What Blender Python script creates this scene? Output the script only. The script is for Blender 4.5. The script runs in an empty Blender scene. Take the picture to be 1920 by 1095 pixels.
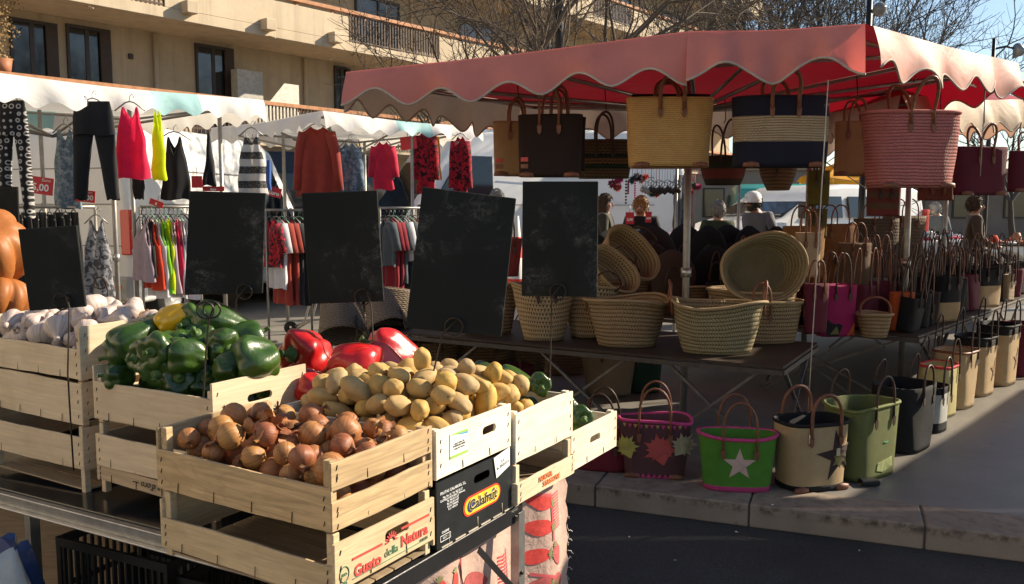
import bpy, math, random
from mathutils import Vector, Matrix, Euler, noise
S = bpy.context.scene; COL = S.collection
PI = math.pi; R = math.radians
CZ = 1.48; F = 1600.0; PT = R(5.62); CP, SP = math.cos(PT), math.sin(PT)
def ray(px, py):
    a, b = (px-960)/F, (547.5-py)/F
    return Vector((a, CP+b*SP, -SP+b*CP))
def P(px, py, D):
    d = ray(px, py); return Vector((0, 0, CZ))+d*(D/d.y)
def G(px, py, z=0.0):
    d = ray(px, py); return Vector((0, 0, CZ))+d*((z-CZ)/d.z)
def SZ(n, D): return n*D/F
# ---------------------------------------------------------------- mesh builder
class MB:
    def __init__(s): s.v = []; s.f = []; s.m = []; s.sm = []; s.uv = []
    def add(s, vs, fs, mi=0, sm=False, uvs=None):
        b = len(s.v); s.v += [tuple(v) for v in vs]
        for k, f in enumerate(fs):
            s.f.append(tuple(b+i for i in f)); s.m.append(mi); s.sm.append(sm)
            s.uv.append(uvs[k] if uvs else None)
        return s
    def box(s, x0, x1, y0, y1, z0, z1, mi=0):
        return s.add([(x0,y0,z0),(x1,y0,z0),(x1,y1,z0),(x0,y1,z0),(x0,y0,z1),(x1,y0,z1),(x1,y1,z1),(x0,y1,z1)],
            [(0,3,2,1),(4,5,6,7),(0,1,5,4),(1,2,6,5),(2,3,7,6),(3,0,4,7)], mi)
    def bar(s, a, b, w, h, up=(0,0,1), mi=0):
        a, b = Vector(a), Vector(b); d = (b-a).normalized(); u = Vector(up)
        sd = d.cross(u)
        if sd.length < 1e-4: sd = d.cross(Vector((1,0,0)))
        sd.normalize(); u = sd.cross(d).normalized(); sd *= w/2; u = u*(h/2)
        vs = [a-sd-u, a+sd-u, a+sd+u, a-sd+u, b-sd-u, b+sd-u, b+sd+u, b-sd+u]
        return s.add(vs, [(0,1,2,3),(7,6,5,4),(0,4,5,1),(1,5,6,2),(2,6,7,3),(3,7,4,0)], mi)
    def tube(s, pts, r, n=8, mi=0, cap=True, sq=1.0, closed=False):
        pts = [Vector(p) for p in pts]; N = len(pts)
        rs = r if isinstance(r, (list, tuple)) else [r]*N
        t0 = (pts[1]-pts[0]).normalized(); u = t0.orthogonal().normalized()
        if sq != 1.0:
            z = Vector((0,1,0)); u = (z - t0*z.dot(t0)); u = u.normalized() if u.length > .1 else t0.orthogonal().normalized()
        vs = []
        for i, p in enumerate(pts):
            if closed: t = pts[(i+1)%N]-pts[i-1]
            else: t = pts[min(i+1, N-1)]-pts[max(i-1, 0)]
            t = t.normalized() if t.length > 1e-9 else t0
            u = (u-t*u.dot(t)); u = u.normalized() if u.length > 1e-6 else t.orthogonal().normalized()
            w = t.cross(u)
            for k in range(n):
                a = 2*PI*k/n; vs.append(p+(u*math.cos(a)*sq+w*math.sin(a))*rs[i])
        fs = []
        for i in range(N if closed else N-1):
            j = (i+1) % N
            for k in range(n):
                l = (k+1) % n; fs.append((i*n+k, i*n+l, j*n+l, j*n+k))
        if cap and not closed: fs.append(tuple(range(n-1,-1,-1))); fs.append(tuple((N-1)*n+k for k in range(n)))
        return s.add(vs, fs, mi, True)
    def loft(s, secs, mi=0, sm=True, capa=False, capb=False, closed=True, us=None, vs_=None, mrow=None):
        n = len(secs[0]); N = len(secs); vs = [p for sec in secs for p in sec]; fs = []; uv = []; ms = []
        m = n if closed else n-1
        for i in range(N-1):
            for k in range(m):
                l = (k+1) % n; fs.append((i*n+k, i*n+l, (i+1)*n+l, (i+1)*n+k)); ms.append(mrow[i] if mrow else mi)
                if us: uv.append(((us[k], vs_[i]), (us[k+1], vs_[i]), (us[k+1], vs_[i+1]), (us[k], vs_[i+1])))
        b = len(s.f); s.add(vs, fs, mi, sm, uv if us else None)
        for q, mm in enumerate(ms): s.m[b+q] = mm
        o = len(s.v)-len(vs)
        if capa: s.f.append(tuple(o+k for k in range(n-1,-1,-1))); s.m.append(mrow[0] if mrow else mi); s.sm.append(False); s.uv.append(None)
        if capb: s.f.append(tuple(o+(N-1)*n+k for k in range(n))); s.m.append(mrow[-1] if mrow else mi); s.sm.append(False); s.uv.append(None)
        return s
    def lathe(s, prof, n=20, mi=0, c=(0,0,0), sm=True):
        secs = [[(c[0]+r*math.cos(2*PI*k/n), c[1]+r*math.sin(2*PI*k/n), c[2]+z) for k in range(n)] for r, z in prof]
        return s.loft(secs, mi, sm)
    def poly(s, pts, th, mi=0):            # flat outline in local xz, front at y=0 facing -y, thickness th to +y
        n = len(pts); vs = [(x,0,z) for x, z in pts]+[(x,th,z) for x, z in pts]
        fs = [tuple(range(n)), tuple(range(2*n-1, n-1, -1))]+[(i,n+i,n+(i+1)%n,(i+1)%n) for i in range(n)]
        return s.add(vs, fs, mi)
    def xf(s, M):
        s.v = [tuple(M @ Vector(v)) for v in s.v]; return s
    def join(s, o):
        b = len(s.v); s.v += o.v; s.f += [tuple(b+i for i in f) for f in o.f]; s.m += o.m; s.sm += o.sm; s.uv += o.uv; return s
    def mesh(s, name, mats):
        me = bpy.data.meshes.new(name); me.from_pydata(s.v, [], s.f)
        for m in (mats if isinstance(mats, (list, tuple)) else [mats]): me.materials.append(m)
        me.polygons.foreach_set('material_index', s.m); me.polygons.foreach_set('use_smooth', s.sm)
        if any(u is not None for u in s.uv):
            L = me.uv_layers.new(name='UVMap').data
            for p, u in zip(me.polygons, s.uv):
                if u:
                    for li, q in zip(p.loop_indices, u): L[li].uv = q
        me.update(); return me
    def build(s, name, mats, parent=None, loc=None, bevel=0, flip=False, subs=0):
        o = bpy.data.objects.new(name, s.mesh(name, mats)); COL.objects.link(o)
        if parent: o.parent = parent
        if loc is not None: o.location = loc
        if bevel:
            b = o.modifiers.new('bevel', 'BEVEL'); b.width = bevel; b.segments = 2 if bevel > .01 else 1; b.limit_method = 'ANGLE'; b.angle_limit = R(40)
        if subs:
            b = o.modifiers.new('sub', 'SUBSURF'); b.levels = subs; b.render_levels = subs
        return o
    def wbuild(s, name, mats, root, **k):   # vertices given in world space, root unrotated
        l = root.location; s.v = [(v[0]-l[0], v[1]-l[1], v[2]-l[2]) for v in s.v]
        return s.build(name, mats, root, **k)
def tag(o, label=None, cat=None, group=None, kind=None):
    if label: o['label'] = label
    if cat: o['category'] = cat
    if group: o['group'] = group
    if kind: o['kind'] = kind
    return o
def thing(name, label, cat, loc=(0,0,0), rz=0, group=None):
    o = bpy.data.objects.new(name, None); COL.objects.link(o); o.location = loc; o.rotation_euler = (0,0,rz)
    o.empty_display_size = .1
    return tag(o, label, cat, group)
def dup(o, loc=None, rot=None, parent=None, label=None, scale=None):
    c = o.copy(); COL.objects.link(c)
    if parent: c.parent = parent
    if loc is not None: c.location = loc
    if rot is not None: c.rotation_euler = rot
    if scale is not None: c.scale = scale
    if label: c['label'] = label
    for ch in [x for x in o.children]: dup(ch, parent=c)
    return c
_tc = {}
def text(txt, size, mat, parent, M, name='lettering', ext=.0006, align='CENTER', bold=0, shear=0, sx=1):
    cu = bpy.data.curves.new('txt', 'FONT'); cu.body = txt; cu.size = size; cu.align_x = align; cu.align_y = 'CENTER'; cu.extrude = ext
    cu.offset = bold; cu.shear = shear; cu.resolution_u = 2
    to = bpy.data.objects.new('txt', cu); COL.objects.link(to)
    bpy.context.view_layer.update()
    me = bpy.data.meshes.new_from_object(to.evaluated_get(bpy.context.evaluated_depsgraph_get()))
    bpy.data.objects.remove(to); bpy.data.curves.remove(cu)
    me.transform(M @ Matrix.Diagonal((sx,1,1,1))); me.materials.clear(); me.materials.append(mat); me.name = name
    o = bpy.data.objects.new(name, me); COL.objects.link(o); o.parent = parent; return o
def TXE(x, y, z, roll=0):   # text on a face looking to -y
    return Matrix.Translation((x,y,z)) @ Matrix.Rotation(PI/2,4,'X') @ Matrix.Rotation(roll,4,'Z')
# ---------------------------------------------------------------- materials
def c3(h):
    if isinstance(h, str):
        h = h.lstrip('#'); v = [int(h[i:i+2],16)/255 for i in (0,2,4)]
        return tuple(x/12.92 if x <= .04045 else ((x+.055)/1.055)**2.4 for x in v)
    return tuple(h)
class NT:
    def __init__(s, name):
        s.mat = bpy.data.materials.new(name); s.mat.use_nodes = True; s.n = s.mat.node_tree.nodes; s.l = s.mat.node_tree.links
        s.b = s.n['Principled BSDF']; s.out = s.n['Material Output']
    def node(s, t, **k):
        x = s.n.new(t)
        for a, v in k.items():
            if a in x.inputs.keys(): x.inputs[a].default_value = v
            else: setattr(x, a, v)
        return x
    def ln(s, a, b): s.l.new(a, b)
    def tc(s, w='Object', scale=(1,1,1)):
        t = s.node('ShaderNodeTexCoord'); m = s.node('ShaderNodeMapping'); m.inputs['Scale'].default_value = scale
        s.ln(t.outputs[w], m.inputs['Vector']); return m.outputs['Vector']
    def noise(s, vec, scale, detail=4, rough=.6, dist=0):
        x = s.node('ShaderNodeTexNoise'); x.inputs['Scale'].default_value = scale; x.inputs['Detail'].default_value = detail
        x.inputs['Roughness'].default_value = rough; x.inputs['Distortion'].default_value = dist
        s.ln(vec, x.inputs['Vector']); return x.outputs['Fac']
    def vor(s, vec, scale, feat='F1', rnd=1.0):
        x = s.node('ShaderNodeTexVoronoi'); x.feature = feat; x.inputs['Scale'].default_value = scale; x.inputs['Randomness'].default_value = rnd
        s.ln(vec, x.inputs['Vector']); return x
    def ramp(s, fac, stops):
        x = s.node('ShaderNodeValToRGB'); e = x.color_ramp.elements
        while len(e) < len(stops): e.new(.5)
        for q, (p, c) in zip(e, stops):
            q.position = p; q.color = (*c3(c), 1) if not isinstance(c, (int, float)) else (c, c, c, 1)
        s.ln(fac, x.inputs['Fac']); return x.outputs['Color']
    def mix(s, fac, a, b, mode='MIX'):
        x = s.node('ShaderNodeMixRGB'); x.blend_type = mode
        for i, v in ((0, fac), (1, a), (2, b)):
            if isinstance(v, (int, float)): x.inputs[i].default_value = v if i == 0 else (v, v, v, 1)
            elif isinstance(v, (tuple, str)): x.inputs[i].default_value = (*c3(v), 1)
            else: s.ln(v, x.inputs[i])
        return x.outputs['Color']
    def math(s, op, a, b=0.0, c=None):
        x = s.node('ShaderNodeMath'); x.operation = op
        for i, v in enumerate((a, b, c)):
            if v is None: continue
            if isinstance(v, (int, float)): x.inputs[i].default_value = v
            else: s.ln(v, x.inputs[i])
        return x.outputs[0]
    def bump(s, h, st=.3, d=.01, normal=None):
        x = s.node('ShaderNodeBump'); x.inputs['Strength'].default_value = st; x.inputs['Distance'].default_value = d
        s.ln(h, x.inputs['Height'])
        if normal is not None: s.ln(normal, x.inputs['Normal'])
        s.ln(x.outputs['Normal'], s.b.inputs['Normal']); return x.outputs['Normal']
    def col(s, c):
        if isinstance(c, (tuple, str)): s.b.inputs['Base Color'].default_value = (*c3(c), 1)
        else: s.ln(c, s.b.inputs['Base Color'])
    def set(s, rough=None, spec=None, metal=None, coat=None, sheen=None):
        for k, v in (('Roughness', rough), ('Specular IOR Level', spec), ('Metallic', metal), ('Coat Weight', coat), ('Sheen Weight', sheen)):
            if v is not None: s.b.inputs[k].default_value = v
    def translucent(s, c, f):
        t = s.node('ShaderNodeBsdfTranslucent'); m = s.node('ShaderNodeMixShader'); m.inputs[0].default_value = f
        if isinstance(c, (tuple, str)): t.inputs['Color'].default_value = (*c3(c), 1)
        else: s.ln(c, t.inputs['Color'])
        s.ln(s.b.outputs[0], m.inputs[1]); s.ln(t.outputs[0], m.inputs[2]); s.ln(m.outputs[0], s.out.inputs['Surface'])
def sc(c, k): return tuple(min(1, x*k) for x in c3(c))
MATS = {}
def mat(name, c, rough=.6, var=.25, scale=8, bump=.15, bs=60, spec=.4, metal=0, transl=0, tcol=None, coat=0, sheen=0, rnd=0):
    if name in MATS: return MATS[name]
    t = NT(name); v = t.tc(); n = t.noise(v, scale, 6)
    col = t.ramp(n, [(.25, sc(c, 1-var)), (.75, sc(c, 1+var))])
    if rnd:
        oi = t.node('ShaderNodeObjectInfo'); h = t.node('ShaderNodeHueSaturation')
        t.ln(t.math('MULTIPLY_ADD', oi.outputs['Random'], rnd, 1-rnd/2), h.inputs['Value']); t.ln(col, h.inputs['Color']); col = h.outputs['Color']
        t.ln(t.math('MULTIPLY_ADD', oi.outputs['Random'], rnd*.05, .5-rnd*.025), h.inputs['Hue'])
    t.col(col); t.set(rough, spec, metal, coat, sheen)
    if bump: t.bump(t.noise(v, bs, 4), bump, .004)
    if transl: t.translucent(tcol if tcol else col, transl)
    MATS[name] = t.mat; return t.mat
def m_wood(name, c, axis, contrast=.35, dark=.5):
    t = NT(name); k = 3.0; sc3 = [55,55,55]; sc3[axis] = k
    oi = t.node('ShaderNodeObjectInfo'); tcn = t.node('ShaderNodeTexCoord'); add = t.node('ShaderNodeVectorMath'); add.operation = 'ADD'
    cb = t.node('ShaderNodeCombineXYZ')
    for i in range(3): t.ln(t.math('MULTIPLY', oi.outputs['Random'], 7.0+i*3), cb.inputs[i])
    t.ln(tcn.outputs['Object'], add.inputs[0]); t.ln(cb.outputs[0], add.inputs[1])
    mp = t.node('ShaderNodeMapping'); mp.inputs['Scale'].default_value = sc3; t.ln(add.outputs[0], mp.inputs['Vector'])
    g = t.noise(mp.outputs[0], 1.0, 5, .6, 1.2)
    s2 = [9,9,9]; s2[axis] = .9
    mp2 = t.node('ShaderNodeMapping'); mp2.inputs['Scale'].default_value = s2; t.ln(add.outputs[0], mp2.inputs['Vector'])
    g2 = t.noise(mp2.outputs[0], 1.0, 3, .5, 2.5)
    w = t.math('FRACT', t.math('MULTIPLY', g2, 6.0)); w = t.math('ABSOLUTE', t.math('SUBTRACT', w, .5))
    col = t.ramp(g, [(.3, sc(c, 1-contrast)), (.65, sc(c, 1.08))])
    col = t.mix(t.math('MULTIPLY', t.ramp(w, [(.0, .55), (.18, 0.0)]), dark), col, sc(c, .62))
    blot = t.noise(add.outputs[0], 6, 5, .6); col = t.mix(t.math('MULTIPLY', t.ramp(blot, [(.5, 0.0), (.75, .55)]), .7), col, tuple(a*b for a, b in zip(c3(c), (.62,.52,.42))))
    h = t.node('ShaderNodeHueSaturation'); t.ln(t.math('MULTIPLY_ADD', oi.outputs['Random'], .22, .88), h.inputs['Value']); t.ln(col, h.inputs['Color'])
    t.col(h.outputs['Color']); t.set(.65, .3); t.bump(g, .25, .002); return t.mat
def m_weave(name, c, c2, kind='braid', rh=.024, lw=.014, bump=.9, bands=None, rough=.75):
    """basketry laid out on UV in metres: u round the wall, v up it; bands = [(v, colour)...] dyed courses"""
    t = NT(name); tc = t.node('ShaderNodeTexCoord'); sp = t.node('ShaderNodeSeparateXYZ'); t.ln(tc.outputs['UV'], sp.inputs[0])
    wob = t.noise(t.tc('Object'), 5, 2)
    u = t.math('ADD', sp.outputs[0], t.math('MULTIPLY', wob, .02)); v = t.math('ADD', sp.outputs[1], t.math('MULTIPLY', wob, .018))
    q = t.math('DIVIDE', v, rh); fr = t.math('FRACT', q); row = t.math('FLOOR', q)
    par = t.math('MULTIPLY_ADD', t.math('MODULO', row, 2.0), 2.0, -1.0)
    uu = t.math('DIVIDE', u, lw)
    if kind == 'braid':
        s = t.math('SINE', t.math('MULTIPLY', t.math('ADD', uu, t.math('MULTIPLY', par, t.math('MULTIPLY', fr, .9))), 2*PI))
        h = t.math('MULTIPLY', t.math('MULTIPLY_ADD', s, .35, .65), t.math('SINE', t.math('MULTIPLY', fr, PI)))
    elif kind == 'holes':
        s = t.math('FRACT', t.math('ADD', uu, t.math('MULTIPLY', par, .25)))
        tri = t.math('ABSOLUTE', t.math('SUBTRACT', s, .5))
        hole = t.math('LESS_THAN', tri, t.math('MULTIPLY', t.math('SUBTRACT', fr, .42), .62))  # no real opening: the dark inside is painted on the wall
        h = t.math('MULTIPLY', t.math('SUBTRACT', 1.0, hole), t.math('MULTIPLY_ADD', t.math('SINE', t.math('MULTIPLY', fr, PI)), .6, .4))
    elif kind == 'fine':
        s = t.math('SINE', t.math('MULTIPLY', uu, 2*PI)); s2 = t.math('SINE', t.math('MULTIPLY', q, 2*PI))
        h = t.math('MULTIPLY_ADD', t.math('MULTIPLY', s, s2), .5, .5)
    else:   # crochet rows
        s = t.math('ABSOLUTE', t.math('SINE', t.math('MULTIPLY', t.math('ADD', uu, t.math('MULTIPLY', par, .25)), PI)))
        h = t.math('MULTIPLY', t.math('MULTIPLY_ADD', s, .5, .5), t.math('POWER', t.math('SINE', t.math('MULTIPLY', fr, PI)), .5))
    base = c3(c); dk = c3(c2)
    if bands:
        vv = t.math('MULTIPLY', sp.outputs[1], 1.0); rp = t.node('ShaderNodeValToRGB'); rp.color_ramp.interpolation = 'CONSTANT'; e = rp.color_ramp.elements
        while len(e) < len(bands): e.new(.5)
        for x, (p, cc) in zip(e, bands): x.position = p; x.color = (*c3(cc), 1)
        t.ln(t.math('ADD', vv, t.math('MULTIPLY', s if kind != 'holes' else wob, .003)), rp.inputs['Fac']); bc = rp.outputs['Color']
        bd = t.mix(1.0, bc, .35, 'MULTIPLY')
    else: bc, bd = base, dk
    n = t.noise(t.tc('Object'), 14, 6)
    col = t.mix(t.ramp(h, [(.05, 0.0), (.55, 1.0)]), bd, bc)
    fib = t.noise(t.tc('Object', (30,30,260)), 1, 3)
    col = t.mix(t.math('MULTIPLY', fib, .35), col, t.mix(1.0, col, .55, 'MULTIPLY'))
    col = t.mix(t.math('MULTIPLY', t.ramp(n, [(.4, 0.0), (.7, 1.0)]), .35), col, t.mix(1.0, col, (.75,.62,.5), 'MULTIPLY'))
    t.col(col); t.set(rough, .25); t.bump(h, bump, .006); return t.mat
# shared
M_STEEL = mat('galvanised_steel', (.42,.42,.41), .38, .2, 30, .05, metal=.85)
M_ALU = mat('dull_aluminium', (.30,.285,.265), .45, .2, 20, .05, metal=.6)
M_IRON = mat('dark_wire', (.045,.035,.03), .5, .4, 60, .1, metal=.6)
M_BLACKPL = mat('black_plastic', (.012,.012,.013), .4, .3, 20, .05)
M_LEATHER = mat('tan_leather', (.17,.062,.03), .5, .35, 30, .2)
M_LEATHERD = mat('dark_leather', (.05,.024,.015), .5, .35, 30, .2)
M_WHITEP = mat('white_van_paint', (.74,.74,.72), .28, .06, 3, 0, coat=.4)
M_GLASS = mat('dark_glass', (.012,.015,.018), .06, .2, 2, 0, spec=.8)
M_RUBBER = mat('rubber', (.015,.015,.015), .8, .2)
M_INK = mat('black_ink', (.03,.03,.028), .7, .2)
M_RED_SIGN = mat('red_card', (.55,.035,.045), .5, .1)
M_WHITE = mat('white_card', (.78,.78,.76), .6, .06)
M_REDL = mat('red_lens', (.55,.01,.012), .15, .15, coat=.6)
M_ORANGEL = mat('orange_lens', (.75,.2,.02), .15, .15, coat=.6)
# ================================================================ camera, light
cam = bpy.data.cameras.new('camera'); cam.lens = 30; cam.sensor_width = 36; cam.clip_end = 600; cam.clip_start = .05
co = bpy.data.objects.new('camera', cam); COL.objects.link(co); co.location = (0,0,CZ); co.rotation_euler = (PI/2-PT, 0, 0); S.camera = co
SUN_AZ = R(71); SUN_EL = R(30)      # azimuth clockwise from +Y
sd = Vector((math.sin(SUN_AZ)*math.cos(SUN_EL), math.cos(SUN_AZ)*math.cos(SUN_EL), math.sin(SUN_EL)))
lt = bpy.data.lights.new('sun', 'SUN'); lt.energy = 5.0; lt.angle = R(.6); lt.color = (1.0, .86, .66)
lo = bpy.data.objects.new('sun', lt); COL.objects.link(lo); lo.rotation_euler = sd.to_track_quat('Z', 'Y').to_euler()
w = bpy.data.worlds.new('World'); S.world = w; w.use_nodes = True; wn = w.node_tree
sky = wn.nodes.new('ShaderNodeTexSky'); sky.sky_type = 'NISHITA'; sky.sun_disc = False; sky.sun_elevation = SUN_EL; sky.sun_rotation = SUN_AZ
sky.air_density = 1.0; sky.dust_density = .25; sky.ozone_density = 1.0
bgn = wn.nodes['Background']; hs = wn.nodes.new('ShaderNodeHueSaturation'); hs.inputs['Saturation'].default_value = 1.0; wn.links.new(sky.outputs[0], hs.inputs['Color']); wn.links.new(hs.outputs[0], bgn.inputs[0]); bgn.inputs[1].default_value = .075
S.view_settings.view_transform = 'Standard'; S.view_settings.look = 'None'; S.view_settings.exposure = 1.0; S.view_settings.gamma = 1
S.cycles.max_bounces = 6; S.cycles.transparent_max_bounces = 4; S.cycles.sample_clamp_indirect = 6
# ================================================================ ground
RZ = -.12                                        # road level below the pavement
t = NT('asphalt'); v = t.tc()
col = t.ramp(t.noise(v, .7, 8, .65), [(.3, (.036,.0345,.032)), (.7, (.054,.052,.048))])
sp = t.noise(v, 120, 2); col = t.mix(t.ramp(sp, [(.52, 0.0), (.7, .5)]), col, (.12,.115,.105)); col = t.mix(t.ramp(t.noise(v,.9,6,.6), [(.5, 0.0), (.56, .45)]), col, (.024,.023,.022)); col = t.mix(t.ramp(t.noise(v,14,6,.7), [(.62, 0.0), (.7, .6)]), col, (.016,.015,.015))
t.col(col); t.set(.75, .35); t.bump(t.noise(v, 220, 3), .5, .006); M_ASPH = t.mat
t = NT('pavement_concrete'); v = t.tc()
col = t.ramp(t.noise(v, 1.3, 8, .65), [(.3, (.140,.130,.116)), (.7, (.210,.195,.172))])
st = t.vor(v, 2.3); col = t.mix(t.ramp(t.noise(v, 9, 4), [(.62, 0.0), (.75, .5)]), col, (.06,.056,.05))
gum = t.vor(v, 5); col = t.mix(t.ramp(gum.outputs['Distance'], [(.05, .6), (.075, 0.0)]), col, (.05,.048,.045))
t.col(col); t.set(.5, .45); t.bump(t.noise(v, 130, 4), .25, .003); M_PAVE = t.mat
t = NT('kerb_stone'); v = t.tc()
col = t.ramp(t.noise(v, 3, 8, .65), [(.3, (.215,.165,.125)), (.7, (.31,.245,.19))])
geo = t.node('ShaderNodeNewGeometry'); sz = t.node('ShaderNodeSeparateXYZ'); t.ln(geo.outputs['Position'], sz.inputs[0])
edge = t.ramp(t.math('ABSOLUTE', t.math('ADD', sz.outputs[2], .022)), [(.0, 1.0), (.035, 0.0)])
dirt = t.ramp(t.noise(v, 11, 7, .7), [(.47, 0.0), (.58, 1.0)])
col = t.mix(t.math('MULTIPLY', t.math('MULTIPLY', edge, dirt), .85), col, (.05,.035,.024))
col = t.mix(t.math('MULTIPLY', t.ramp(t.noise(v, 24, 5), [(.6, 0.0), (.72, 1.0)]), .4), col, (.08,.065,.05))
t.col(col); t.set(.75, .3); t.bump(t.noise(v, 90, 5), .35, .004); M_KERB = t.mat
MB().box(-160,160,-20,260,RZ-.02,RZ).build('road', M_ASPH)['kind'] = 'structure'
K0 = G(1070,905); K1 = G(1735,985); kd = (K1-K0); kd.z = 0; kd.normalize(); kn = Vector((-kd.y, kd.x, 0))   # kn points away from the road
ka = K0-kd*60; kb = K0+kd*40
m = MB(); a, b = ka+kn*.31, kb+kn*.31
fa, fb = a+kn*180, b+kn*180
m.add([(a.x,a.y,-.006),(b.x,b.y,-.006),(fb.x,fb.y,-.006),(fa.x,fa.y,-.006)], [(0,1,2,3)])
o = m.build('pavement', M_PAVE); o['kind'] = 'structure'
j0 = G(1735,985); L = .80
kroot = thing('kerb', 'long pinkish stone kerb edging the pavement in front of the basket stall', 'kerb', (j0.x, j0.y, 0), math.atan2(kd.y, kd.x)); kroot['kind'] = 'structure'
for i in range(-9, 6):
    mb = MB(); x0 = i*L+.004; x1 = (i+1)*L-.004
    mb.box(x0, x1, 0, .31, RZ, 0)
    mb.build('kerb_stone', M_KERB, kroot, bevel=.007)
mb = MB(); mb.box(-9*L, 6*L, .006, .305, RZ, -.008); mb.build('kerb_joint', mat('joint_mortar', (.05,.045,.04)), kroot)
# ================================================================ apartment building
def m_render(name, c):
    t = NT(name); v = t.tc(); col = t.ramp(t.noise(v,.9,7,.65), [(.3, sc(c,.86)), (.7, sc(c,1.08))])
    st = t.noise(t.tc('Object',(2.2,2.2,.14)),1.4,6,.7); col = t.mix(t.math('MULTIPLY', t.ramp(st,[(.48,0.0),(.7,1.0)]), .5), col, tuple(q*.55 for q in c))
    col = t.mix(t.math('MULTIPLY', t.ramp(t.noise(v,5,7,.7),[(.55,0.0),(.72,1.0)]), .25), col, tuple(q*.6 for q in c)); t.col(col); t.set(.88,.2); t.bump(t.noise(v,120,4),.35,.006); return t.mat
M_RENDER = m_render('ochre_render', (.45,.36,.25))
M_RENDER2 = m_render('sandy_parapet_render', (.56,.46,.335))
M_WOODRAIL = mat('orange_timber_rail', (.42,.19,.085), .65, .3, 6)
M_BROWNBAL = mat('brown_baluster', (.075,.045,.03), .6, .3)
M_FRAME = mat('dark_window_frame', (.04,.032,.03), .5, .2)
fx = Vector((.635,.772,0)).normalized(); fy = Vector((-fx.y, fx.x, 0)); fo = P(650, 100, 26); fo.z = 0
bl = thing('apartment_building', 'ochre apartment block with long balconies and brown rails behind the clothes stalls', 'building', fo, math.atan2(fx.y, fx.x))
WY = 1.9
def FW(px, py, y=1.9):
    d = ray(px, py); o0 = Vector((0,0,CZ)); n = fy; tt = ((fo+fy*y)-o0).dot(n)/d.dot(n); p = o0+d*tt
    return (p-fo).dot(fx), p.z
X0, X1 = -18, 30
MB().box(X0, X1, WY, 12, -.1, 15.5).build('wall', M_RENDER, bl)
zf = [3.2, 6.15, 9.1, 12.05]
opens = {0: [(X0, X1)], 1: [(-8.2,-5.7), (.1,3.95), (9,12), (15.5,19)], 2: [(5,9),(13,16)], 3: [(3,7),(12,17)]}
for k, z in enumerate(zf):
    slab = MB().box(X0, X1, .12, WY-.005, z, z+.16); slab.build('balcony_slab', M_RENDER2, bl)
    segs = []; x = X0
    for a_, b_ in opens[k]: segs.append((x, a_)); x = b_
    segs.append((x, X1))
    pb = MB(); rl = MB()
    if k: pb.box(X0, X1, 0, .118, z-.002, z+.26)
    for a_, b_ in segs:
        if b_-a_ > .05: pb.box(a_, b_, .002, .114, z+.262, z+1.0)
    if k: pb.build('parapet', M_RENDER2, bl, bevel=.01)
    rl.box(X0, X1, -.03, .15, z+1.10, z+1.20)
    xx = X0
    while xx < X1: rl.box(xx, xx+.06, .03, .09, z+1.0, z+1.098); xx += 1.25
    rl.build('handrail', M_WOODRAIL, bl)
    for a_, b_ in opens[k]:
        bb = MB(); x = a_+.06
        while x < b_: bb.box(x, x+.035, .03, .065, z+.16 if not k else z+.27, z+1.09); x += .115
        bb.box(a_, b_, .026, .069, z+.30, z+.345)
        bb.build('balustrade', M_BROWNBAL, bl)
def window(px0, py0, px1, py1, zb=None, mull=.45):
    xa, za = FW(px0, py0); xb, zb2 = FW(px1, py0); zt = (za+zb2)/2; zb = FW((px0+px1)/2, py1)[1] if zb is None else zb
    f = MB(); e = .07
    f.box(xa-.06, xb+.06, 1.820, 1.898, zt, zt+.08); f.box(xa-.06, xa, 1.820, 1.898, zb, zt-.001); f.box(xb, xb+.06, 1.820, 1.898, zb, zt-.001)
    xm = xa+(xb-xa)*mull; f.box(xm-.05, xm+.05, 1.840, 1.896, zb, zt-.002); f.box(xa+.001, xb-.001, 1.850, 1.894, zb, zb+.1)
    fr = f.build('window', M_FRAME, bl)
    MB().box(xa, xb, 1.862, 1.890, zb+.002, zt-.003).build('pane', M_GLASS, fr)
    s = MB(); w_ = (xb-xa)*.24; s.box(xb-w_, xb-.004, 1.780, 1.835, zb+.01, zt-.01); s.build('shutter', mat('brown_shutter', (.045,.028,.02), .6), fr)
for q in ((20,45,100,132), (127,57,200,138), (368,92,432,166), (628,130,652,200)): window(*q, zb=3.37)
for k in (1,2,3):
    for x in range(-8, 28, 5):
        z = zf[k]+.17; f = MB()
        f.box(x-.06, x+1.9, 1.820, 1.898, z+2.05, z+2.14); f.box(x-.06, x, 1.820, 1.898, z, z+2.048); f.box(x+1.84, x+1.9, 1.820, 1.898, z, z+2.048); f.box(x+.9, x+.97, 1.830, 1.897, z, z+2.047)
        fr = f.build('window', M_FRAME, bl); MB().box(x+.001, x+1.838, 1.860, 1.890, z+.002, z+2.046).build('pane', M_GLASS, fr)
for x in range(-10, 28, 4):
    f = MB().box(x, x+2.6, 1.8, 1.898, 0, 2.7); f = f.build('shop_front', M_FRAME, bl); q_ = MB(); [q_.box(x+.1, x+1.5, WY-.13, WY-.101, .1+.09*k_, .185+.09*k_) for k_ in range(27)]; q_.build('roller_shutter', mat('grey_shutter',(.16,.16,.16),.5,.3,4,.1), f, bevel=.01); MB().box(x+1.6, x+2.5, WY-.125, WY-.101, .08, 2.5).build('door_glass', M_GLASS, f)
for px in (291, 570):
    x, _ = FW(px, 140); MB().tube([(x,1.820,-.1),(x,1.820,6.1)], .06, 10).build('downpipe', M_RENDER2, bl)
    MB().tube([(x+4.6,1.820,6.3),(x+4.6,1.820,15)], .05, 8).build('downpipe', M_RENDER2, bl)
x, z = FW(244, 106); MB().box(x-.06,x+.06,1.830,1.898,z-.07,z+.07).build('wall_vent', M_FRAME, bl, bevel=.01)
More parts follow.
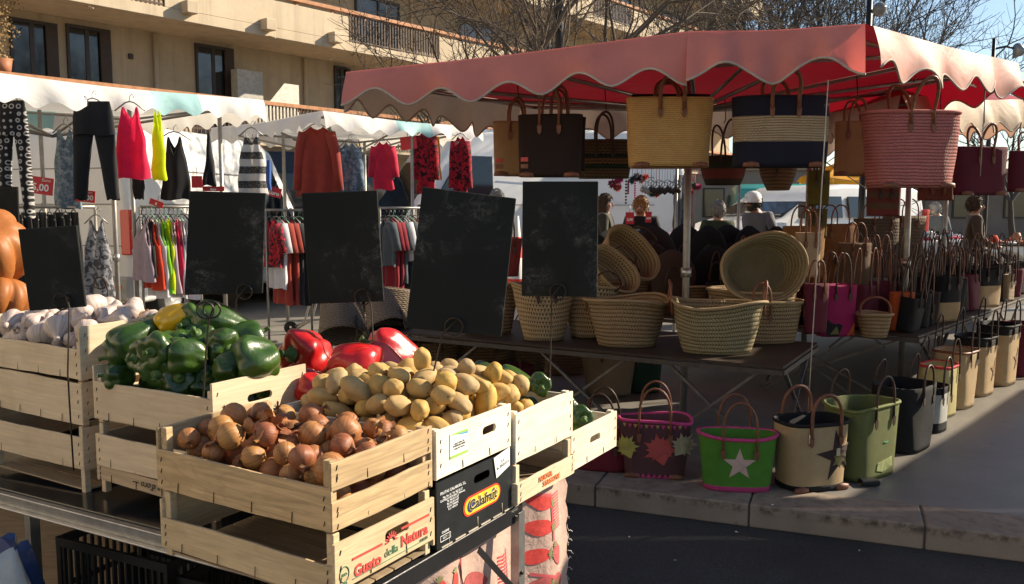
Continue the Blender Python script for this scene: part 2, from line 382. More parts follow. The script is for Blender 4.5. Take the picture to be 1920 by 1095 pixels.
for px, py in ((497,48), (350,16), (623,72)):
    x, z = FW(px, py, 0); MB().box(x-.16, x+.16, -.3, -.001, z-.15, z+.15).build('vent_box', M_RENDER2, bl, bevel=.02)
for px, py in ((165,12),(505,68)):
    x, z = FW(px, py, 0); MB().tube([(x,0,z),(x-.05,-.35,z-.1)], .02, 6).build('drain_spout', M_RENDER2, bl)
x, z = FW(447, 150); a_ = MB().box(x-.42,x+.42,1.3,1.63,3.36,z+.22).build('air_conditioner', mat('grey_casing',(.42,.41,.37),.5), bl, bevel=.01)
x0, _ = FW(452, 150, .9); m = MB(); m.box(x0+.55, x0+1.75, .62, .66, 3.362, 4.5); m.add([(x0+.75,.64,4.5),(x0+1.75,.64,4.5),(x0+1.75,.64,5.05),(x0+1.25,.64,5.05)],[(0,1,2,3)])
m.build('balcony_screen', mat('pale_screen',(.6,.58,.5),.5), bl)
MB().box(X0, X1, -.2, 12.2, 15.5, 15.75).build('roof', M_RENDER2, bl)
# ivy-like pot plant on the left balcony, far buildings
M_LEAFY = mat('dry_leaf', (.30,.20,.08), .7, .5, 30, rnd=.3)
def leafball(mb, c, r, n, rng, s=.06):
    for _ in range(n):
        d = Vector((rng.gauss(0,1), rng.gauss(0,1), rng.gauss(0,1))).normalized()*r*rng.random()**.4
        p = Vector(c)+d; a = Vector((rng.gauss(0,1), rng.gauss(0,1), rng.gauss(0,1))).normalized(); b = a.orthogonal().normalized()
        q = s*(.6+.8*rng.random()); mb.add([p, p+a*q*.5+b*q*.3, p+a*q, p+a*q*.5-b*q*.3], [(0,1,2,3)])
rng = random.Random(5)
pp = P(2, 70, 19.2); t_ = thing('pot_plant', 'dry yellow leafed creeper in a pot on the left balcony', 'plant', (pp.x, pp.y, 4.5))
mb = MB(); [leafball(mb, (rng.gauss(0,.12), rng.gauss(0,.12), .3+.13*k), .25, 55, rng) for k in range(10)]; mb.build('foliage', M_LEAFY, t_)
MB().lathe([(.0,-.1),(.15,-.1),(.2,.25),(.17,.25)], 16).build('pot', mat('terracotta', (.35,.14,.07)), t_)
# ================================================================ bare trees
M_BARK = mat('grey_bark', (.075,.06,.048), .9, .45, 18, .5, 60)
M_BARKP = mat('pale_twig_bark', (.095,.074,.058), .9, .4, 18, .4, 60)
def tree(name, label, loc, H, seed, spread=.55, trunkr=.16, lv=6, lean=(0,0), fork=.28, mtw=M_BARKP):
    rg = random.Random(seed); root = thing(name, label, 'tree', loc, 0, 'bare trees behind the stalls')
    trunk = MB(); crown = MB()
    def grow(p, d, ln, r, k):
        n = 4 if k < 2 else 3; pts = [Vector(p)]; q = Vector(p); dd = Vector(d)
        for i in range(n):
            dd = (dd+Vector((rg.gauss(0,.13), rg.gauss(0,.13), rg.gauss(0,.07)+.05))).normalized(); q = q+dd*(ln/n); pts.append(q.copy())
        rs = [max(.0045, r*(1-.38*i/n)) for i in range(n+1)]
        (trunk if k == 0 else crown).tube(pts, rs, 8 if k == 0 else (6 if k < 3 else 3), cap=False)
        if k >= lv: return
        nb = rg.choice((2,3,3)) if k < 3 else rg.choice((2,3))
        if k == 0: nb = 5
        a0 = rg.random()*6.28
        for i in range(nb):
            az = a0+2*PI*i/nb+rg.gauss(0,.35); o1 = dd.orthogonal().normalized(); o2 = dd.cross(o1)
            an = spread*(.6+.7*rg.random()); nd = (dd*math.cos(an)+(o1*math.cos(az)+o2*math.sin(az))*math.sin(an)).normalized()
            base = pts[-1] if (i < 2 or k == 0) else pts[rg.choice((1,2))]
            grow(base, nd, ln*(.66+.22*rg.random()) if k else H*.25, r*.6, k+1)
        if k >= 2:
            for i in range(4):
                b = pts[rg.randrange(1, n+1)]; az = rg.random()*6.28; o1 = dd.orthogonal().normalized(); o2 = dd.cross(o1)
                nd = (dd*.5+(o1*math.cos(az)+o2*math.sin(az))).normalized(); e = b+nd*ln*.45
                crown.tube([b, b.lerp(e,.5)+Vector((0,0,ln*.05)), e+Vector((0,0,ln*.14))], [.007,.0055,.004], 3, cap=False)
    grow((0,0,0), Vector((lean[0], lean[1], 1)).normalized(), H*fork, trunkr, 0)
    trunk.build('trunk', M_BARK, root); crown.build('crown', mtw, root); return root
def gp(px, D, z=0): p = P(px, 300, D); return (p.x, p.y, z)
tree('bare_tree', 'large bare tree reaching over the left end of the pink canopy', gp(975,14.5), 8.0, 3, .62, .105, 6)
tree('bare_tree', 'bare tree right of the tall black post with twigs above the pink canopy', gp(1130,19), 9.0, 11, .6, .12, 6)
tree('bare_tree', 'bushy bare tree right of the apartment block, above the blue and cream bag', gp(1440,26), 9.6, 21, .5, .17, 6, mtw=mat('grey_twig_bark',(.085,.078,.075),.9,.3,18,0))
tree('bare_tree', 'bare tree rising behind the round lamp at the canopy corner', gp(1560,27), 10.3, 34, .5, .17, 6, mtw=MATS['grey_twig_bark'])
tree('bare_tree', 'rightmost tall bare tree against the blue sky', gp(1670,28), 9.4, 45, .5, .17, 6, mtw=MATS['grey_twig_bark'])
tree('bare_tree', 'densely twigged bare tree between the round lamp and the canopy peak', gp(1500,30), 11.0, 61, .5, .15, 6, mtw=MATS['grey_twig_bark'])
tree('bare_tree', 'densely twigged bare tree just right of the round lamp', gp(1625,31), 10.6, 73, .5, .15, 6, mtw=MATS['grey_twig_bark'])
tree('bare_tree', 'small bare tree half seen behind the far right canopy', gp(1905,34), 6.3, 52, .5, .14, 5, mtw=MATS['grey_twig_bark'])
tree('bare_tree', 'slender bare tree in front of the brown balustrade', gp(800,19), 7.2, 8, .6, .10, 5)
# far row of low buildings closing the square
M_FAR = mat('far_render', (.30,.27,.23), .9, .2, .6, .1, 40)
def farblock(label, px0, px1, D, h, c):
    a_, b_ = P(px0,300,D), P(px1,300,D); t_ = thing('far_building', label, 'building', (a_.x, a_.y, 0)); W_ = b_.x-a_.x
    MB().box(0, W_, 0, 8, -.1, h).build('wall', c, t_); MB().box(-.2, W_+.2, -.2, 8.2, h, h+.2).build('roof', M_RENDER, t_)
    k = 0; x = .8
    while x < W_-1.2:
        for z in [q for q in (1.0, 4.0, 7.0) if q+1.6 < h]:
            f = MB().box(x, x+1.1, -.05, -.001, z, z+1.5).build('window', M_FRAME, t_); MB().box(x+.07, x+1.03, -.06, -.051, z+.07, z+1.43).build('pane', M_GLASS, f)
        x += 2.4
farblock('low grey house closing the square behind the far stalls', 1290, 1640, 44, 3.4, M_FAR)
farblock('low brown house at the right end of the square', 1660, 2100, 40, 3.1, mat('brown_render',(.2,.16,.13),.9,.2,.6,.1,40))
# ================================================================ lamp posts
p = gp(1048, 15); t_ = thing('lamp_post', 'tall straight black post rising behind the pink canopy among bare branches', 'lamp post', p)
MB().tube([(0,0,0),(0,0,9)], [.085,.06], 12).build('post', M_BLACKPL, t_)
MB().lathe([(0,0),(.14,0),(.12,.6),(.085,.7)], 12).build('base', M_BLACKPL, t_)
def arm_lamp(label, px, D, ztop, zl, side, r):
    t_ = thing('street_lamp', label, 'street lamp', gp(px, D))
    MB().tube([(0,0,0),(0,0,ztop)], [.06,.04], 10).build('post', M_BLACKPL, t_)
    MB().tube([(0,0,zl),(side*.25,-.05,zl+.05),(side*.42,-.08,zl)], .025, 8).build('arm', M_BLACKPL, t_)
    m = MB(); m.lathe([(.02,.12),(.07,.1),(r*.55,.02),(r,-.16),(r*.96,-.16),(.02,-.1)], 20)
    m.xf(Matrix.Translation((side*.5,-.1,zl)) @ Matrix.Rotation(side*R(-28),4,'Y')); m.build('lamp_shade', mat('grey_lamp_metal',(.25,.26,.26),.4,.1,5,0,metal=.5), t_)
    m = MB(); m.lathe([(0,-.2),(.05,-.18),(.06,-.13),(0,-.1)], 12); m.xf(Matrix.Translation((side*.5,-.1,zl)) @ Matrix.Rotation(side*R(-28),4,'Y')); m.build('bulb', M_WHITE, t_)
pz = P(1855, 72, 20).z; arm_lamp('small street lamp on a dark pole against the blue sky at right', 1852, 20, pz, P(1860,92,20).z, 1, .19)
t_ = thing('street_lamp', 'round globe street lamp right above the corner of the pink canopy', 'street lamp', gp(1619, 13)); zc = P(1627,22,13).z
MB().tube([(0,0,0),(0,0,zc+1.2)], [.055,.04], 10).build('post', M_BLACKPL, t_)
m = MB(); m.lathe([(0,.0),(.05,.01),(.09,.05),(.105,.10),(.085,.16),(.04,.2),(0,.205)], 20); m.xf(Matrix.Translation((.06,-.12,zc)) @ Matrix.Rotation(R(100),4,'X'))
m.build('lamp_shade', mat('pale_lamp_glass',(.15,.15,.145),.15,.05,5,0), t_)
MB().tube([(0,0,zc),(.05,-.06,zc)], .03, 8).build('arm', M_BLACKPL, t_)

rg = random.Random(9); M_SCRAP = mat('scrap_paper', (.6,.58,.53), .8, .1)
for px, py in ((1352,975),(1385,1000),(1180,1010),(1262,1052),(1610,1035),(1452,948)):
    g = G(px, py, RZ if py > 960 else 0); o = MB().add([(0,0,.004),(.014,.003,.010),(.017,.012,.005),(.003,.010,.007)], [(0,1,2,3)]).build('paper_scrap', M_SCRAP, None, loc=g); o.rotation_euler = (0,0,rg.random()*6); tag(o, 'tiny pale paper scrap on the road' if py > 960 else 'tiny pale paper scrap lying on the kerb', 'litter', 'paper scraps on the road' if py > 960 else None)
M_DLEAF = mat('fallen_leaf', (.09,.055,.025), .8, .4, 30)
for i in range(34):
    u_ = rg.uniform(-1.5,5.5); q_ = K0+kd*u_-kn*abs(rg.gauss(0,.09))-kn*.02; o = MB().add([(0,0,.003),(.012,.007,.009),(.028,0,.004),(.012,-.007,.006)], [(0,3,2,1)]).build('dry_leaf', M_DLEAF, None, loc=(q_.x,q_.y,RZ)); o.rotation_euler = (0,0,rg.random()*6); tag(o,'dry brown leaf lying in the gutter below the kerb','leaf','dry leaves in the gutter')

# unseen block added on the left of the square, outside the frame; its wall throws warm light back on the stalls
pb_ = thing('apartment_building','unseen pale apartment block outside the frame at left, added to bounce warm light','building',(-15,-30,0)); M_PALEW = m_render('pale_cream_render', (.66,.56,.43))
MB().box(-9,0,0,37,-.12,11).build('wall', M_PALEW, pb_); MB().box(-9.3,.35,-.3,37.3,11,11.3).build('roof', M_RENDER2, pb_)
for k in range(3):
    for j in range(9):
        f = MB().box(.002,.05,1.5+j*4,2.7+j*4,1.2+k*3.3,2.9+k*3.3).build('window', M_FRAME, pb_); MB().box(.051,.06,1.57+j*4,2.63+j*4,1.27+k*3.3,2.83+k*3.3).build('pane', M_GLASS, f)
# ================================================================ market canopies
def m_canvas(name, c, tc, f=.35, stain=.2):
    t = NT(name); v = t.tc(); n = t.noise(v, 2.2, 6, .65)
    col = t.ramp(n, [(.3, sc(c, 1-stain)), (.7, sc(c, 1+stain*.6))])
    st = t.noise(v, 7, 8, .7); col = t.mix(t.math('MULTIPLY', t.ramp(st, [(.55, 0.0), (.75, 1.0)]), stain*1.3), col, tuple(q*.55 for q in c3(c)))
    t.col(col); t.set(.6, .3); t.bump(t.noise(v, 4, 3, .5, .8), .25, .05)
    t.translucent(tc, f); return t.mat
M_PINK = m_canvas('faded_pink_canvas', (.62,.235,.205), (.75,.12,.10), .25)
M_PALEPINK = m_canvas('bleached_pink_canvas', (.68,.34,.27), (.8,.3,.22), .2)
M_ROOFRED = m_canvas('red_roof_canvas', (.33,.024,.034), (.52,.010,.03), .12)
M_SHADECV = m_canvas('shaded_beige_canvas', (.46,.38,.31), (.5,.4,.32), .3)  # beige cloth of the unlit sides, shade painted in as grey
M_WHITECV = m_canvas('white_canvas', (.80,.79,.78), (.75,.72,.66), .35, .07)
M_AQUACV = m_canvas('aqua_canvas', (.42,.70,.72), (.3,.55,.56), .35, .07)
M_BEIGECV = m_canvas('cream_canvas', (.72,.58,.42), (.55,.35,.25), .3)
M_YELLCV = m_canvas('yellow_canvas', (.80,.38,.03), (.8,.4,.03), .4)
M_HEM = mat('grey_hem_tape', (.42,.37,.31), .8, .2)
def lerp(a, b, t): return a+(b-a)*t
def canopy(name, label, corners, apex, zs, amp, per, sides, roofm, hem=True, poles=(), sag=.10, group=None, pole_r=.022, flare=.05, seed=1, zb_pole=0, struts=True):
    """corners: list of (x,y,ztop,zbottom); sides[i] = material(s) of the valance corner i -> i+1 or None; apex Vector"""
    rg = random.Random(seed); root = thing(name, label, 'canopy', (apex[0], apex[1], 0), 0, group)
    n = len(corners); cen = Vector(apex)
    M_ = 16; K = 8
    roof = MB()
    for i in range(n):
        a, b = corners[i], corners[(i+1)%n]; secs = []
        for k in range(K+1):
            s = k/K; row = []
            for j in range(M_+1):
                u = j/M_; q = Vector((lerp(a[0],b[0],u), lerp(a[1],b[1],u), lerp(a[2],b[2],u)))
                q.z -= sag*.5*math.sin(PI*u)**2*(1-s)
                p = q.lerp(cen, s); p.z -= sag*math.sin(PI*s)*math.sin(PI*u)
                row.append(p)
            secs.append(row)
        roof.loft(secs, 0, True, closed=False)
    roof.wbuild('roof_cloth', roofm, root)
    for i in range(n):
        if sides[i] is None: continue
        a, b = Vector(corners[i][:2]), Vector(corners[(i+1)%n][:2]); L_ = (b-a).length; d = (b-a).normalized(); nr = Vector((d.y, -d.x))
        za0, za1, zb0, zb1 = corners[i][2], corners[(i+1)%n][2], corners[i][3], corners[(i+1)%n][3]
        ns = max(2, round(L_/per)); J = ns*14; secs = []; us = [j/J for j in range(J+1)]; ph = rg.random()*6
        mats = sides[i] if isinstance(sides[i], list) else [(0,1,sides[i])]
        for r_ in range(7):
            t_ = r_/6; row = []
            for u in us:
                ztop = lerp(za0,za1,u)-sag*.5*math.sin(PI*u)**2
                w_ = .5-.5*math.cos(2*PI*ns*u)
                zbot = lerp(zb0,zb1,u)-sag*.5*math.sin(PI*u)**2+amp*w_**.85+.012*math.sin(u*9+ph)
                rip = .025*math.sin(2*PI*ns*u*.5+ph)+.018*math.sin(u*31+ph*2)
                p = a.lerp(b, u)+nr*(.004+flare*math.sin(t_*1.5)+rip*t_)
                row.append((p.x, p.y, lerp(ztop, zbot, t_)))
            secs.append(row)
        for (u0,u1,mt) in mats:
            j0, j1 = round(u0*J), round(u1*J); mb = MB(); mb.loft([row[j0:j1+1] for row in secs], 0, True, closed=False)
            vo = mb.wbuild('valance', mt, root)
            if hem:
                hb = MB(); hb.tube([Vector(p) for p in secs[-1][j0:j1+1]], .0065, 5); h_ = hb.wbuild('hem', M_HEM, root); h_.parent = vo
    fr = []
    for (x, y, zt) in poles:
        MB().tube([(x,y,zb_pole),(x,y,zt)], pole_r, 12).wbuild('pole', M_ALU, root)
        MB().lathe([(0,0),(pole_r*2.2,0),(pole_r*2.2,.012),(0,.012)], 12, c=(x,y,zb_pole)).wbuild('pole_foot', M_ALU, root)
        MB().lathe([(pole_r*1.05,-.03),(pole_r*1.5,-.03),(pole_r*1.5,.03),(pole_r*1.05,.03)], 12, c=(x,y,1.05)).wbuild('clamp', M_STEEL, root)
    if struts:
        for i in range(n):
            a = corners[i]; h = cen-Vector((0,0,.42)); tip = Vector((lerp(a[0],cen.x,.07), lerp(a[1],cen.y,.07), a[2]-.05))
            MB().tube([h, tip], .013, 6).wbuild('rib', M_ALU, root)
            b = corners[(i+1)%n]; MB().tube([tip, Vector((lerp(b[0],cen.x,.07), lerp(b[1],cen.y,.07), b[2]-.05))], .014, 6).wbuild('edge_bar', M_ALU, root)
            mid = Vector(((a[0]+b[0])/2, (a[1]+b[1])/2, (a[2]+b[2])/2-.05)); MB().tube([h, mid.lerp(cen,.06)-Vector((0,0,.03))], .012, 6).wbuild('rib', M_ALU, root)
    return root
def vz(px, py, D): return P(px, py, D).z
FL = P(650,135,4.85); FR = P(1622,45,4.2); RR = P(1908,118,5.95)
FM = P(1290,59,4.42); pc = [(FL.x,FL.y,FL.z,vz(650,205,4.85)), (FM.x,FM.y,FM.z,vz(1290,158,4.42)), (FR.x,FR.y,FR.z,vz(1630,143,4.2)), (RR.x,RR.y,RR.z,vz(1910,188,5.95)), (2.75,8.1,2.45,2.15), (.1,7.3,2.36,2.05)]
CP_A = (1.25,5.9,2.56)
canopy('market_canopy', 'large faded pink market canopy with scalloped edge over the basket stall', pc, CP_A, 0, .088, .40,
    [M_PINK, [(0,.985,M_PINK)], [(.03,1,M_PALEPINK)], M_ROOFRED, M_SHADECV, M_SHADECV], M_ROOFRED, poles=[(1.17,5.72,2.4),(2.42,7.0,2.35),(3.12,6.75,2.3)], sag=.02, pole_r=.024, seed=4)
# second stall's canopy, cream outside and red inside, behind to the right
c2 = P(1690,180,6.5); q2 = P(1590,200,7.6)
cc = [(q2.x-.1,q2.y+.4,2.34,2.06), (c2.x,c2.y,vz(1690,178,6.5),vz(1690,236,6.5)), (c2.x+2.0,c2.y+1.7,2.5,2.18), (c2.x+1.6,c2.y+4.2,2.5,2.2), (q2.x+.4,q2.y+3.2,2.4,2.1)]
canopy('market_canopy', 'cream market canopy with red lining partly behind the right end of the pink one', cc, (c2.x+.9,c2.y+2.2,2.85), 0, .09, .33,
    [M_SHADECV, M_BEIGECV, M_BEIGECV, M_SHADECV, M_ROOFRED], M_ROOFRED, poles=[(4.35,8.6,2.4)], seed=7, sag=.04)
# white clothes-stall canopies on the left
def left_canopy(label, pxa, pya, pyab, Da, pxb, pyb, pybb, Db, depth, mats, seed, poles):
    a, b = P(pxa,pya,Da), P(pxb,pyb,Db); d = Vector((b.x-a.x, b.y-a.y,0)).normalized(); n = Vector((-d.y, d.x, 0))
    e, g = b+n*depth, a+n*depth; ap = (a+b)/2+n*depth/2
    cs = [(a.x,a.y,a.z,vz(pxa,pyab,Da)), (b.x,b.y,b.z,vz(pxb,pybb,Db)), (e.x,e.y,b.z,vz(pxb,pybb,Db)), (g.x,g.y,a.z,vz(pxa,pyab,Da))]
    pl = []
    for u, w_ in poles: q = a.lerp(b, u)+n*w_; pl.append((q.x, q.y, b.z-.05))
    canopy('market_canopy', label, cs, (ap.x, ap.y, max(a.z,b.z)+.04), 0, .058, .27, mats, M_WHITECV, poles=pl, seed=seed, sag=.05, pole_r=.02, hem=False)
    return a, d, n
W = M_WHITECV
La, Ld, Ln = left_canopy('white market canopy with one aqua panel over the clothes at far left', -160,118,182,6.1, 494,188,228,8.4, 2.4,
    [[(0,.60,W),(.60,.755,M_AQUACV),(.755,1,W)], W, [(0,.3,W),(.3,.6,M_AQUACV),(.6,1,W)], W], 3, [(.52,.25),(.72,1.0),(.9,.3),(.60,2.1)])
L2a, L2d, L2n = left_canopy('white market canopy with one aqua panel left of the pink canopy', 605,208,242,8.9, 901,238,264,10.4, 2.6,
    [[(0,.42,W),(.42,.64,M_AQUACV),(.64,1,W)], W, W, W], 9, [(.12,.3),(.56,.1),(.3,2.0),(.95,2.3)])
# small far yellow awning, and unseen canopies added past the right edge, shaped to shade the basket stall
y0 = P(1548,335,17); canopy('market_canopy', 'small far yellow scalloped canopy seen under the tan hanging bag', [(y0.x,y0.y,vz(1548,333,17),vz(1548,350,17)), (y0.x+1.1,y0.y-.2,vz(1548,333,17),vz(1548,350,17)), (y0.x+1.5,y0.y+1.6,2.15,2.0), (y0.x+.1,y0.y+1.8,2.15,2.0)],
    (y0.x+.6,y0.y+.8,2.45), 0, .05, .22, [M_YELLCV]*4, M_YELLCV, poles=[(y0.x+.1,y0.y+.2,2.2),(y0.x+1.0,y0.y+.1,2.2)], seed=2, hem=False)
SHADES = [
 ('unseen cream market canopy added outside the frame at right to shade the road', [(4.1,2.9),(8.5,3.0),(8.5,5.5),(3.9,5.5)], (6.3,4.3), 2.30),
 ('unseen red and cream market canopy added just outside the frame to shade the stall', [(4.3,5.55),(5.15,5.95),(7.1,8.4),(7.4,10.6),(6.5,10.2)], (6.0,8.0), 2.30),
 ('second unseen cream market canopy added outside the frame to shade the aisle', [(5.8,5.62),(9.2,5.7),(10.4,9.2),(8.3,8.3)], (8.2,7.1), 2.30)]
for lb, cs, ap, z in SHADES:
    canopy('market_canopy', lb, [(x,y,z+.22,z-.06) for x, y in cs], (ap[0],ap[1],z+.35), 0, .08, .33, [M_BEIGECV]*len(cs), M_BEIGECV, poles=[(ap[0]+.4,ap[1],z+.3)], seed=5, hem=False, sag=.03)
# ================================================================ produce stall
O = Vector((-.41,1.9,0)); V = Vector((.515,.857,0)); U = Vector((-.857,.515,0)); RZC = math.atan2(.857,.515)
def UV_(u, v, z=0): return O+U*u+V*v+Vector((0,0,z))
PALE = (.66,.53,.36); PINE = (.55,.39,.215); WHT = (.80,.71,.55)
WD = {}
def wood(c, ax, con=.3, dark=.5):
    k = (c, ax, con, dark)
    if k not in WD: WD[k] = m_wood('crate_wood_%d' % len(WD), c, ax, con, dark)
    return WD[k]
def plank(x0,x1,y0,y1,z0,z1, ax, rg, warp=.003):
    """board with slightly bowed and ragged edges; ax = long axis (0/1)"""
    mb = MB(); N = 12; vs = []; fs = []; p1, p2, p3 = rg.random()*6, rg.random()*6, rg.random()*6
    for i in range(N+1):
        t_ = i/N; a = lerp(x0,x1,t_) if ax == 0 else lerp(y0,y1,t_)
        b = warp*math.sin(PI*t_)*math.cos(p3); zt = z1+warp*.8*math.sin(t_*5+p1)+warp*.25*math.sin(t_*23+p2); zb = z0+warp*.8*math.sin(t_*4+p2)+warp*.2*math.sin(t_*19+p1)
        c0, c1 = ((y0,y1) if ax == 0 else (x0,x1))
        for (c, z) in ((c0+b,zb),(c1+b,zb),(c1+b,zt),(c0+b,zt)): vs.append((a,c,z) if ax == 0 else (c,a,z))
    for i in range(N):
        for k in range(4):
            l = (k+1)%4; q = (i*4+k, (i+1)*4+k, (i+1)*4+l, i*4+l); fs.append(q if ax == 0 else q[::-1])
    q = (0,1,2,3); fs.append(q[::-1] if ax else q); q = tuple(N*4+k for k in (3,2,1,0)); fs.append(q[::-1] if ax else q)
    return mb.add(vs, fs)
def slot_board(w, z0, z1, y0, y1, sx, sz, sw, sh):
    """end board (in xz) with a rounded hand hole"""
    N = 40; inn = []; out = []; cx, cz = sx, sz; r = sh/2
    for k in range(N):
        a = 2*PI*k/N; dx, dz = math.cos(a), math.sin(a)
        px = (sw/2-r)*(1 if dx > 0 else -1)*min(1, abs(dx)*3)+r*dx; inn.append((cx+px, cz+r*dz*1.0))
        ts = []
        if dx > 1e-6: ts.append((w-cx)/dx)
        if dx < -1e-6: ts.append((0-cx)/dx)
        if dz > 1e-6: ts.append((z1-cz)/dz)
        if dz < -1e-6: ts.append((z0-cz)/dz)
        t_ = min(ts); out.append([cx+dx*t_, cz+dz*t_])
    for (X_, Z_) in ((0,z0),(w,z0),(w,z1),(0,z1)):
        k = min(range(N), key=lambda i: (out[i][0]-X_)**2+(out[i][1]-Z_)**2); out[k] = [X_, Z_]
    vs = [(x,y0,z) for x,z in out]+[(x,y0,z) for x,z in inn]+[(x,y1,z) for x,z in out]+[(x,y1,z) for x,z in inn]; fs = []
    for k in range(N):
        l = (k+1)%N
        fs += [(k,l,N+l,N+k), (2*N+l,2*N+k,3*N+k,3*N+l), (l,k,2*N+k,2*N+l), (N+k,N+l,3*N+l,3*N+k)]
    return MB().add(vs, fs)
M_STAPLE = mat('rusty_staple', (.06,.04,.03), .5, .3, 40, 0, metal=.5)
M_SLATB = wood((.40,.30,.19), 0)
CR = {}
def crate(key, label, u, v, z, H, c, ends, sides, post=None, W_=.392, L_=.592, con=.3, dark=.5, bottom=True, group='wooden produce crates on the stall', dz=0, seed=0, flip=False, rot=0, cat='crate', name='wooden_crate'):
    rg = random.Random(key); p = UV_(u, v, z); root = thing(name, label, cat, p, RZC+rot, group); CR[key] = root
    post = post or H; e = .022; ps = MB
    for (x0,x1) in ((.009,.009+e),(W_-.009-e,W_-.009)):
        for (y0,y1) in ((.011,.011+e),(L_-.011-e,L_-.011)):
            MB().box(x0,x1,y0,y1,.0,post).build('corner_post', wood(c,0,con,.2), root, bevel=.0015)
    for (za, zb) in sides:
        for x0 in (0, W_-.008):
            plank(x0, x0+.008, .001, L_-.001, za, zb, 1, rg).build('side_board', wood(c,1,con,dark), root, bevel=.0012)
    for k, (za, zb, slot) in enumerate(ends):
        for y0 in (0, L_-.010):
            if slot: b = slot_board(W_-.002, za, zb, y0, y0+.009, W_*.5+slot[0], za+(zb-za)*slot[1], slot[2], .026)
            else: b = plank(.001, W_-.001, y0, y0+.009, za, zb, 0, rg)
            b.build('end_board', wood(c,0,con,dark), root, bevel=.0012)
    # small staples along the ends
    st = MB()
    for (za, zb, s_) in ends:
        for x in (.02, W_-.02):
            for q in (.2,.5,.8):
                zz = lerp(za,zb,q)+rg.gauss(0,.004); st.tube([(x-.002,-.001,zz-.006),(x+.002,-.0015,zz+.006)], .0011, 4)
        for x in (W_*.32, W_*.68):
            st.tube([(x,-.001,za+.026),(x+.001,-.0018,za+.004)], .0011, 4)
    for (za, zb) in sides:
        for y in (.022, L_-.022):
            for q in (.2,.5,.8):
                zz = lerp(za,zb,q)+rg.gauss(0,.004); st.tube([(-.001,y+.002,zz-.006),(-.0015,y-.002,zz+.006)], .0011, 4)
        for y in (L_*.2, L_*.42, L_*.64, L_*.86):
            st.tube([(-.001,y,za+.028),(-.002,y+.001,za+.001)], .0011, 4)
    st.build('staple', M_STAPLE, root)
    if bottom:
        for k in range(5):
            x = .012+k*(W_-.024)/5; MB().box(x, x+(W_-.024)/5-.006, .012, L_-.012, .008, .013).build('bottom_slat', wood((.36,.27,.17),1,.3,.3), root)
    return root
TZ = .545; TSL = .030                                                    # table top
# near corner: onions over a branded crate
crate('A0', 'empty pine crate with red lettering on its end, bottom of the nearest stack', 0, 0, TZ+.004, .178, (.60,.46,.28), [(.040,.156,(.035,.64,.095))], [(.020,.104)], post=.176, con=.25, L_=.625)
crate('A1', 'pine crate full of onions, nearest the camera', .006, .0, TZ+.182, .175, PINE, [(.008,.078,None),(.102,.172,None)], [(.006,.112)], post=.172, L_=.625, con=.4, dark=.9)
crate('B0k', 'pale crate of potatoes with a hand hole and small green label', .0, .40, .742, .14, WHT, [(.006,.140,(.07,.60,.072))], [(.006,.13)], con=.18, dark=.3)
crate('C1', 'bleached white crate without hand hole right of the potato crate', -.01, .80, .685, .165, WHT, [(.006,.163,None)], [(.006,.15)], con=.15, dark=.2)
crate('C0', 'open crate with one red stamped board under the bleached white crate', -.02, .795, TZ+.006, .13, PALE, [(.010,.076,None)], [(.012,.076)], post=.130, con=.2)
crate('D0', 'pale crate with a hand hole holding green peppers at the right end of the table', .0, 1.20, TZ+.003, .15, WHT, [(.006,.146,(.0,.55,.085))], [(.006,.13)], con=.15, dark=.2)
# second row
crate('P2', 'pale crate heaped with green peppers, top of its stack', .73, .27, .765, .195, PALE, [(.012,.192,(-.01,.60,.10))], [(.012,.142)], post=.165, con=.15, dark=.25)
crate('P1', 'pale crate directly under the pepper crate', .735, .273, .615, .146, PALE, [(.004,.11,None)], [(.004,.112)], post=.145, con=.15, dark=.25)
crate('P0', 'low crate with upside-down black lettering at the bottom of the pepper stack', .74, .276, TZ-.025, .094, (.56,.42,.27), [(.04,.09,None)], [(.043,.093)], post=.093, con=.2, bottom=False)
crate('R1', 'crate of red peppers beside the green pepper crate', .70, .70, .735, .15, PALE, [(.006,.145,None)], [(.006,.12)], con=.2)
crate('R0', 'plain crate under the red pepper crate', .705, .70, TZ-.02, .195, PALE, [(.006,.08,None),(.1,.18,None)], [(.006,.08),(.1,.19)], con=.2)
crate('G2', 'pale crate full of garlic bulbs, top of the left stack', 1.385, .27, .893, .20, PALE, [(.008,.192,None)], [(.006,.112)], post=.135, con=.15, dark=.25)
crate('G1', 'middle crate of the stack under the garlic', 1.39, .272, .738, .153, PALE, [(.02,.15,None)], [(.004,.150)], post=.151, con=.15, dark=.25)
crate('G0', 'bottom crate of the stack under the garlic with a gap above its side board', 1.392, .268, TZ-.044, .235, PALE, [(.08,.23,None)], [(.083,.196)], post=.234, con=.15, dark=.25)
crate('K1', 'crate carrying the big orange pumpkins at far left', 2.25, .62, .72, .25, PALE, [(.02,.2,None)], [(.02,.2)], con=.2, W_=.6, L_=.8)
crate('K0', 'crate under the pumpkin crate at far left', 2.27, .62, TZ-.06, .178, PALE, [(.02,.16,None)], [(.02,.16)], con=.2, W_=.6, L_=.8)
crate('F1', 'crate of garlic hidden behind the tilted left chalkboard', 1.40, .69, .83, .17, PALE, [(.006,.16,None)], [(.006,.15)], con=.2)
crate('F0', 'deep crate under the rear garlic crate', 1.40, .69, TZ-.04, .30, PALE, [(.006,.28,None)], [(.006,.28)], con=.2)
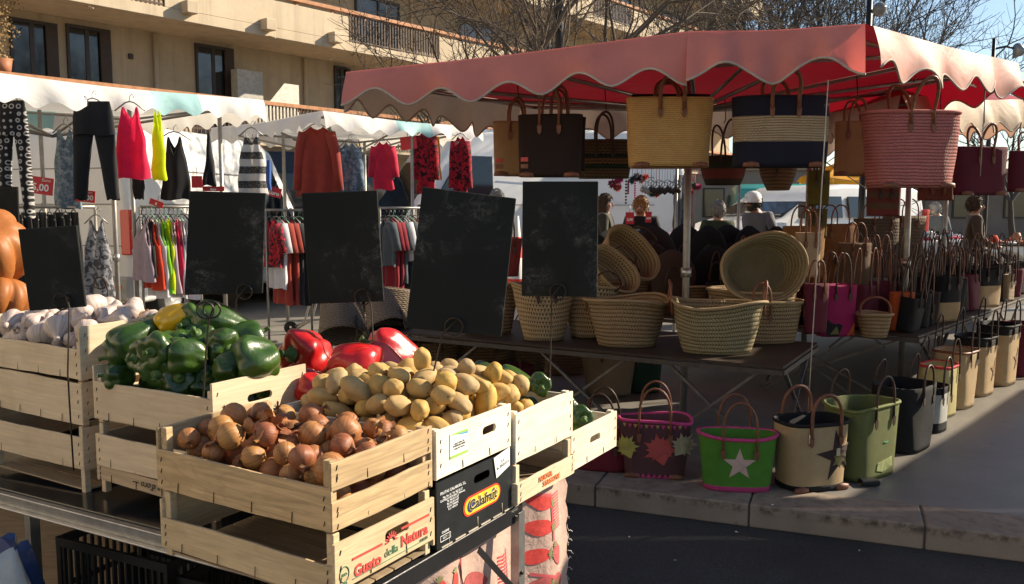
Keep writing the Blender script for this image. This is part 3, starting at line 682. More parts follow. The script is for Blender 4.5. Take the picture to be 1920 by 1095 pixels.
# printing on the ends
r = CR['A0']; RI = mat('red_print', (.55,.06,.05), .7, .15); GI = mat('green_print', (.10,.22,.12), .7, .15); GRI = mat('grey_print', (.16,.15,.13), .7, .15)
text('Gusto', .040, RI, r, TXE(.115,-.0012,.067,R(0)), bold=.0012)
text('della', .030, GI, r, TXE(.205,-.0012,.072,R(0)))
text('Natura', .040, RI, r, TXE(.300,-.0012,.080,R(0)), bold=.0012)
mb = MB()
for (x0,x1,z) in ((.06,.17,.099),(.245,.365,.113)): mb.box(x0,x1,-.0018,-.0011,z,z+.006)
for k in range(9):
    a = PI*k/8; cx, cz = .206, .098; mb.bar((cx+.014*math.cos(a),-.0014,cz+.014*math.sin(a)), (cx+.024*math.cos(a),-.0014,cz+.024*math.sin(a)), .004, .0008, (0,1,0))
mb.tube([(.206+.012*math.cos(PI*k/8),-.0012,.098+.012*math.sin(PI*k/8)) for k in range(9)], .0022, 4); mb.build('print_line', RI, r)
MB().box(.06,.355,-.0018,-.0011,.0525,.0545).build('print_line', GI, r)
text('0.00185', .011, GRI, r, TXE(.34,-.0012,.057)); text('BIO', .011, GI, r, TXE(.032,-.0012,.075)); text('Fa', .013, GI, r, TXE(.035,-.0012,.054))
MB().tube([(.032+.016*math.cos(2*PI*k/16),-.001,.076+.019*math.sin(2*PI*k/16)) for k in range(16)], .0012, 4, closed=True).build('print_line', GI, r)
r = CR['B0k']; lb = MB().box(.062,.150,-.0020,-.0008,.048,.118).build('paper_label', M_WHITE, r)
m = MB().box(.0625,.1495,-.0026,-.0021,.049,.056); m.build('print_band', mat('lime_print',(.30,.50,.08)), lb); m = MB(); m.add([(.0625,-.0026,.1175),(.1495,-.0026,.1175),(.1495,-.0026,.104),(.11,-.0026,.109),(.0625,-.0026,.1165)],[(0,1,2,3,4)][::1]); m.build('print_band', mat('lime_print',(.30,.50,.08)), lb)
m = MB(); m.add([(.10,-.0029,.1125),(.1495,-.0029,.1095),(.1495,-.0029,.1045),(.11,-.0029,.1085)],[(0,3,2,1)]); m.build('print_band', mat('blue_print',(.08,.35,.6)), lb)
text('- - -', .008, GRI, lb, TXE(.083,-.0026,.103)); text('origine calibro 45\nPOMMES DE TERRE\ncategorie I  lavees', .0072, GRI, lb, TXE(.106,-.0026,.080))
r = CR['C0']; text('NUOVA', .025, mat('orange_print',(.62,.17,.05)), r, TXE(.175,-.0048,.055), bold=.0006); text('STAGIONE', .024, MATS['orange_print'], r, TXE(.215,-.0048,.033), bold=.0006)
r = CR['P0']; text('a d\'oro ---', .034, M_INK, r, Matrix.Translation((-.0045,.32,.068)) @ Matrix.Rotation(-PI/2,4,'Z') @ Matrix.Rotation(PI/2,4,'X') @ Matrix.Rotation(PI,4,'Z'), shear=.25)
r = CR['P1']
# black cardboard box under the potatoes
CB = thing('cardboard_box', 'black printed cardboard fruit box with a yellow and red logo under the potato crate', 'box', UV_(0,.40,TZ+.006), RZC); CB.scale = (1,1,.94); M_BCARD = mat('black_printed_card', (.012,.014,.016), .45, .4, 15, .1)
b = slot_board(.392, 0, .200, 0, .005, .225, .155, .085, .028); b.build('end_panel', M_BCARD, CB)
m = MB(); m.box(0,.005,.006,.59,0,.18); m.box(.387,.392,.006,.59,0,.18); m.build('side_panel', M_BCARD, CB); MB().box(.006,.386,.006,.585,.004,.008).build('bottom', mat('brown_card',(.2,.13,.07)), CB)
MB().box(0,.392,.592,.597,0,.2).build('end_panel', M_BCARD, CB)
def stadium(cx, cz, w_, h_, y, n=12):
    pts = []; r_ = h_/2
    for k in range(n+1): a = -PI/2+PI*k/n; pts.append((cx+w_/2-r_+r_*math.cos(a), cz+r_*math.sin(a)))
    for k in range(n+1): a = PI/2+PI*k/n; pts.append((cx-w_/2+r_+r_*math.cos(a), cz+r_*math.sin(a)))
    mb = MB(); mb.poly(pts, .0007); mb.xf(Matrix.Translation((0,y,0))); return mb
lg = stadium(.225,.082,.200,.062,-.0016).build('logo_patch', mat('logo_red',(.60,.05,.02)), CB); stadium(.225,.082,.188,.050,-.0026).build('logo_patch', mat('logo_yellow',(.85,.50,.02)), lg)
stadium(.163,.082,.038,.040,-.0034).build('logo_patch', mat('logo_blue',(.03,.05,.16)), lg); stadium(.287,.082,.038,.040,-.0034).build('logo_patch', MATS['logo_blue'], lg)
text('Calafrut', .046, M_INK, lg, TXE(.225,-.0052,.083), bold=.0008, sx=.98); text('Calafrut', .046, mat('logo_cream',(.8,.62,.2)), lg, TXE(.225,-.0042,.083), bold=.0032, sx=.98)
text('FRUTAS CALABUIG, S.L.', .012, M_WHITE, CB, TXE(.078,-.0008,.163)); text('Pda. Riu, 62  Tel. 962 83 27\nCASTELLO DE RUGAT (Valencia)\nTel. 962 813 247\nFax 962 814 427\nB.O.E. 7090092\nR.S.I. 409/CV', .0085, M_WHITE, CB, TXE(.075,-.0008,.128))
m = MB()
for a_, b_ in (((.015,.02),(.062,.02)),((.062,.02),(.062,.037)),((.062,.037),(.015,.037)),((.015,.037),(.015,.02))): m.bar((a_[0],-.0012,a_[1]), (b_[0],-.0012,b_[1]), .0015, .0006, (0,1,0))
m.build('print_line', M_WHITE, CB); text('CAT. I', .009, M_WHITE, CB, TXE(.038,-.0008,.028)); text('CALIBRE', .009, M_WHITE, CB, TXE(.038,-.0008,.046))
m = MB(); m.add([(.285,-.003,.198),(.375,-.004,.212),(.375,-.004,.150),(.30,-.003,.128)],[(0,3,2,1)]); m.add([(.285,-.0036,.198),(.375,-.0046,.212),(.375,-.0046,.150),(.30,-.0036,.128)],[(0,3,2,1)]); m.build('paper_label', M_WHITE, CB)
text('1.5\nG. PATATA', .014, mat('pencil',(.35,.34,.32)), CB, TXE(.335,-.0048,.17,R(8)))
m = MB()
for k in range(6): m.bar((.02+k*.066,-.0015,.002),(.07+k*.066,-.0015,.002),.004,.002,(0,1,0))
for x in (.055,.20,.335): m.tube([(x,-.001,.035),(x,-.0016,.004)], .0012, 4)
m.build('card_edge', mat('torn_card_edge',(.5,.43,.33)), CB)
# ---------------------------------------------------------------- table, legs, rail
M_BOARD = mat('black_varnished_board', (.010,.013,.016), .16, .3, 6, .03, spec=.5)
tb = thing('market_table', 'long black topped folding table carrying the produce crates', 'table', UV_(0,0,0), RZC)
X_f = -.02
def tilt(mb):
    mb.v = [(a,b,c-TSL*b if c > .2 else c) for a,b,c in mb.v]; return mb
m = MB(); m.box(.17,.87,.03,3.4,TZ-.012,TZ); tilt(m).build('table_top', M_BOARD, tb, bevel=.002)
m = MB(); m.box(.145,.169,.0,3.4,TZ-.05,TZ-.006); m.box(.125,.1445,.0,3.4,TZ-.05,TZ-.044); tilt(m).build('edge_rail', M_STEEL, tb, bevel=.002)
m = MB(); m.box(.17,.87,.004,.028,TZ-.055,TZ-.002); m.build('end_rail', mat('black_painted_steel',(.018,.018,.02),.35,.2), tb, bevel=.002)
ROADL = RZ
for x in (.82,):
    m = MB(); m.box(x,x+.035,-.012,-.007,ROADL,TZ-.02); m.box(x+.001,x+.006,-.0065,.02,ROADL,TZ-.03); m.build('leg', M_STEEL, tb); 
    m = MB(); m.bar((x-.004,-.0035,.27),(x-.22,-.0035,TZ-.06),.020,.003,(0,1,0)); m.build('brace', MATS['black_painted_steel'], tb)
    MB().tube([(x+.012,-.018,.33),(x+.012,-.010,.33)], .007, 8).build('bolt', M_IRON, tb)
for x, y in ((.19,.3),(.19,1.6),(.19,3.2),(.82,3.2),(.82,1.6)):
    tilt(MB().box(x,x+.035,y,y+.035,ROADL,TZ-.014)).build('leg', M_STEEL, tb)
# ---------------------------------------------------------------- printed cloth hanging behind the end of the table
t = NT('strawberry_cloth'); v = t.tc(); col = t.ramp(t.noise(v, 5, 6), [(.3,(.54,.36,.30)),(.7,(.68,.49,.41))]); t.col(col); t.set(.85,.2); t.bump(t.noise(v, 26, 5,.6,.6), .5, .012); t.translucent(col,.2); M_CLOTH = t.mat
M_BERRY = mat('berry_print', (.62,.055,.045), .85, .3, 60, .2); M_BERRY2 = mat('dull_berry_print', (.42,.09,.085), .85, .3, 60, .2); M_GING = mat('gingham_print', (.55,.09,.10), .85, .2); M_LEAFP = mat('leaf_print', (.22,.22,.10), .85, .3)
cl = thing('tablecloth', 'pale cloth printed with red strawberries and gingham hanging from the end of the table', 'tablecloth', UV_(0,0,0), RZC)
def CL(s, q, off=0):     # s along v (m), q down (m)
    y = .055+.022*math.sin(s*9+q*2)+.014*math.sin(s*21+1)+.03*q; x = s+.03*q*math.sin(q*4)+(.12*q if s > 1 else .12*q*max(0,s))
    k_ = max(0,min(1,(s-.86)/.04)); return (x, y-off, .500+.042*k_*k_*(3-2*k_)-q)
CXA, CXB, NQ = -.12, 1.25, 20; m = MB(); secs = [[CL(lerp(CXA,CXB,i/60)+(.010*math.sin(q*1.9+i) if i == 60 else 0), .60*q/NQ) for i in range(61)] for q in range(NQ+1)]; m.loft(secs,0,True,closed=False); m.build('cloth', M_CLOTH, cl)
def motif(mb, pts, off=.0022):
    n = len(pts); c = (sum(p[0] for p in pts)/n, sum(p[1] for p in pts)/n); vs = [CL(*c,off)]+[CL(lerp(c[0],p[0],.5),lerp(c[1],p[1],.5),off) for p in pts]+[CL(*p,off) for p in pts]
    mb.add(vs, [(0,1+k,1+(k+1)%n) for k in range(n)]+[(1+k,1+n+k,1+n+(k+1)%n,1+(k+1)%n) for k in range(n)], 0, True)
def berry(mb, lf, s, q, L_, W_, a, rg):
    pts = []
    for k in range(22):
        th = 2*PI*k/22; x = math.cos(th); y = math.sin(th); wv = W_*(1-.55*max(0,x)**1.2)*(1+.06*math.sin(th*5+s*9)); X_, Y_ = L_*x, wv*y
        pts.append((s+X_*math.cos(a)-Y_*math.sin(a), q+X_*math.sin(a)+Y_*math.cos(a)))
    motif(mb, pts)
    for k in range(5):
        da = a+PI+(k-2)*.45; bx, by = s-L_*.86*math.cos(a), q-L_*.86*math.sin(a); e = (bx+L_*.5*math.cos(da), by+L_*.5*math.sin(da)); pr = (-math.sin(da)*.006, math.cos(da)*.006)
        motif(lf, [(bx+pr[0],by+pr[1]),(e[0],e[1]),(bx-pr[0],by-pr[1])], .003)
rg = random.Random(4); b1, b2, lf = MB(), MB(), MB()
for (s,q,L_,W_,a,z) in ((1.05,.06,.065,.035,PI+.3,0),(1.03,.15,.075,.036,PI+.25,0),(1.0,.25,.075,.034,PI+.15,0),(1.03,.37,.075,.04,PI+.25,1),(1.12,.28,.045,.038,1.3,1),(1.12,.38,.045,.035,.2,1),(1.10,.49,.05,.04,.3,1),(1.0,.50,.06,.04,PI,1),
    (.66,.17,.075,.055,.15,1),(.70,.42,.06,.04,.5,1),(.45,.10,.045,.028,1.4,0),(.52,.10,.045,.024,1.5,0),(.38,.25,.06,.05,.4,1),(.56,.40,.05,.036,2,0),(.30,.12,.04,.03,1.2,0),(.90,.06,.03,.02,.7,0),(.2,.3,.05,.04,1,1),(.85,.52,.05,.04,1.5,1),(.80,.30,.05,.04,.9,1),(.30,.30,.055,.04,2.2,1),(.46,.48,.05,.04,.3,1),(.66,.30,.035,.025,1.2,0),(.90,.38,.04,.03,2.0,0),(.14,.18,.05,.04,.5,1)):
    bm_, lm_ = MB(), MB(); berry(bm_, lm_, s, q, L_, W_*.85, a, rg); bo = bm_.build('berry_motif', M_BERRY2 if z else M_BERRY, cl); lm_.build('leaf_motif', M_LEAFP, bo)
for (s0,q0,nx,ny,c) in ((1.115,.05,5,12,.0115),(.80,.13,7,9,.0125),(.42,.20,10,9,.012),(.10,.1,8,9,.012)):
    gm = MB()
    for i in range(nx):
        for j in range(ny):
            x, y = s0+i*c, q0+j*c+(.35*i*c if s0 < 1 else 0); motif(gm, [(x,y),(x+c*.62,y),(x+c*.62,y+c*.62),(x,y+c*.62)])
    gm.build('gingham_motif', M_GING, cl)
def line(pts, w_=.006):
    gm = MB()
    for a_, b_ in zip(pts, pts[1:]):
        n_ = max(2,int(math.hypot(b_[0]-a_[0],b_[1]-a_[1])/.02))
        d = (b_[0]-a_[0], b_[1]-a_[1]); l = math.hypot(*d); px_, py_ = -d[1]/l*w_, d[0]/l*w_
        for k in range(n_):
            A_ = (lerp(a_[0],b_[0],k/n_), lerp(a_[1],b_[1],k/n_)); B_ = (lerp(a_[0],b_[0],(k+1)/n_), lerp(a_[1],b_[1],(k+1)/n_)); motif(gm, [(A_[0]+px_,A_[1]+py_),(B_[0]+px_,B_[1]+py_),(B_[0]-px_,B_[1]-py_),(A_[0]-px_,A_[1]-py_)])
    gm.build('print_line', M_GING, cl)
line([(1.03,.03),(1.105,.05),(1.10,.22)]); line([(.98,.31),(1.1,.36)]); line([(.57,.03),(.60,.5)]); line([(.36,.16),(.43,.18),(.6,.23)]); line([(.98,.40),(1.05,.42),(1.12,.40)])
rg = random.Random(8)
for k in range(12):
    q = .18+.035*k; a_ = Vector(CL(CXB,q)); pts = [a_]
    for j in range(5): pts.append(pts[-1]+Vector((.012*rg.random(), rg.gauss(0,.004), -.010*rg.random()+.002*rg.gauss(0,1))))
    m = MB(); m.tube(pts, .0011, 4); m.build('loose_thread', mat('white_thread',(.7,.66,.6)), cl)
# ---------------------------------------------------------------- vegetables
def sph(n=24, k=16): return [(math.pi*i/k) for i in range(k+1)], n
def blob(fr, n=28, k=18, mi=0, capm=None):
    """closed surface: fr(theta, t) -> (x,y,z), t 0 bottom .. 1 top"""
    secs = [[fr(2*PI*j/n, i/k) for j in range(n)] for i in range(k+1)]; mb = MB(); mb.loft(secs, mi, True); return mb
def nz(p, s): return noise.noise(Vector(p)*s)
t = NT('potato_skin'); v = t.tc(); col = t.ramp(t.noise(v,18,6,.65),[(.3,(.385,.235,.075)),(.7,(.53,.355,.13))]); oi = t.node('ShaderNodeObjectInfo')
h = t.node('ShaderNodeHueSaturation'); t.ln(t.math('MULTIPLY_ADD',oi.outputs['Random'],.35,.82),h.inputs['Value']); t.ln(t.math('MULTIPLY_ADD',oi.outputs['Random'],.3,.8),h.inputs['Saturation']); t.ln(col,h.inputs['Color'])
vo = t.vor(v,26); col = t.mix(t.ramp(vo.outputs['Distance'],[(.06,.75),(.14,0.0)]), h.outputs['Color'], (.16,.09,.035)); col = t.mix(t.ramp(t.noise(v,45,5),[(.58,0.0),(.72,.5)]), col, (.30,.18,.075))
t.col(col); t.set(.68,.3); n1 = t.bump(t.noise(v,60,4),.12,.003); t.b.inputs['Subsurface Weight'].default_value = .0; M_POT = t.mat
def potato_mesh(sd):
    rg = random.Random(sd); a, b, c = .043*rg.uniform(.95,1.3), .033*rg.uniform(.95,1.12), .031*rg.uniform(.95,1.08); o = Vector((sd*3.1,sd,0))
    dents = [Vector((rg.gauss(0,1),rg.gauss(0,1),rg.gauss(0,1))).normalized() for _ in range(6)]
    def f(th, t_):
        ph = PI*t_; d = Vector((math.cos(ph)*-1, math.sin(ph)*math.cos(th), math.sin(ph)*math.sin(th))); k = 1+.13*noise.noise(d*1.3+o)+.03*noise.noise(d*4+o)
        for q in dents:
            g = d.dot(q)
            if g > .95: k -= .045*(g-.95)/.05
        return (a*d.x*k, b*d.y*k, c*d.z*k)
    return blob(f, 26, 18).mesh('potato', M_POT)
POT = [potato_mesh(i) for i in range(7)]
def heap(n, rect, z0, r, sq, rg, cx=None, cy=None, slope=.35, clear=None):
    pts = []; x0,x1,y0,y1 = rect; cx = (x0+x1)/2 if cx is None else cx; cy = (y0+y1)/2 if cy is None else cy
    for _ in range(n):
        best = None
        for _ in range(60):
            x, y = rg.uniform(x0,x1), rg.uniform(y0,y1); z = z0+r*sq
            for (a,b,c) in pts:
                d2 = (a-x)**2+(b-y)**2
                if d2 < 4*r*r: z = max(z, c+math.sqrt(4*r*r-d2)*sq)
            s = z+slope*math.hypot(x-cx, (y-cy)*.7)
            if best is None or s < best[0]: best = (s,x,y,z)
        pts.append(best[1:])
    return pts
def scatter(key, pts, meshes, name, label, cat, group, rg, scl=(.9,1.12), tilt=.5, off=(0,0,0)):
    Mx = Matrix.Translation(UV_(*off)) @ Matrix.Rotation(RZC,4,'Z') if key is None else (Matrix.Translation(CR[key].location) @ Matrix.Rotation(RZC,4,'Z')); out = []
    for (x,y,z) in pts:
        o = bpy.data.objects.new(name, rg.choice(meshes)); COL.objects.link(o); o.location = Mx @ Vector((x,y,z)); s = rg.uniform(*scl); o.scale = (s,s,s)
        o.rotation_euler = (rg.gauss(0,tilt), rg.gauss(0,tilt), rg.random()*6.28); tag(o, label, cat, group); out.append(o)
    return out
rg = random.Random(12)
scatter('B0k', heap(176,(.05,.63,.068,.56),.05,.0335,.86,rg,cx=.24,cy=.22,slope=.30), POT, 'potato', 'golden washed potato in the big heap behind the onion crate', 'potato', 'potatoes in the heap', rg, (.80,1.10), .6)
# onions
t = NT('onion_skin'); v = t.tc(); sp = t.node('ShaderNodeSeparateXYZ'); t.ln(v, sp.inputs[0]); an = t.math('ARCTAN2', sp.outputs[1], sp.outputs[0])
cb = t.node('ShaderNodeCombineXYZ'); t.ln(t.math('MULTIPLY',an,4.0),cb.inputs[0]); t.ln(t.math('MULTIPLY',sp.outputs[2],6.0),cb.inputs[1]); oi = t.node('ShaderNodeObjectInfo'); t.ln(t.math('MULTIPLY',oi.outputs['Random'],9.0),cb.inputs[2])
col = t.ramp(t.noise(cb.outputs[0],2.2,6,.6),[(.3,(.26,.088,.03)),(.55,(.38,.15,.058)),(.75,(.46,.24,.10))]); h = t.node('ShaderNodeHueSaturation'); t.ln(t.math('MULTIPLY_ADD',oi.outputs['Random'],.4,.8),h.inputs['Value']); t.ln(t.math('MULTIPLY_ADD',oi.outputs['Random'],.03,.488),h.inputs['Hue']); t.ln(col,h.inputs['Color'])
col = t.mix(t.ramp(t.noise(v,22,5),[(.6,0.0),(.7,.7)]), h.outputs['Color'], (.17,.06,.025)); t.col(col); t.set(.42,.4); t.bump(t.noise(cb.outputs[0],6,4),.35,.004); M_ONION = t.mat
M_ONDRY = mat('dry_onion_tuft', (.22,.11,.055), .8, .4, 60, .3)
def onion_mesh(sd):
    rg = random.Random(sd*7); r0 = .036*rg.uniform(.9,1.12); o = Vector((sd*2.3,0,sd))
    mb = MB(); prof = [(.004,-.97),(.35,-.93),(.68,-.74),(.9,-.42),(1,0),(.95,.32),(.8,.6),(.55,.82),(.30,.97),(.17,1.08),(.10,1.18),(.12,1.27),(.02,1.29)]
    secs = []
    for r_, z in prof:
        row = []
        for j in range(26):
            a = 2*PI*j/26; k = 1+.06*noise.noise(Vector((math.cos(a),math.sin(a),z))*1.2+o)+.008*math.sin(a*9); row.append((r0*r_*k*math.cos(a)+r0*.12*max(0,z-.6)*math.cos(sd), r0*r_*k*math.sin(a)+r0*.12*max(0,z-.6)*math.sin(sd*2), r0*z*.92))
        secs.append(row)
    mb.loft(secs,0,True)
    for j in range(12):
        a = rg.random()*6.28; b = Vector((0,0,-r0*.86)); e = b+Vector((math.cos(a)*r0*.3,math.sin(a)*r0*.3,-r0*.22*rg.random())); mb.tube([b,e],[.0012,.0005],3,1)
    top = Vector((r0*.1*math.cos(sd), r0*.1*math.sin(sd*2), r0*1.2))
    for j in range(7):   # papery flakes at the neck
        a = rg.random()*6.28; d = Vector((math.cos(a),math.sin(a),.3+rg.random())).normalized(); q = d.orthogonal().normalized()*r0*.16; e = top+d*r0*rg.uniform(.3,.7); mb.add([top-q*.5, top+q*.5, e+q*.4+Vector((0,0,r0*.08)), e-q*.6], [(0,1,2,3)], 1)
    return mb.mesh('onion', [M_ONION, M_ONDRY])
ON = [onion_mesh(i) for i in range(1,8)]
rg = random.Random(31)
on = scatter('A1', heap(92,(.055,.345,.065,.585),.012,.0345,.86,rg,cx=.2,cy=.32,slope=.0), ON, 'onion', 'brown skinned onion in the nearest pine crate', 'onion', 'onions in the nearest crate', rg, (.80,1.18), 1.6)
for k in range(22):
    mb = MB(); secs = []
    for i in range(5):
        row = []
        for j in range(7):
            a = (j/6-.5)*2.0; rr = .022+.006*math.sin(i*1.3+k); row.append((rr*math.cos(a)*(.7+.12*i), rr*math.sin(a)*1.2, .011*i+.004*math.sin(j*2.1+k)))
        secs.append(row)
    mb.loft(secs,0,True,closed=False); fo_ = mb.build('onion_skin', M_ONION); Mx = Matrix.Translation(CR['A1'].location) @ Matrix.Rotation(RZC,4,'Z')
    fo_.location = Mx @ Vector((rg.uniform(.06,.33),rg.uniform(.07,.5),.15+rg.uniform(0,.035))); fo_.rotation_euler = (rg.random()*6,rg.random()*6,rg.random()*6); fo_.scale = (.8,.8,.8)
    tag(fo_, 'loose curled flake of dry onion skin lying among the onions', 'onion skin', 'loose onion skins')
# garlic
t = NT('garlic_skin'); v = t.tc(); sp = t.node('ShaderNodeSeparateXYZ'); t.ln(v,sp.inputs[0]); an = t.math('ARCTAN2',sp.outputs[1],sp.outputs[0]); cb = t.node('ShaderNodeCombineXYZ'); t.ln(t.math('MULTIPLY',an,5.0),cb.inputs[0]); t.ln(t.math('MULTIPLY',sp.outputs[2],9.0),cb.inputs[1]); oi = t.node('ShaderNodeObjectInfo'); t.ln(t.math('MULTIPLY',oi.outputs['Random'],9.0),cb.inputs[2])
col = t.ramp(t.noise(cb.outputs[0],1.6,6,.6),[(.3,(.34,.22,.21)),(.5,(.56,.46,.41)),(.75,(.68,.60,.53))]); t.col(col); t.set(.45,.35); t.bump(t.noise(cb.outputs[0],5,4),.3,.004); M_GARLIC = t.mat; M_GROOT = mat('garlic_root', (.32,.2,.11), .9, .5, 90, .6)
def garlic_mesh(sd):
    rg = random.Random(sd*11); r0 = .030*rg.uniform(.9,1.1); nl = rg.choice((5,6,7)); mb = MB(); prof = [(.02,-.72),(.45,-.74),(.8,-.55),(1,-.15),(.93,.22),(.68,.55),(.42,.8),(.27,1.05),(.22,1.35),(.19,1.6),(.01,1.62)]; secs = []
    for r_, z in prof:
        row = []
        for j in range(30):
            a = 2*PI*j/30; lob = 1+.10*(abs(math.cos(a*nl/2))**.6-.55)*(1 if -.7 < z < .85 else .2); bend = .18*max(0,z-.5); row.append((r0*(r_*lob*math.cos(a)+bend*math.cos(sd)), r0*(r_*lob*math.sin(a)+bend*math.sin(sd*3)), r0*z*.95))
        secs.append(row)
    mb.loft(secs,0,True)
    for j in range(26): a = rg.random()*6.28; b = Vector((math.cos(a)*r0*.15,math.sin(a)*r0*.15,-r0*.66)); mb.tube([b, b+Vector((math.cos(a)*r0*.22,math.sin(a)*r0*.22,-r0*.25*rg.random()))],[.0016,.0006],3,1)
    return mb.mesh('garlic_bulb',[M_GARLIC,M_GROOT])
GA = [garlic_mesh(i) for i in range(1,7)]; rg = random.Random(77)
scatter('G2', heap(62,(.04,.36,.04,.56),.06,.040,.85,rg,cx=.24,cy=.30,slope=.16), GA, 'garlic_bulb', 'white garlic bulb in the crate under the left chalkboard', 'garlic', 'garlic bulbs in the crate', rg, (1.2,1.75), 1.1)
scatter('F1', heap(34,(.035,.36,.04,.56),.09,.033,.85,rg,cx=.1,cy=.2,slope=.1), GA, 'garlic_bulb', 'garlic bulb in the rear crate behind the tilted chalkboard', 'garlic', 'garlic bulbs in the rear crate', rg, (1.2,1.7), 1.0)
# peppers
def m_pepper(name, c, c2, cc=.9):
    t = NT(name); v = t.tc(); oi = t.node('ShaderNodeObjectInfo'); n = t.noise(v,7,4); col = t.ramp(n,[(.35,c),(.75,c2)]); h = t.node('ShaderNodeHueSaturation'); t.ln(t.math('MULTIPLY_ADD',oi.outputs['Random'],.5,.75),h.inputs['Value']); t.ln(col,h.inputs['Color']); t.col(h.outputs['Color']); t.set(.36,.45,coat=.38); t.b.inputs['Coat Roughness'].default_value = .14; t.bump(t.noise(v,26,4),.35,.012); return t.mat
M_GP = m_pepper('green_pepper_skin', (.018,.048,.005), (.056,.118,.011)); M_RP = m_pepper('red_pepper_skin', (.42,.008,.010), (.58,.018,.015)); M_STEM = mat('pepper_stem', (.07,.13,.03), .6, .3, 40, .2)
t = NT('turning_pepper_skin'); v = t.tc(); sp = t.node('ShaderNodeSeparateXYZ'); t.ln(v,sp.inputs[0]); f_ = t.math('ADD', t.math('MULTIPLY',sp.outputs[0],18.0), t.math('MULTIPLY_ADD',t.noise(v,9,4),1.6,-.5)); t.col(t.mix(t.ramp(f_,[(.25,0.0),(.6,1.0)]), (.10,.13,.012), (.80,.42,.008))); t.set(.2,.5,coat=.6); M_YP = t.mat
def pepper_obj(sd, m, Lk=1.0, name='pepper', lobes=4):
    """axis along +z: stem end at the top"""
    rg = random.Random(sd*5+1); r0 = .058; L_ = .048*Lk; o = Vector((sd*1.7,sd,0)); bx = rg.uniform(-.35,.35)
    prof = [(.02,-.90),(.22,-.97),(.42,-1.0),(.60,-.93),(.74,-.72),(.86,-.35),(.96,.1),(1.0,.45),(.97,.75),(.85,.96),(.62,1.04),(.40,.98),(.22,.90),(.03,.88)]; secs = []; n = 36
    if Lk > 1.4: prof = [(r_*(1 if z > .2 else .55+.45*(z+1)/1.2)+(.0), z) for r_, z in prof]
    for r_, z in prof:
        row = []
        for j in range(n):
            a = 2*PI*j/n; d = Vector((math.cos(a),math.sin(a),z)); lob = 1-(.12+.20*max(0,abs(z)-.45))*(1-abs(math.sin(a*lobes/2+sd+.5*z)))**1.7; k = lob*(1+.26*noise.noise(d*1.1+o)+.17*noise.noise(d*2.4+o)+.05*noise.noise(d*5+o)); zz = z+.07*noise.noise(Vector((d.x*1.5,d.y*1.5,sd))) ; row.append((r0*r_*k*math.cos(a)+bx*.02*(zz**2), r0*r_*k*math.sin(a), L_*zz))
        secs.append(row)
    mb = MB(); mb.loft(secs,0,True); o_ = mb.build(name, m, subs=1)
    s = MB(); z0 = L_*.93
    s.lathe([(.001,z0-.004),(.017,z0-.002),(.019,z0+.003),(.012,z0+.005),(.0065,z0+.010),(.006,z0+.024),(.0085,z0+.030),(.001,z0+.031)], 12); s.xf(Matrix.Translation((bx*.02,0,0)) @ Matrix.Rotation(rg.uniform(-.2,.2),4,'X')); s.build('stem', M_STEM, o_); return o_
GPs = [pepper_obj(i, M_GP, (.92,1.0,1.08,1.5,.96,1.25)[i-1], 'green_pepper', (4,3,4,3,4,3)[i-1]) for i in range(1,7)]
used_gp = set()
def put(proto, p, rot, s, label, group, cat='pepper'):
    if proto.name not in used_gp: used_gp.add(proto.name); o = proto; o.location = p; o.rotation_euler = rot; o.scale = (s,s,s)
    else: o = dup(proto, p, rot, scale=(s,s,s))
    tag(o, label, cat, group); return o
def wp(key, x, y, z): return CR[key].matrix_world @ Vector((x,y,z)) if False else (Matrix.Translation(CR[key].location) @ Matrix.Rotation(RZC,4,'Z')) @ Vector((x,y,z))
def dirrot(d, roll=0):
    q = Vector(d).normalized().to_track_quat('Z','Y').to_euler(); return (Euler((0,0,roll)).to_matrix().to_4x4(), q)[1]
# foreground pile set by eye: pixel, depth, stem direction, proto, scale
gl = 'glossy dark green pepper in the heap left of the red peppers'
for (px,py,D,d,k,s) in ((262,632,2.86,(-.6,-.5,-.45),3,1.20),(300,655,2.72,(-.25,-.9,-.1),4,1.05),(360,605,2.92,(-.2,-1,.15),0,1.15),(425,615,2.95,(-.9,-.3,.25),3,1.45),(415,650,2.8,(.7,-.6,-.1),1,1.1),
    (352,668,2.72,(-.9,-.35,.1),2,1.12),(480,677,2.72,(-.85,-.5,-.1),4,1.45),(298,690,2.73,(.1,-.9,-.2),0,1.0),(226,706,2.80,(-.7,-.4,.1),2,.85),(335,712,2.74,(.3,-.8,.2),4,1.0),
    (230,660,2.84,(-.7,-.4,-.2),1,1.0),(300,618,2.98,(-.4,-.7,.3),4,1.0),(330,645,2.84,(-.1,-1,-.1),2,1.0),(372,640,2.86,(0,-.5,.6),0,1.05),(430,690,2.70,(.8,-.2,-.2),0,1.0),(275,668,2.76,(-.5,-.8,0),1,.95),(390,716,2.78,(.2,-.6,.4),1,1.1),(455,640,2.86,(.6,.3,.2),5,1.1)):
    put(GPs[k], P(px,py,D), dirrot(d), s*1.03, gl, 'green peppers in the heap')
for i,(x,y,z) in enumerate(heap(15,(.06,.33,.07,.52),.03,.050,.85,random.Random(6),slope=.05)):
    rg2 = random.Random(i); put(GPs[i%5], wp('P2',x,y,z), (rg2.random()*6,rg2.random()*6,rg2.random()*6), .9, gl, 'green peppers in the heap')
yp = pepper_obj(9, M_YP, 1.35, 'green_pepper', 3); yp.location = P(326,594,2.90); yp.rotation_euler = dirrot((-.75,-.1,-.45)); yp.scale = (.82,)*3; tag(yp, 'pepper turning yellow on top of the green pepper heap', 'pepper')
RPs = [pepper_obj(20+i, M_RP, (.92,1.12,1.35)[i], 'red_pepper', (4,4,3)[i]) for i in range(3)]
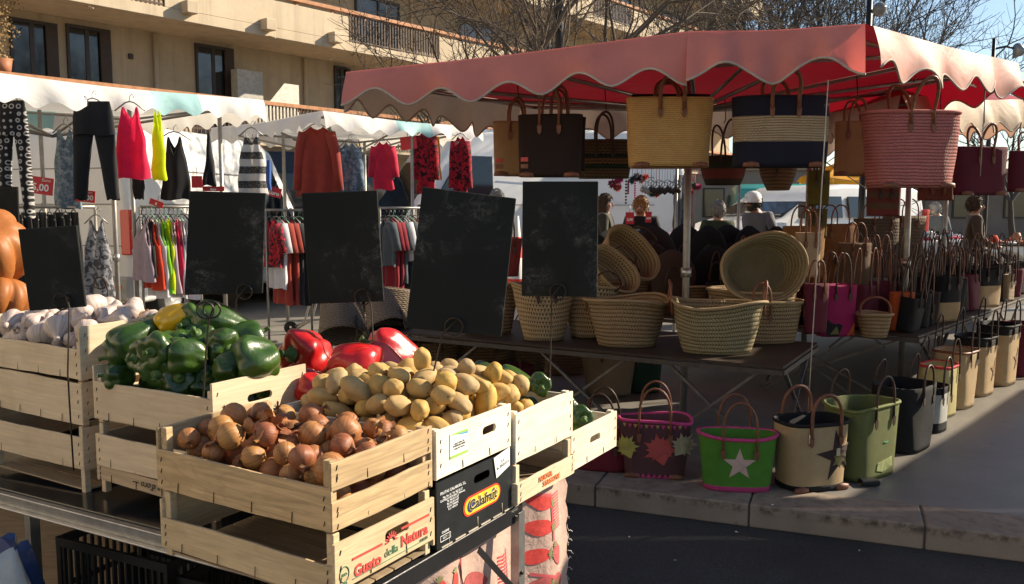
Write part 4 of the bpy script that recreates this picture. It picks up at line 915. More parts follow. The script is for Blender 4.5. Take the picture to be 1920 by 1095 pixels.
rl = ['large red pepper with its green stem facing the camera, left of the others', 'big long red pepper lying on its side in front of the other red ones', 'curved red pepper at the right of the red pepper heap', 'narrow red pepper between the big long one and the potatoes', 'red pepper at the bottom left beside the potato heap', 'red pepper hidden low behind the potatoes', 'dark red pepper filling the gap under the long one']
for i, (px,py,D,d,k,s) in enumerate(((575,665,3.05,(-.55,-.8,.05),0,1.75),(665,688,2.92,(.95,-.1,-.05),1,1.65),(735,672,3.15,(-.75,-.35,.45),2,1.65),(715,690,3.02,(-.7,-.2,.5),2,1.35),(598,735,2.82,(-.8,.3,.35),1,1.15),(640,745,2.98,(.8,-.3,.1),1,1.4),(560,715,2.96,(.2,-.9,.1),0,1.2))):
    put(RPs[k], P(px,py,D), dirrot(d), s*.98, rl[i], 'red peppers behind the potatoes')
cl_ = ['pale green long pepper behind the potatoes', 'shiny dark green long pepper right of the potatoes', 'round end of a green pepper above the white crate', 'dark green pepper in the rightmost crate', 'small green pepper tip at the back of the rightmost crate', 'green pepper low in the rightmost crate', 'green pepper lying deep in the white crate']
for i, (px,py,D,d,k,s) in enumerate(((918,704,3.05,(-.95,.2,.1),3,1.0),(968,716,2.90,(-.9,.3,.15),3,1.05),(1010,720,2.86,(.2,-.95,0),0,.85),(1088,782,3.12,(.2,-.9,.1),0,.95),(1070,762,3.2,(-.3,-.6,.2),1,.7),(1080,810,3.2,(.9,.1,0),2,1.0),(985,765,3.0,(.9,.2,0),2,1.0))):
    put(GPs[k], P(px,py,D), dirrot(d), s*.85, cl_[i], 'green peppers in the right crates')
# pumpkins
t = NT('pumpkin_skin'); v = t.tc(); col = t.ramp(t.noise(v,7,6),[(.3,(.27,.085,.018)),(.7,(.40,.15,.04))]); col = t.mix(t.ramp(t.noise(v,30,6,.7),[(.6,0.0),(.72,.6)]), col, (.50,.33,.2)); col = t.mix(t.ramp(t.noise(v,3,4),[(.45,0.0),(.7,.5)]),col,(.20,.06,.012)); t.col(col); t.set(.5,.35); t.bump(t.noise(v,22,5),.4,.006); M_PUMP = t.mat
def pumpkin(label, p, r0, hk, rot, sd):
    def f(th, t_):
        ph = PI*t_; rib = 1-.22*(1-abs(math.sin(th*5+sd)))**1.5*math.sin(ph)**.5; st = math.sin(ph)**.8; z = -math.cos(ph)*hk; z -= .25*hk*math.exp(-(st/.35)**2)*(1 if t_ > .5 else -1); return (r0*st*rib*math.cos(th)*(1+.04*math.sin(th+sd)), r0*st*rib*math.sin(th), r0*z)
    o = blob(f,80,24).build('pumpkin', M_PUMP); o.location = p; o.rotation_euler = rot; tag(o,label,'pumpkin'); s = MB(); s.tube([(0,0,r0*hk*.6),(.01,0,r0*hk*.9),(.03,.01,r0*hk*1.12)],[.028,.018,.016],8); s.build('stem', mat('dry_stem',(.28,.2,.09)), o); return o
pumpkin('big ribbed orange pumpkin on top at the left edge', P(-45,462,3.75), .215, .80, (R(35),R(30),.3), 1); pumpkin('lower orange pumpkin under the big one at the left edge', P(-8,556,3.72), .145, .72, (R(10),R(15),1.2), 2.4)
pumpkin('wide orange pumpkin filling the crate behind the garlic at far left', P(-150,560,3.8), .19, .7, (0,R(-10),.5), 3.3)
# ---------------------------------------------------------------- chalkboards on wire stakes
t = NT('blackboard_slate'); v = t.tc(); oi = t.node('ShaderNodeObjectInfo'); ad = t.node('ShaderNodeVectorMath'); cb = t.node('ShaderNodeCombineXYZ'); t.ln(t.math('MULTIPLY',oi.outputs['Random'],20.0),cb.inputs[0]); t.ln(v,ad.inputs[0]); t.ln(cb.outputs[0],ad.inputs[1])
n1 = t.noise(ad.outputs[0],9,8,.72,.8); n2 = t.noise(ad.outputs[0],4,3,.5); fine = t.noise(ad.outputs[0],70,6,.75,1.0)
chalk = t.math('MULTIPLY', t.math('MULTIPLY', t.ramp(n1,[(.50,0.0),(.68,1.0)]), t.ramp(n2,[(.46,0.0),(.58,1.0)])), t.ramp(fine,[(.42,0.0),(.66,1.0)]))
col = t.mix(t.math('MULTIPLY',chalk,.6), t.ramp(n2,[(.3,(.0115,.0135,.0125)),(.7,(.017,.0185,.0175))]), (.28,.27,.26)); t.col(col); t.set(.7,.18); t.bump(t.noise(v,60,3),.08,.002); M_SLATE = t.mat
def slate(label, corners, D, ring, foot, rr, board=True, ringd=None, dbl=False):
    c = Vector((0,0,0)); ps = [P(x,y,D) for x,y in corners] if board else []
    r0 = P(ring[0],ring[1],D-.012); rad = SZ(rr,D); ft = [P(x,y,d_) for x,y,d_ in foot]
    root = thing('chalkboard' if board else 'wire_price_stake', label, 'chalkboard' if board else 'price stake', ft[-1])
    if board:
        mb = MB(); b = [p+Vector((0,.010,0)) for p in ps]; vs = ps+b; mb.add(vs,[(3,2,1,0),(4,5,6,7),(0,1,5,4),(1,2,6,5),(2,3,7,6),(3,0,4,7)]); mb.wbuild('slate', M_SLATE, root, bevel=.002)
    for j in range(2 if dbl else 1):
        q = r0+Vector((SZ(8,D)*j,.02*j,0)); k0 = 0; pts = [q+Vector((rad*math.cos(a),.006*a/6,rad*math.sin(a))) for a in [R(10)+2*PI*1.15*k/26 for k in range(27)]]
        if j == 0: pts = pts+[ft[0]]+ft[1:] if not dbl else pts
        else: pts = pts+ft
        mb = MB(); mb.tube(pts, .0028, 6); mb.wbuild('wire_stake', M_IRON, root)
    return root
slate('small tilted blank chalkboard over the garlic, leftmost whole one', [(33,430),(143,422),(161,575),(55,583)], 2.72, (114,566), [(130,575,2.70),(127,700,2.70),(133,800,2.70),(138,882,2.70)], 15)
slate('blank chalkboard with chalk smears over the green peppers', [(355,358),(498,362),(492,550),(345,553)], 3.15, (458,547), [(443,562,3.14),(443,640,3.14),(445,760,3.14)], 14)
slate('chalk-smeared blackboard above the red peppers', [(565,362),(707,357),(720,565),(580,570)], 3.1, (680,557), [(696,572,3.08),(703,695,3.05),(705,800,3.03)], 15)
slate('largest chalkboard, tilted to the right, above the potatoes', [(792,350),(968,372),(940,632),(760,615)], 2.55, (851,613), [(830,626,2.53),(812,700,2.53),(797,790,2.52),(794,840,2.52)], 17)
slate('upright clean chalkboard in front of the woven baskets', [(980,340),(1122,340),(1120,557),(978,555)], 3.2, (1046,547), [(1034,558,3.18),(1033,640,3.18),(1031,720,3.18),(1032,800,3.18)], 15)
slate('chalkboard cut by the left picture edge above the pumpkins', [(-90,352),(33,350),(38,520),(-80,525)], 4.1, (-30,515), [(-25,530,4.05),(-25,640,4.05),(-25,760,4.05)], 11)
slate('empty wire price stake with double ring in front of the green peppers', None, 2.56, (384,582), [(391,600,2.575),(384,690,2.57),(380,780,2.56),(380,830,2.56)], 16, board=False, dbl=True)
slate('empty wire price stake with a ring in front of the grey flowered dress', None, 3.6, (187,531), [(202,545,3.6),(203,590,3.6),(203,680,3.6)], 11, board=False)
# ---------------------------------------------------------------- under the table
def plastic_crate(label, p, rz, w_, d_, h_, seed):
    t_ = thing('plastic_crate', label, 'crate', p, rz, 'black plastic crates under the table'); rg = random.Random(seed)
    def side(L_, M_, nm):
        mb = MB(); n = int(L_/.03); mb.box(0,L_,0,.012,h_-.03,h_); mb.box(0,L_,0,.012,0,.03); mb.box(.03,L_-.03,.002,.010,h_*.62,h_*.66); mb.box(.03,L_-.03,.002,.010,h_*.33,h_*.37)
        for k in range(n+1): x = lerp(0,L_-.009,k/n); mb.box(x,x+.009+(.012 if k in (0,n) else 0)*(1 if k == 0 else 0),.001,.011,.03,h_-.03)
        mb.xf(M_); mb.build(nm, M_BLACKPL, t_)
    side(w_, Matrix.Identity(4),'side_wall'); side(w_, Matrix.Translation((0,d_-.012,0)),'side_wall'); side(d_-.026, Matrix.Translation((.012,.013,0)) @ Matrix.Rotation(PI/2,4,'Z'),'end_wall'); side(d_-.026, Matrix.Translation((w_,.013,0)) @ Matrix.Rotation(PI/2,4,'Z'),'end_wall'); MB().box(.013,w_-.013,.013,d_-.013,0,.012).build('bottom', M_BLACKPL, t_); return t_
g = G(60,1110,-.02); plastic_crate('black lattice plastic crate under the table beside the blue bag', (-1.55,2.80,RZ), -.45, .52, .36, .49, 1); plastic_crate('second black lattice crate under the table, nearer its end', (-1.06,2.60,RZ), -.45, .46, .36, .44, 2)
plastic_crate('black lattice crate far back under the table', (-1.0,3.2,RZ), .5, .5, .36, .34, 3)
tk = thing('plastic_sack','blue and white plastic sack slumped under the table at the left edge','sack',(-1.64,2.58,RZ)); M_SACKB = mat('blue_sack',(.03,.06,.16),.4,.3,12,.5,30); M_SACKW = mat('white_sack',(.5,.49,.46),.4,.2,12,.5,30)
secs = []
for i in range(14):
    z = .02+.04*i; rr = .22*(1-.55*(i/13)**1.5); secs.append([(rr*math.cos(2*PI*j/40)*(1+.16*math.sin(j*1.1+i*.4)+.07*math.sin(j*2.9+i*.2)), rr*.8*math.sin(2*PI*j/40)*(1+.12*math.sin(j*1.7+i*.5)), z+.02*math.sin(j*.9)) for j in range(40)])
m = MB(); m.loft(secs,0,True,capb=True,capa=True)
for i, f in enumerate(m.f): m.m[i] = 1 if len(f) == 4 and ((f[0]%40)//7)%2 else 0
m.build('sack',[M_SACKB,M_SACKW],tk)
MB().box(-2.6,-1.5,3.3,3.33,RZ,.35).build('plywood_sheet', wood((.35,.25,.16),0)); tag(bpy.data.objects['plywood_sheet'],'plain wooden panel leaning in the dark under the far side of the table','panel')

tb2 = thing('market_table','second black folding table behind the first, under the white and pepper crates','table',UV_(0,0,0),RZC)
m = MB(); m.box(.885,1.66,.15,3.4,TZ-.012,TZ); tilt(m).build('table_top', M_BOARD, tb2, bevel=.002)
for x, y in ((.9,.4),(1.25,.5),(.9,3.2),(1.6,3.2)): tilt(MB().box(x,x+.035,y,y+.035,ROADL,TZ-.014)).build('leg', M_STEEL, tb2)
# ================================================================ basket stall
STRAW = (.40,.285,.155); STRAWD = (.13,.08,.04); RAF = (.50,.36,.20)
M_HOLES = m_weave('openwork_palm', (.52,.37,.20), (.05,.03,.015), 'holes', .031, .021, 1.0)
M_BRAID = m_weave('braided_palm', STRAW, STRAWD, 'braid', .026, .016, 1.0)
M_BRAIDG = m_weave('greenish_braided_palm', (.36,.30,.17), (.12,.095,.045), 'braid', .026, .016, 1.0)
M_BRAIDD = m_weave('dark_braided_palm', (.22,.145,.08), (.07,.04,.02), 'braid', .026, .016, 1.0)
M_RIM = m_weave('twisted_rim', (.36,.27,.15), (.12,.07,.035), 'braid', .02, .012, 1.0)
def raff(name, c, k=.55, kind='fine', rh=.006, lw=.006, b=.5, bands=None): return m_weave(name, c, tuple(x*k for x in c3(c)), kind, rh, lw, b, bands)
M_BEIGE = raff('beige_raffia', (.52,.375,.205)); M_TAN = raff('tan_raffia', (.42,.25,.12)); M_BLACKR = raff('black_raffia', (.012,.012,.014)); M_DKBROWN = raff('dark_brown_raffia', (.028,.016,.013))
M_GREENR = raff('green_raffia', (.10,.30,.035)); M_OLIVE = raff('olive_green_raffia', (.165,.185,.062)); M_PURP = raff('plum_raffia', (.13,.055,.06)); M_MAG = raff('magenta_raffia', (.40,.02,.12)); M_PINKT = raff('pink_trim', (.55,.06,.20)); M_ORNG = raff('orange_raffia', (.52,.11,.03)); M_MAROON = raff('maroon_raffia', (.14,.02,.04)); M_CREAM = raff('cream_raffia', (.60,.50,.34)); M_NAVY = raff('navy_raffia', (.012,.014,.03)); M_REDT = raff('red_trim', (.5,.03,.05)); M_GREYR = raff('grey_striped_raffia', (.2,.2,.19))
M_YEL = m_weave('yellow_raffia', (.55,.335,.12), (.26,.15,.05), 'crochet', .011, .009, .7)
M_PINKC = m_weave('pink_crochet', (.50,.17,.15), (.20,.05,.05), 'crochet', .0175, .014, 1.2)
M_CRO = m_weave('natural_crochet', (.44,.345,.215), (.17,.13,.08), 'crochet', .013, .017, 1.2)
def supr(a, e): c, s = math.cos(a), math.sin(a); return (math.copysign(abs(c)**(2/e), c), math.copysign(abs(s)**(2/e), s))
def vessel(wb, wt, db, dt, h, e=3.0, bulge=.0, rimw=.0, wav=0, n=48, rows=14, mrow=None, seed=0, th=.008, lip=0, wob=1.0):
    """open woven bag/basket; base at z=0, returns MB with UV in metres"""
    mb = MB(); rg = random.Random(seed); ph = rg.random()*6; us = []; per = PI*(wt+dt)/2*1.05
    us = [per*j/n for j in range(n+1)]; zs = [0]+[h*(i/rows) for i in range(rows+1)]; secs = []; vv = []
    for i, z in enumerate(zs):
        t_ = z/h; k = 1+bulge*math.sin(PI*min(1,t_*1.05)); w_ = lerp(wb,wt,t_)*k+lip*max(0,(t_-.85)/.15); d_ = lerp(db,dt,t_)*k+lip*max(0,(t_-.85)/.15); row = []
        if i == 0: w_, d_ = w_*.93, d_*.93; 
        for j in range(n):
            a = 2*PI*j/n; x, y = supr(a, e); q = 1+wob*(.028*math.sin(a*3+ph)*t_+.014*math.sin(a*5+z*14+ph)+.02*math.sin(a*2+ph*3+z*6))
            row.append((x*w_/2*q, y*d_/2*q, (z if i else .004)+wav*t_*math.sin(a*2+ph)+wav*.5*t_*math.sin(a*3+ph*2)))
        secs.append(row); vv.append(z)
    inn = []; iv = []
    for i in range(rows, -1, -3):
        inn.append([(x*(1-th/max(wb,.1)*2), y*(1-th/max(db,.06)*2), z+.002 if i else z+.02) for x,y,z in secs[i+1]]); iv.append(zs[i+1])
    allsec = secs+inn; allv = vv+iv
    ms = None
    if mrow: ms = [next(m for lim,m in mrow if allv[i]/h <= lim+1e-6) for i in range(len(allsec)-1)]
    mb.loft(allsec, 0, True, capa=True, capb=True, us=us, vs_=allv, mrow=ms)
    if ms: mb.m[-1] = ms[0]; mb.m[-2] = ms[0]
    return mb, secs[-1]
def arch(x0, x1, y, z0, h, n=14, lean=0, drop=.06):
    pts = [(x0,y,z0-drop)]; 
    for k in range(n+1): a = PI-PI*k/n; pts.append((lerp(x0,x1,.5)+(x1-x0)/2*math.cos(a)*(1+.12*math.sin(PI*k/n)), y+lean*math.sin(PI*k/n), z0+h*math.sin(a)**.85))
    pts.append((x1,y,z0-drop)); return pts
BG = 0
def bag(name, label, loc, rz, wb, wt, db, dt, h, body, e=3.0, cat='bag', handles='two', hh=.2, hx=None, hr=.0065, hm=None, group=None, mrow=None, trim=None, trimb=None, bulge=0, wav=0, decor=None, feet=False, tilt=None, rim=None, lip=0, lean=(.0,.02), tabs=True, hdrop=.07):
    global BG; BG += 1; hm = hm or M_LEATHER
    root = thing(name, label, cat, loc, rz, group)
    if tilt: root.rotation_euler = tilt
    mats = body if isinstance(body, list) else [body]
    mb, top = vessel(wb, wt, db, dt, h, e, bulge, wav=wav, mrow=mrow, seed=BG, lip=lip, wob=.12 if (decor or trimb) else 1.0); mb.build('body', mats, root)
    if rim or trim: MB().tube([Vector(p) for p in top], .011 if rim else .010, 6, closed=True).build('rim', rim or trim, root)
    if trimb: 
        b2, t2 = vessel(wb*1.012, wb*1.015, db*1.015, db*1.02, .028, e, seed=BG, rows=3, wob=.12); b2.build('base_trim', trimb, root)
    hx = hx or wt*.2
    y0 = dt/2*.97
    if handles in ('two','front'):
        for sgn in ((-1,1) if handles == 'two' else (-1,)):
            m = MB(); m.tube(arch(-hx,hx,sgn*(y0+.006),h,hh,lean=sgn*(-lean[0] if sgn < 0 else -lean[1]),drop=hdrop), hr, 8)
            ho = m.build('handle', hm, root)
            if tabs:
                for x in (-hx,hx):
                    tb_ = MB(); tb_.poly([(x-.011,h-hdrop-.03),(x,h-hdrop-.045),(x+.011,h-hdrop-.03),(x+.013,h-hdrop+.008),(x-.013,h-hdrop+.008)], .005)
                    tb_.xf(Matrix.Translation((0,sgn*(y0+.012)-(.005 if sgn > 0 else 0),0))); tb_.build('handle_tab', hm, ho)
    elif handles == 'ends':
        for sgn in (-1,1):
            m = MB(); pts = [Vector((sgn*(wt/2*1.005+.004),y,z)) for (y,_,z) in arch(-hx,hx,0,h,hh,drop=hdrop)]
            pts = [p+Vector((sgn*.02*math.sin(PI*i/(len(pts)-1)),0,0)) for i,p in enumerate(pts)]; m.tube(pts, hr, 8); m.build('handle', hm, root)
    elif handles == 'over':
        m = MB(); m.tube(arch(-wt*.48,wt*.48,0,h,hh,drop=.02), hr, 8, sq=1.6); m.build('handle', hm, root)
    if feet:
        for sx in (-1,1):
            m = MB(); m.lathe([(.0,.0),(.045,.0),(.042,.022),(.0,.03)],14); m.xf(Matrix.Translation((sx*wb*.36,-db*.46,-.001)) @ Matrix.Diagonal((1,.4,1,1))); m.build('leather_foot', M_LEATHER, root)
    if decor: decor(root, wb, wt, db, dt, h)
    return root
def on_front(x, z, db, dt, h): return (x, -lerp(db,dt,z/h)/2-.004, z)
def star_pts(r, k=.42, rot=PI/2, n=5): return [(r*(1 if i%2 == 0 else k)*math.cos(rot+PI*i/n), r*(1 if i%2 == 0 else k)*math.sin(rot+PI*i/n)) for i in range(2*n)]
def front_shape(root, pts, cx, cz, db, dt, h, m, name, wt=.4, e=3.0, off=.004, th=.004):
    """applique that follows the curve of the front wall"""
    n = len(pts); c = (sum(p[0] for p in pts)/n, sum(p[1] for p in pts)/n)
    def Q(p, o): 
        x = min(.98, abs((cx+p[0])/(wt/2))); z = cz+p[1]; yy = (1-x**e)**(1/e); return (cx+p[0], -lerp(db,dt,z/h)/2*yy-o, z)
    rings = [[(lerp(c[0],p[0],s), lerp(c[1],p[1],s)) for p in pts] for s in (.35,.7,1.0)]
    vs = [Q(c,off)]; fs = []
    for r_ in rings: vs += [Q(p,off) for p in r_]
    for k in range(n):
        l = (k+1)%n; fs.append((0,1+l,1+k)); fs.append((1+k,1+l,1+n+l,1+n+k)); fs.append((1+n+k,1+n+l,1+2*n+l,1+2*n+k))
    vs += [Q(p,off-th) for p in pts]
    for k in range(n): l = (k+1)%n; fs.append((1+2*n+k,1+2*n+l,1+3*n+l,1+3*n+k))
    return MB().add(vs, fs).build(name, m, root)
leaf_out = []
for i in range(11):
    a = PI/2+(i-5)*.46; leaf_out += [(a-.16,.66),(a-.07,.84),(a,1.0),(a+.06,.84)] if i%2 else [(a-.14,.60),(a,.80),(a+.12,.62)]
def leaf_pts(r, rot=0): return [(r*q*math.cos(a+rot), r*q*math.sin(a+rot)) for a,q in leaf_out]+[(r*.9*math.cos(-PI/2+rot+.05),r*.9*math.sin(-PI/2+rot+.05)),(r*.9*math.cos(-PI/2+rot-.05),r*.9*math.sin(-PI/2+rot-.05))][::-1]
# ---------------------------------------------------------------- bags standing on the pavement, front row
M_STAR = raff('pinkish_star_patch', (.60,.42,.36)); M_DSTAR = raff('dark_star_patch', (.045,.025,.025)); M_LRED = raff('red_leaf_patch', (.50,.09,.08)); M_LBEI = raff('beige_leaf_patch', (.46,.38,.24)); M_LYEL = raff('yellow_leaf_patch', (.42,.38,.10)); M_OLV = raff('olive_patch', (.16,.14,.05))
g = G(1130,882); bag('raffia_bag','dark red round bag half hidden behind the rightmost produce crate',(g.x,g.y+.06,0),-.25,.30,.36,.18,.2,.21,raff('dark_red_raffia',(.20,.02,.035)),handles='two',hh=.24,bulge=.05,hx=.09,hm=M_LEATHERD)
def d1(root, wb, wt, db, dt, h):
    front_shape(root, leaf_pts(.098,.25), .03, .165, db, dt, h, M_LRED, 'leaf_patch', wt)
    front_shape(root, leaf_pts(.076,-.7), .155, .19, db, dt, h, M_LBEI, 'leaf_patch', wt); front_shape(root, leaf_pts(.076,.4), -.155, .17, db, dt, h, M_LYEL, 'leaf_patch', wt)
    for k in range(12): front_shape(root, [(-.012,0),(0,-.022),(.012,0)], -.165+.03*k, h-.012, db, dt, h, (M_PINKT if k%2 else M_TAN), 'trim_patch', wt)
    for k in range(9): front_shape(root, [(-.014,0),(.014,0),(0,.024)], -.12+.03*k, .004, db, dt, h, M_PINKT, 'trim_patch', wt)
g = G(1232,897); bag('raffia_bag','plum bag with a red maple leaf between two pale leaves',(g.x,g.y+.09,0),-.18,.33,.40,.19,.22,.315,M_PURP,hh=.19,hx=.085,hm=M_LEATHER,trim=M_PINKT,decor=d1,feet=True,wav=.008)
def d2(root, wb, wt, db, dt, h): front_shape(root, star_pts(.088,.40), .0, .15, db, dt, h, M_STAR, 'star_patch', wt)
g = G(1388,922); bag('raffia_bag','bright green bag with pink edging and one pale star',(g.x,g.y+.09,0),-.12,.345,.405,.2,.23,.29,M_GREENR,hh=.19,hx=.085,hm=M_LEATHER,trim=M_PINKT,trimb=M_PINKT,decor=d2,wav=.006)
def d3(root, wb, wt, db, dt, h):
    front_shape(root, star_pts(.140,.36,1.75), .085, .185, db, dt, h, M_DSTAR, 'star_patch', wt); front_shape(root, star_pts(.045,.5,1.2), .085, .16, db, dt, h, M_OLV, 'star_patch', wt, off=.007); front_shape(root, [(-.012,-.02),(.012,-.02),(.01,.02),(-.012,.02)], .08, .205, db, dt, h, M_CREAM, 'trim_patch', wt, off=.008)
    MB().box(-.105,-.092,-db/2-.012,-db/2-.010,h-.09,h-.045).build('price_tag', M_WHITE, root)
g = G(1530,920); bag('raffia_bag','beige bag with black rim and a dark patchwork star',(g.x,g.y+.11,0),.30,.345,.385,.24,.26,.355,[M_BEIGE,M_BLACKR],mrow=[(.93,0),(1,1)],hh=.16,hx=.09,hm=M_LEATHER,trim=M_BLACKR,trimb=M_BLACKR,decor=d3,feet=True,hr=.009)
rw = Vector((2.05,2.45,0)).normalized(); ra = math.atan2(rw.y, rw.x)
def d4(root, wb, wt, db, dt, h):
    front_shape(root,[(-.1,-.03),(-.04,-.045),(.06,-.03),(.05,.03),(-.02,.02),(-.09,.01)],.05,.08,db,dt,h,raff('dapple_light_patch',(.36,.40,.17)),'trim_patch',wt); front_shape(root,[(-.02,-.003),(.02,-.003),(.02,.003),(-.02,.003)],.03,.2,db,dt,h,raff('mint_patch',(.1,.4,.2)),'trim_patch',wt)  # first patch paints the dappled sunlight low on the bag
g = G(1617,898); bag('raffia_bag','tall olive green bag with a painted dapple of light beside the beige star bag',(g.x+.03,g.y+.12,0),ra-.25,.38,.43,.26,.28,.40,M_OLIVE,hh=.17,hx=.085,hm=M_LEATHERD,trim=M_OLIVE,decor=d4,e=4,wav=.008)
def rowpos(px, py): return G(px, py)
row = [
 (1712,846,'large black bag in the right pavement row, behind the olive one',.36,.42,.28,.30,.40,M_BLACKR,None,None,'two',.13,None),
 (1762,812,'small black and white fluffy bag in the right pavement row',.22,.26,.2,.22,.30,[raff('grey_fluff',(.55,.55,.5)),M_BLACKR],[(.15,1),(.8,0),(1,1)],None,'two',.2,None),
 (1778,783,'cream patterned bag with red piping in the right pavement row',.26,.30,.2,.22,.36,raff('yellow_cream_raffia',(.55,.48,.22)),None,M_REDT,'two',.2,None),
 (1808,766,'plain sand coloured bag with brown rim in the right pavement row',.30,.34,.24,.26,.42,M_BEIGE,None,M_LEATHER,'two',.26,None),
 (1845,742,'beige bag with black top and small star, second from the far end of the row',.32,.35,.24,.26,.46,[M_BEIGE,M_BLACKR],[(.82,0),(1,1)],M_BLACKR,'two',.22,1),
 (1886,722,'tall beige bag with black top and large star at the far end of the row',.34,.38,.26,.28,.50,[M_BEIGE,M_BLACKR],[(.80,0),(1,1)],M_BLACKR,'two',.22,1),
 (1925,705,'dark reddish bag at the picture edge, last in the right pavement row',.34,.38,.26,.28,.46,M_MAROON,None,None,'two',.2,None)]
for (px,py,lb,wb,wt,db,dt,h,b,mr,tr,hd,hh,st) in row:
    g = G(px,py); de = None
    if st: de = (lambda root,wb,wt,db,dt,h: front_shape(root, star_pts(.10,.38), .07, h*.42, db, dt, h, raff('brown_star_patch',(.30,.18,.09)), 'star_patch', wt))
    bag('raffia_bag',lb,(g.x-.02,g.y+.12,0),ra-.12,wb,wt,db,dt,h,b,mrow=mr,trim=tr,hh=hh,hx=.07,decor=de,hm=M_LEATHERD,e=3.5,group=None)
g = G(1634,912); tag(MB().box(-.05,.05,-.03,.03,0,.03).build('rubber_wedge', M_BLACKPL, None, loc=(g.x,g.y+.03,0), bevel=.006),'small black wedge lying on the pavement beside the olive bag','wedge')
# ---------------------------------------------------------------- tables
M_FBAR = mat('dark_brown_bar', (.06,.05,.042), .6, .3, 20); M_DSTEEL = mat('dull_dark_steel', (.16,.15,.14), .5, .3, 20, .05, metal=.5); M_TTOP = m_wood('stall_board_wood', (.055,.037,.026), 0, .4, .6); TH = .55
def ttable(label, pts, legs, z=TH, thick=.02):
    c = pts[0]; t_ = thing('folding_table', label, 'table', (c[0],c[1],0)); n = len(pts)
    vs = [(x-c[0],y-c[1],z) for x,y in pts]+[(x-c[0],y-c[1],z-thick) for x,y in pts]; MB().add(vs,[tuple(range(n)),tuple(range(2*n-1,n-1,-1))]+[(i,n+i,n+(i+1)%n,(i+1)%n) for i in range(n)]).build('table_top', M_TTOP, t_, bevel=.003)
    for i in range(n):
        a, b = Vector((*pts[i],z-thick-.018)), Vector((*pts[(i+1)%n],z-thick-.018)); MB().bar(a-Vector((c[0],c[1],0)), b-Vector((c[0],c[1],0)), .018, .030).build('frame_bar', M_FBAR, t_)
    for (a, b) in legs:
        a = Vector((a[0]-c[0],a[1]-c[1],z-thick-.03)); b = Vector((b[0]-c[0],b[1]-c[1],.0)); MB().bar(a,b,.024,.016).build('leg', M_DSTEEL, t_); a2, b2 = Vector((b.x,b.y,a.z)), Vector((a.x,a.y,0)); MB().bar(a2+Vector((.015,.02,0)),b2+Vector((.015,.02,0)),.024,.016).build('leg', M_DSTEEL, t_)
    return t_
TA, TB = Vector((-1.15,6.55)), G(1468,688,TH).xy; TB = Vector((TB.x,TB.y)); tu = (TB-TA).normalized(); tv = Vector((-tu.y, tu.x)); TLEN = (TB-TA).length
pt = lambda u,v: tuple(TA+tu*u+tv*v)
ttable('folding trestle table carrying the straw baskets at the front of the basket stall', [pt(0,0),pt(TLEN,0),pt(TLEN,1.05),pt(0,1.05)], [(pt(.35,.08),pt(1.0,.08)),(pt(1.5,.08),pt(2.15,.08)),(pt(TLEN-.15,.06),pt(TLEN-.75,.06)),(pt(TLEN-.04,.2),pt(TLEN-.04,.9)),(pt(.4,.9),pt(1.1,.9))])
r0 = G(1574,646,TH); r1 = G(1722,630,TH); r2 = G(1916,560,TH); dv = Vector((r2.x-r1.x, r2.y-r1.y)); dv2 = dv*1.35
Rp = lambda a,b: (r1.x+dv.normalized().x*a-dv.normalized().y*b*1, r1.y+dv.normalized().y*a+dv.normalized().x*b*1)
W_T = (Vector((r0.x,r0.y))-Vector((r1.x,r1.y))).length
ttable('long folding table crowded with handled bags, running back along the right aisle', [(r1.x,r1.y),(r1.x+dv2.x,r1.y+dv2.y),Rp(dv2.length,1.9),Rp(0,1.9)], [(Rp(.06,1.25),Rp(.06,.15)),(Rp(.2,.05),Rp(1.0,.05)),(Rp(1.4,.05),Rp(2.3,.05)),(Rp(2.7,.05),Rp(3.6,.05)),(Rp(.3,1.3),Rp(1.1,1.3))])
bk0 = (TA+tu*.6+tv*1.9); ttable('back table of the basket stall under the leaning dark bags', [tuple(bk0),tuple(bk0+tu*2.9),tuple(bk0+tu*2.9+tv*.9),tuple(bk0+tv*.9)], [(tuple(bk0+tu*.1+tv*.05),tuple(bk0+tu*.8+tv*.05)),(tuple(bk0+tu*2.0+tv*.05),tuple(bk0+tu*2.7+tv*.05))])
# baskets on the front table
def bk(label, px, py, wpx, hpx, mt, rz=0, wk=.8, dk=.7, handles=None, hh=.12, lip=.02, wav=.012, z=TH, tilt=None, e=2.3, D=None, rim=None, hm=None, hx=.06, dz=0, bulge=.03, hdrop=.08, name='straw_basket', hr=.0075):
    g = G(px,py,z) if D is None else P(px,py,D); D_ = g.y; wt = SZ(wpx,D_); h = SZ(hpx,D_); dt = wt*dk
    return bag(name,label,(g.x,g.y+dt*wk*.45,(z if D is None else g.z)+.002+dz),rz,wt*wk,wt,dt*wk,dt,h,mt,e=e,cat='basket',handles=handles or 'none',hh=hh,rim=rim or M_RIM,lip=lip,wav=wav,tilt=tilt,hm=hm,hx=hx,bulge=bulge,hdrop=hdrop,hr=hr)
bk('openwork palm basket under the upright clean chalkboard', 1020,640,124,106,M_HOLES,.1,.62,.75,'two',.10,hm=M_LEATHERD)
bk('second openwork palm basket behind and right of the first', 1112,634,112,100,M_HOLES,.2,.7,.75,None)
bk('oval braided straw basket with one leather handle, middle of the table', 1180,652,152,88,M_BRAID,-.1,.74,.72,'ends',.11,lip=.035,wav=.016)
bk('nearest greenish braided straw basket with tall brown end handle', 1352,666,168,96,M_BRAIDG,-.15,.76,.72,'ends',.14,lip=.035,wav=.018)
bk('braided straw basket behind the nearest one, holding nested baskets', 1428,645,172,78,M_BRAID,-.1,.84,.72,'two',.14,lip=.02,wav=.006,hm=M_LEATHER)
bk('nested braided basket seen only as a rim under the tilted one', 1420,640,168,86,M_BRAID,-.1,.86,.72,None,lip=.02,wav=.004,dz=.03)
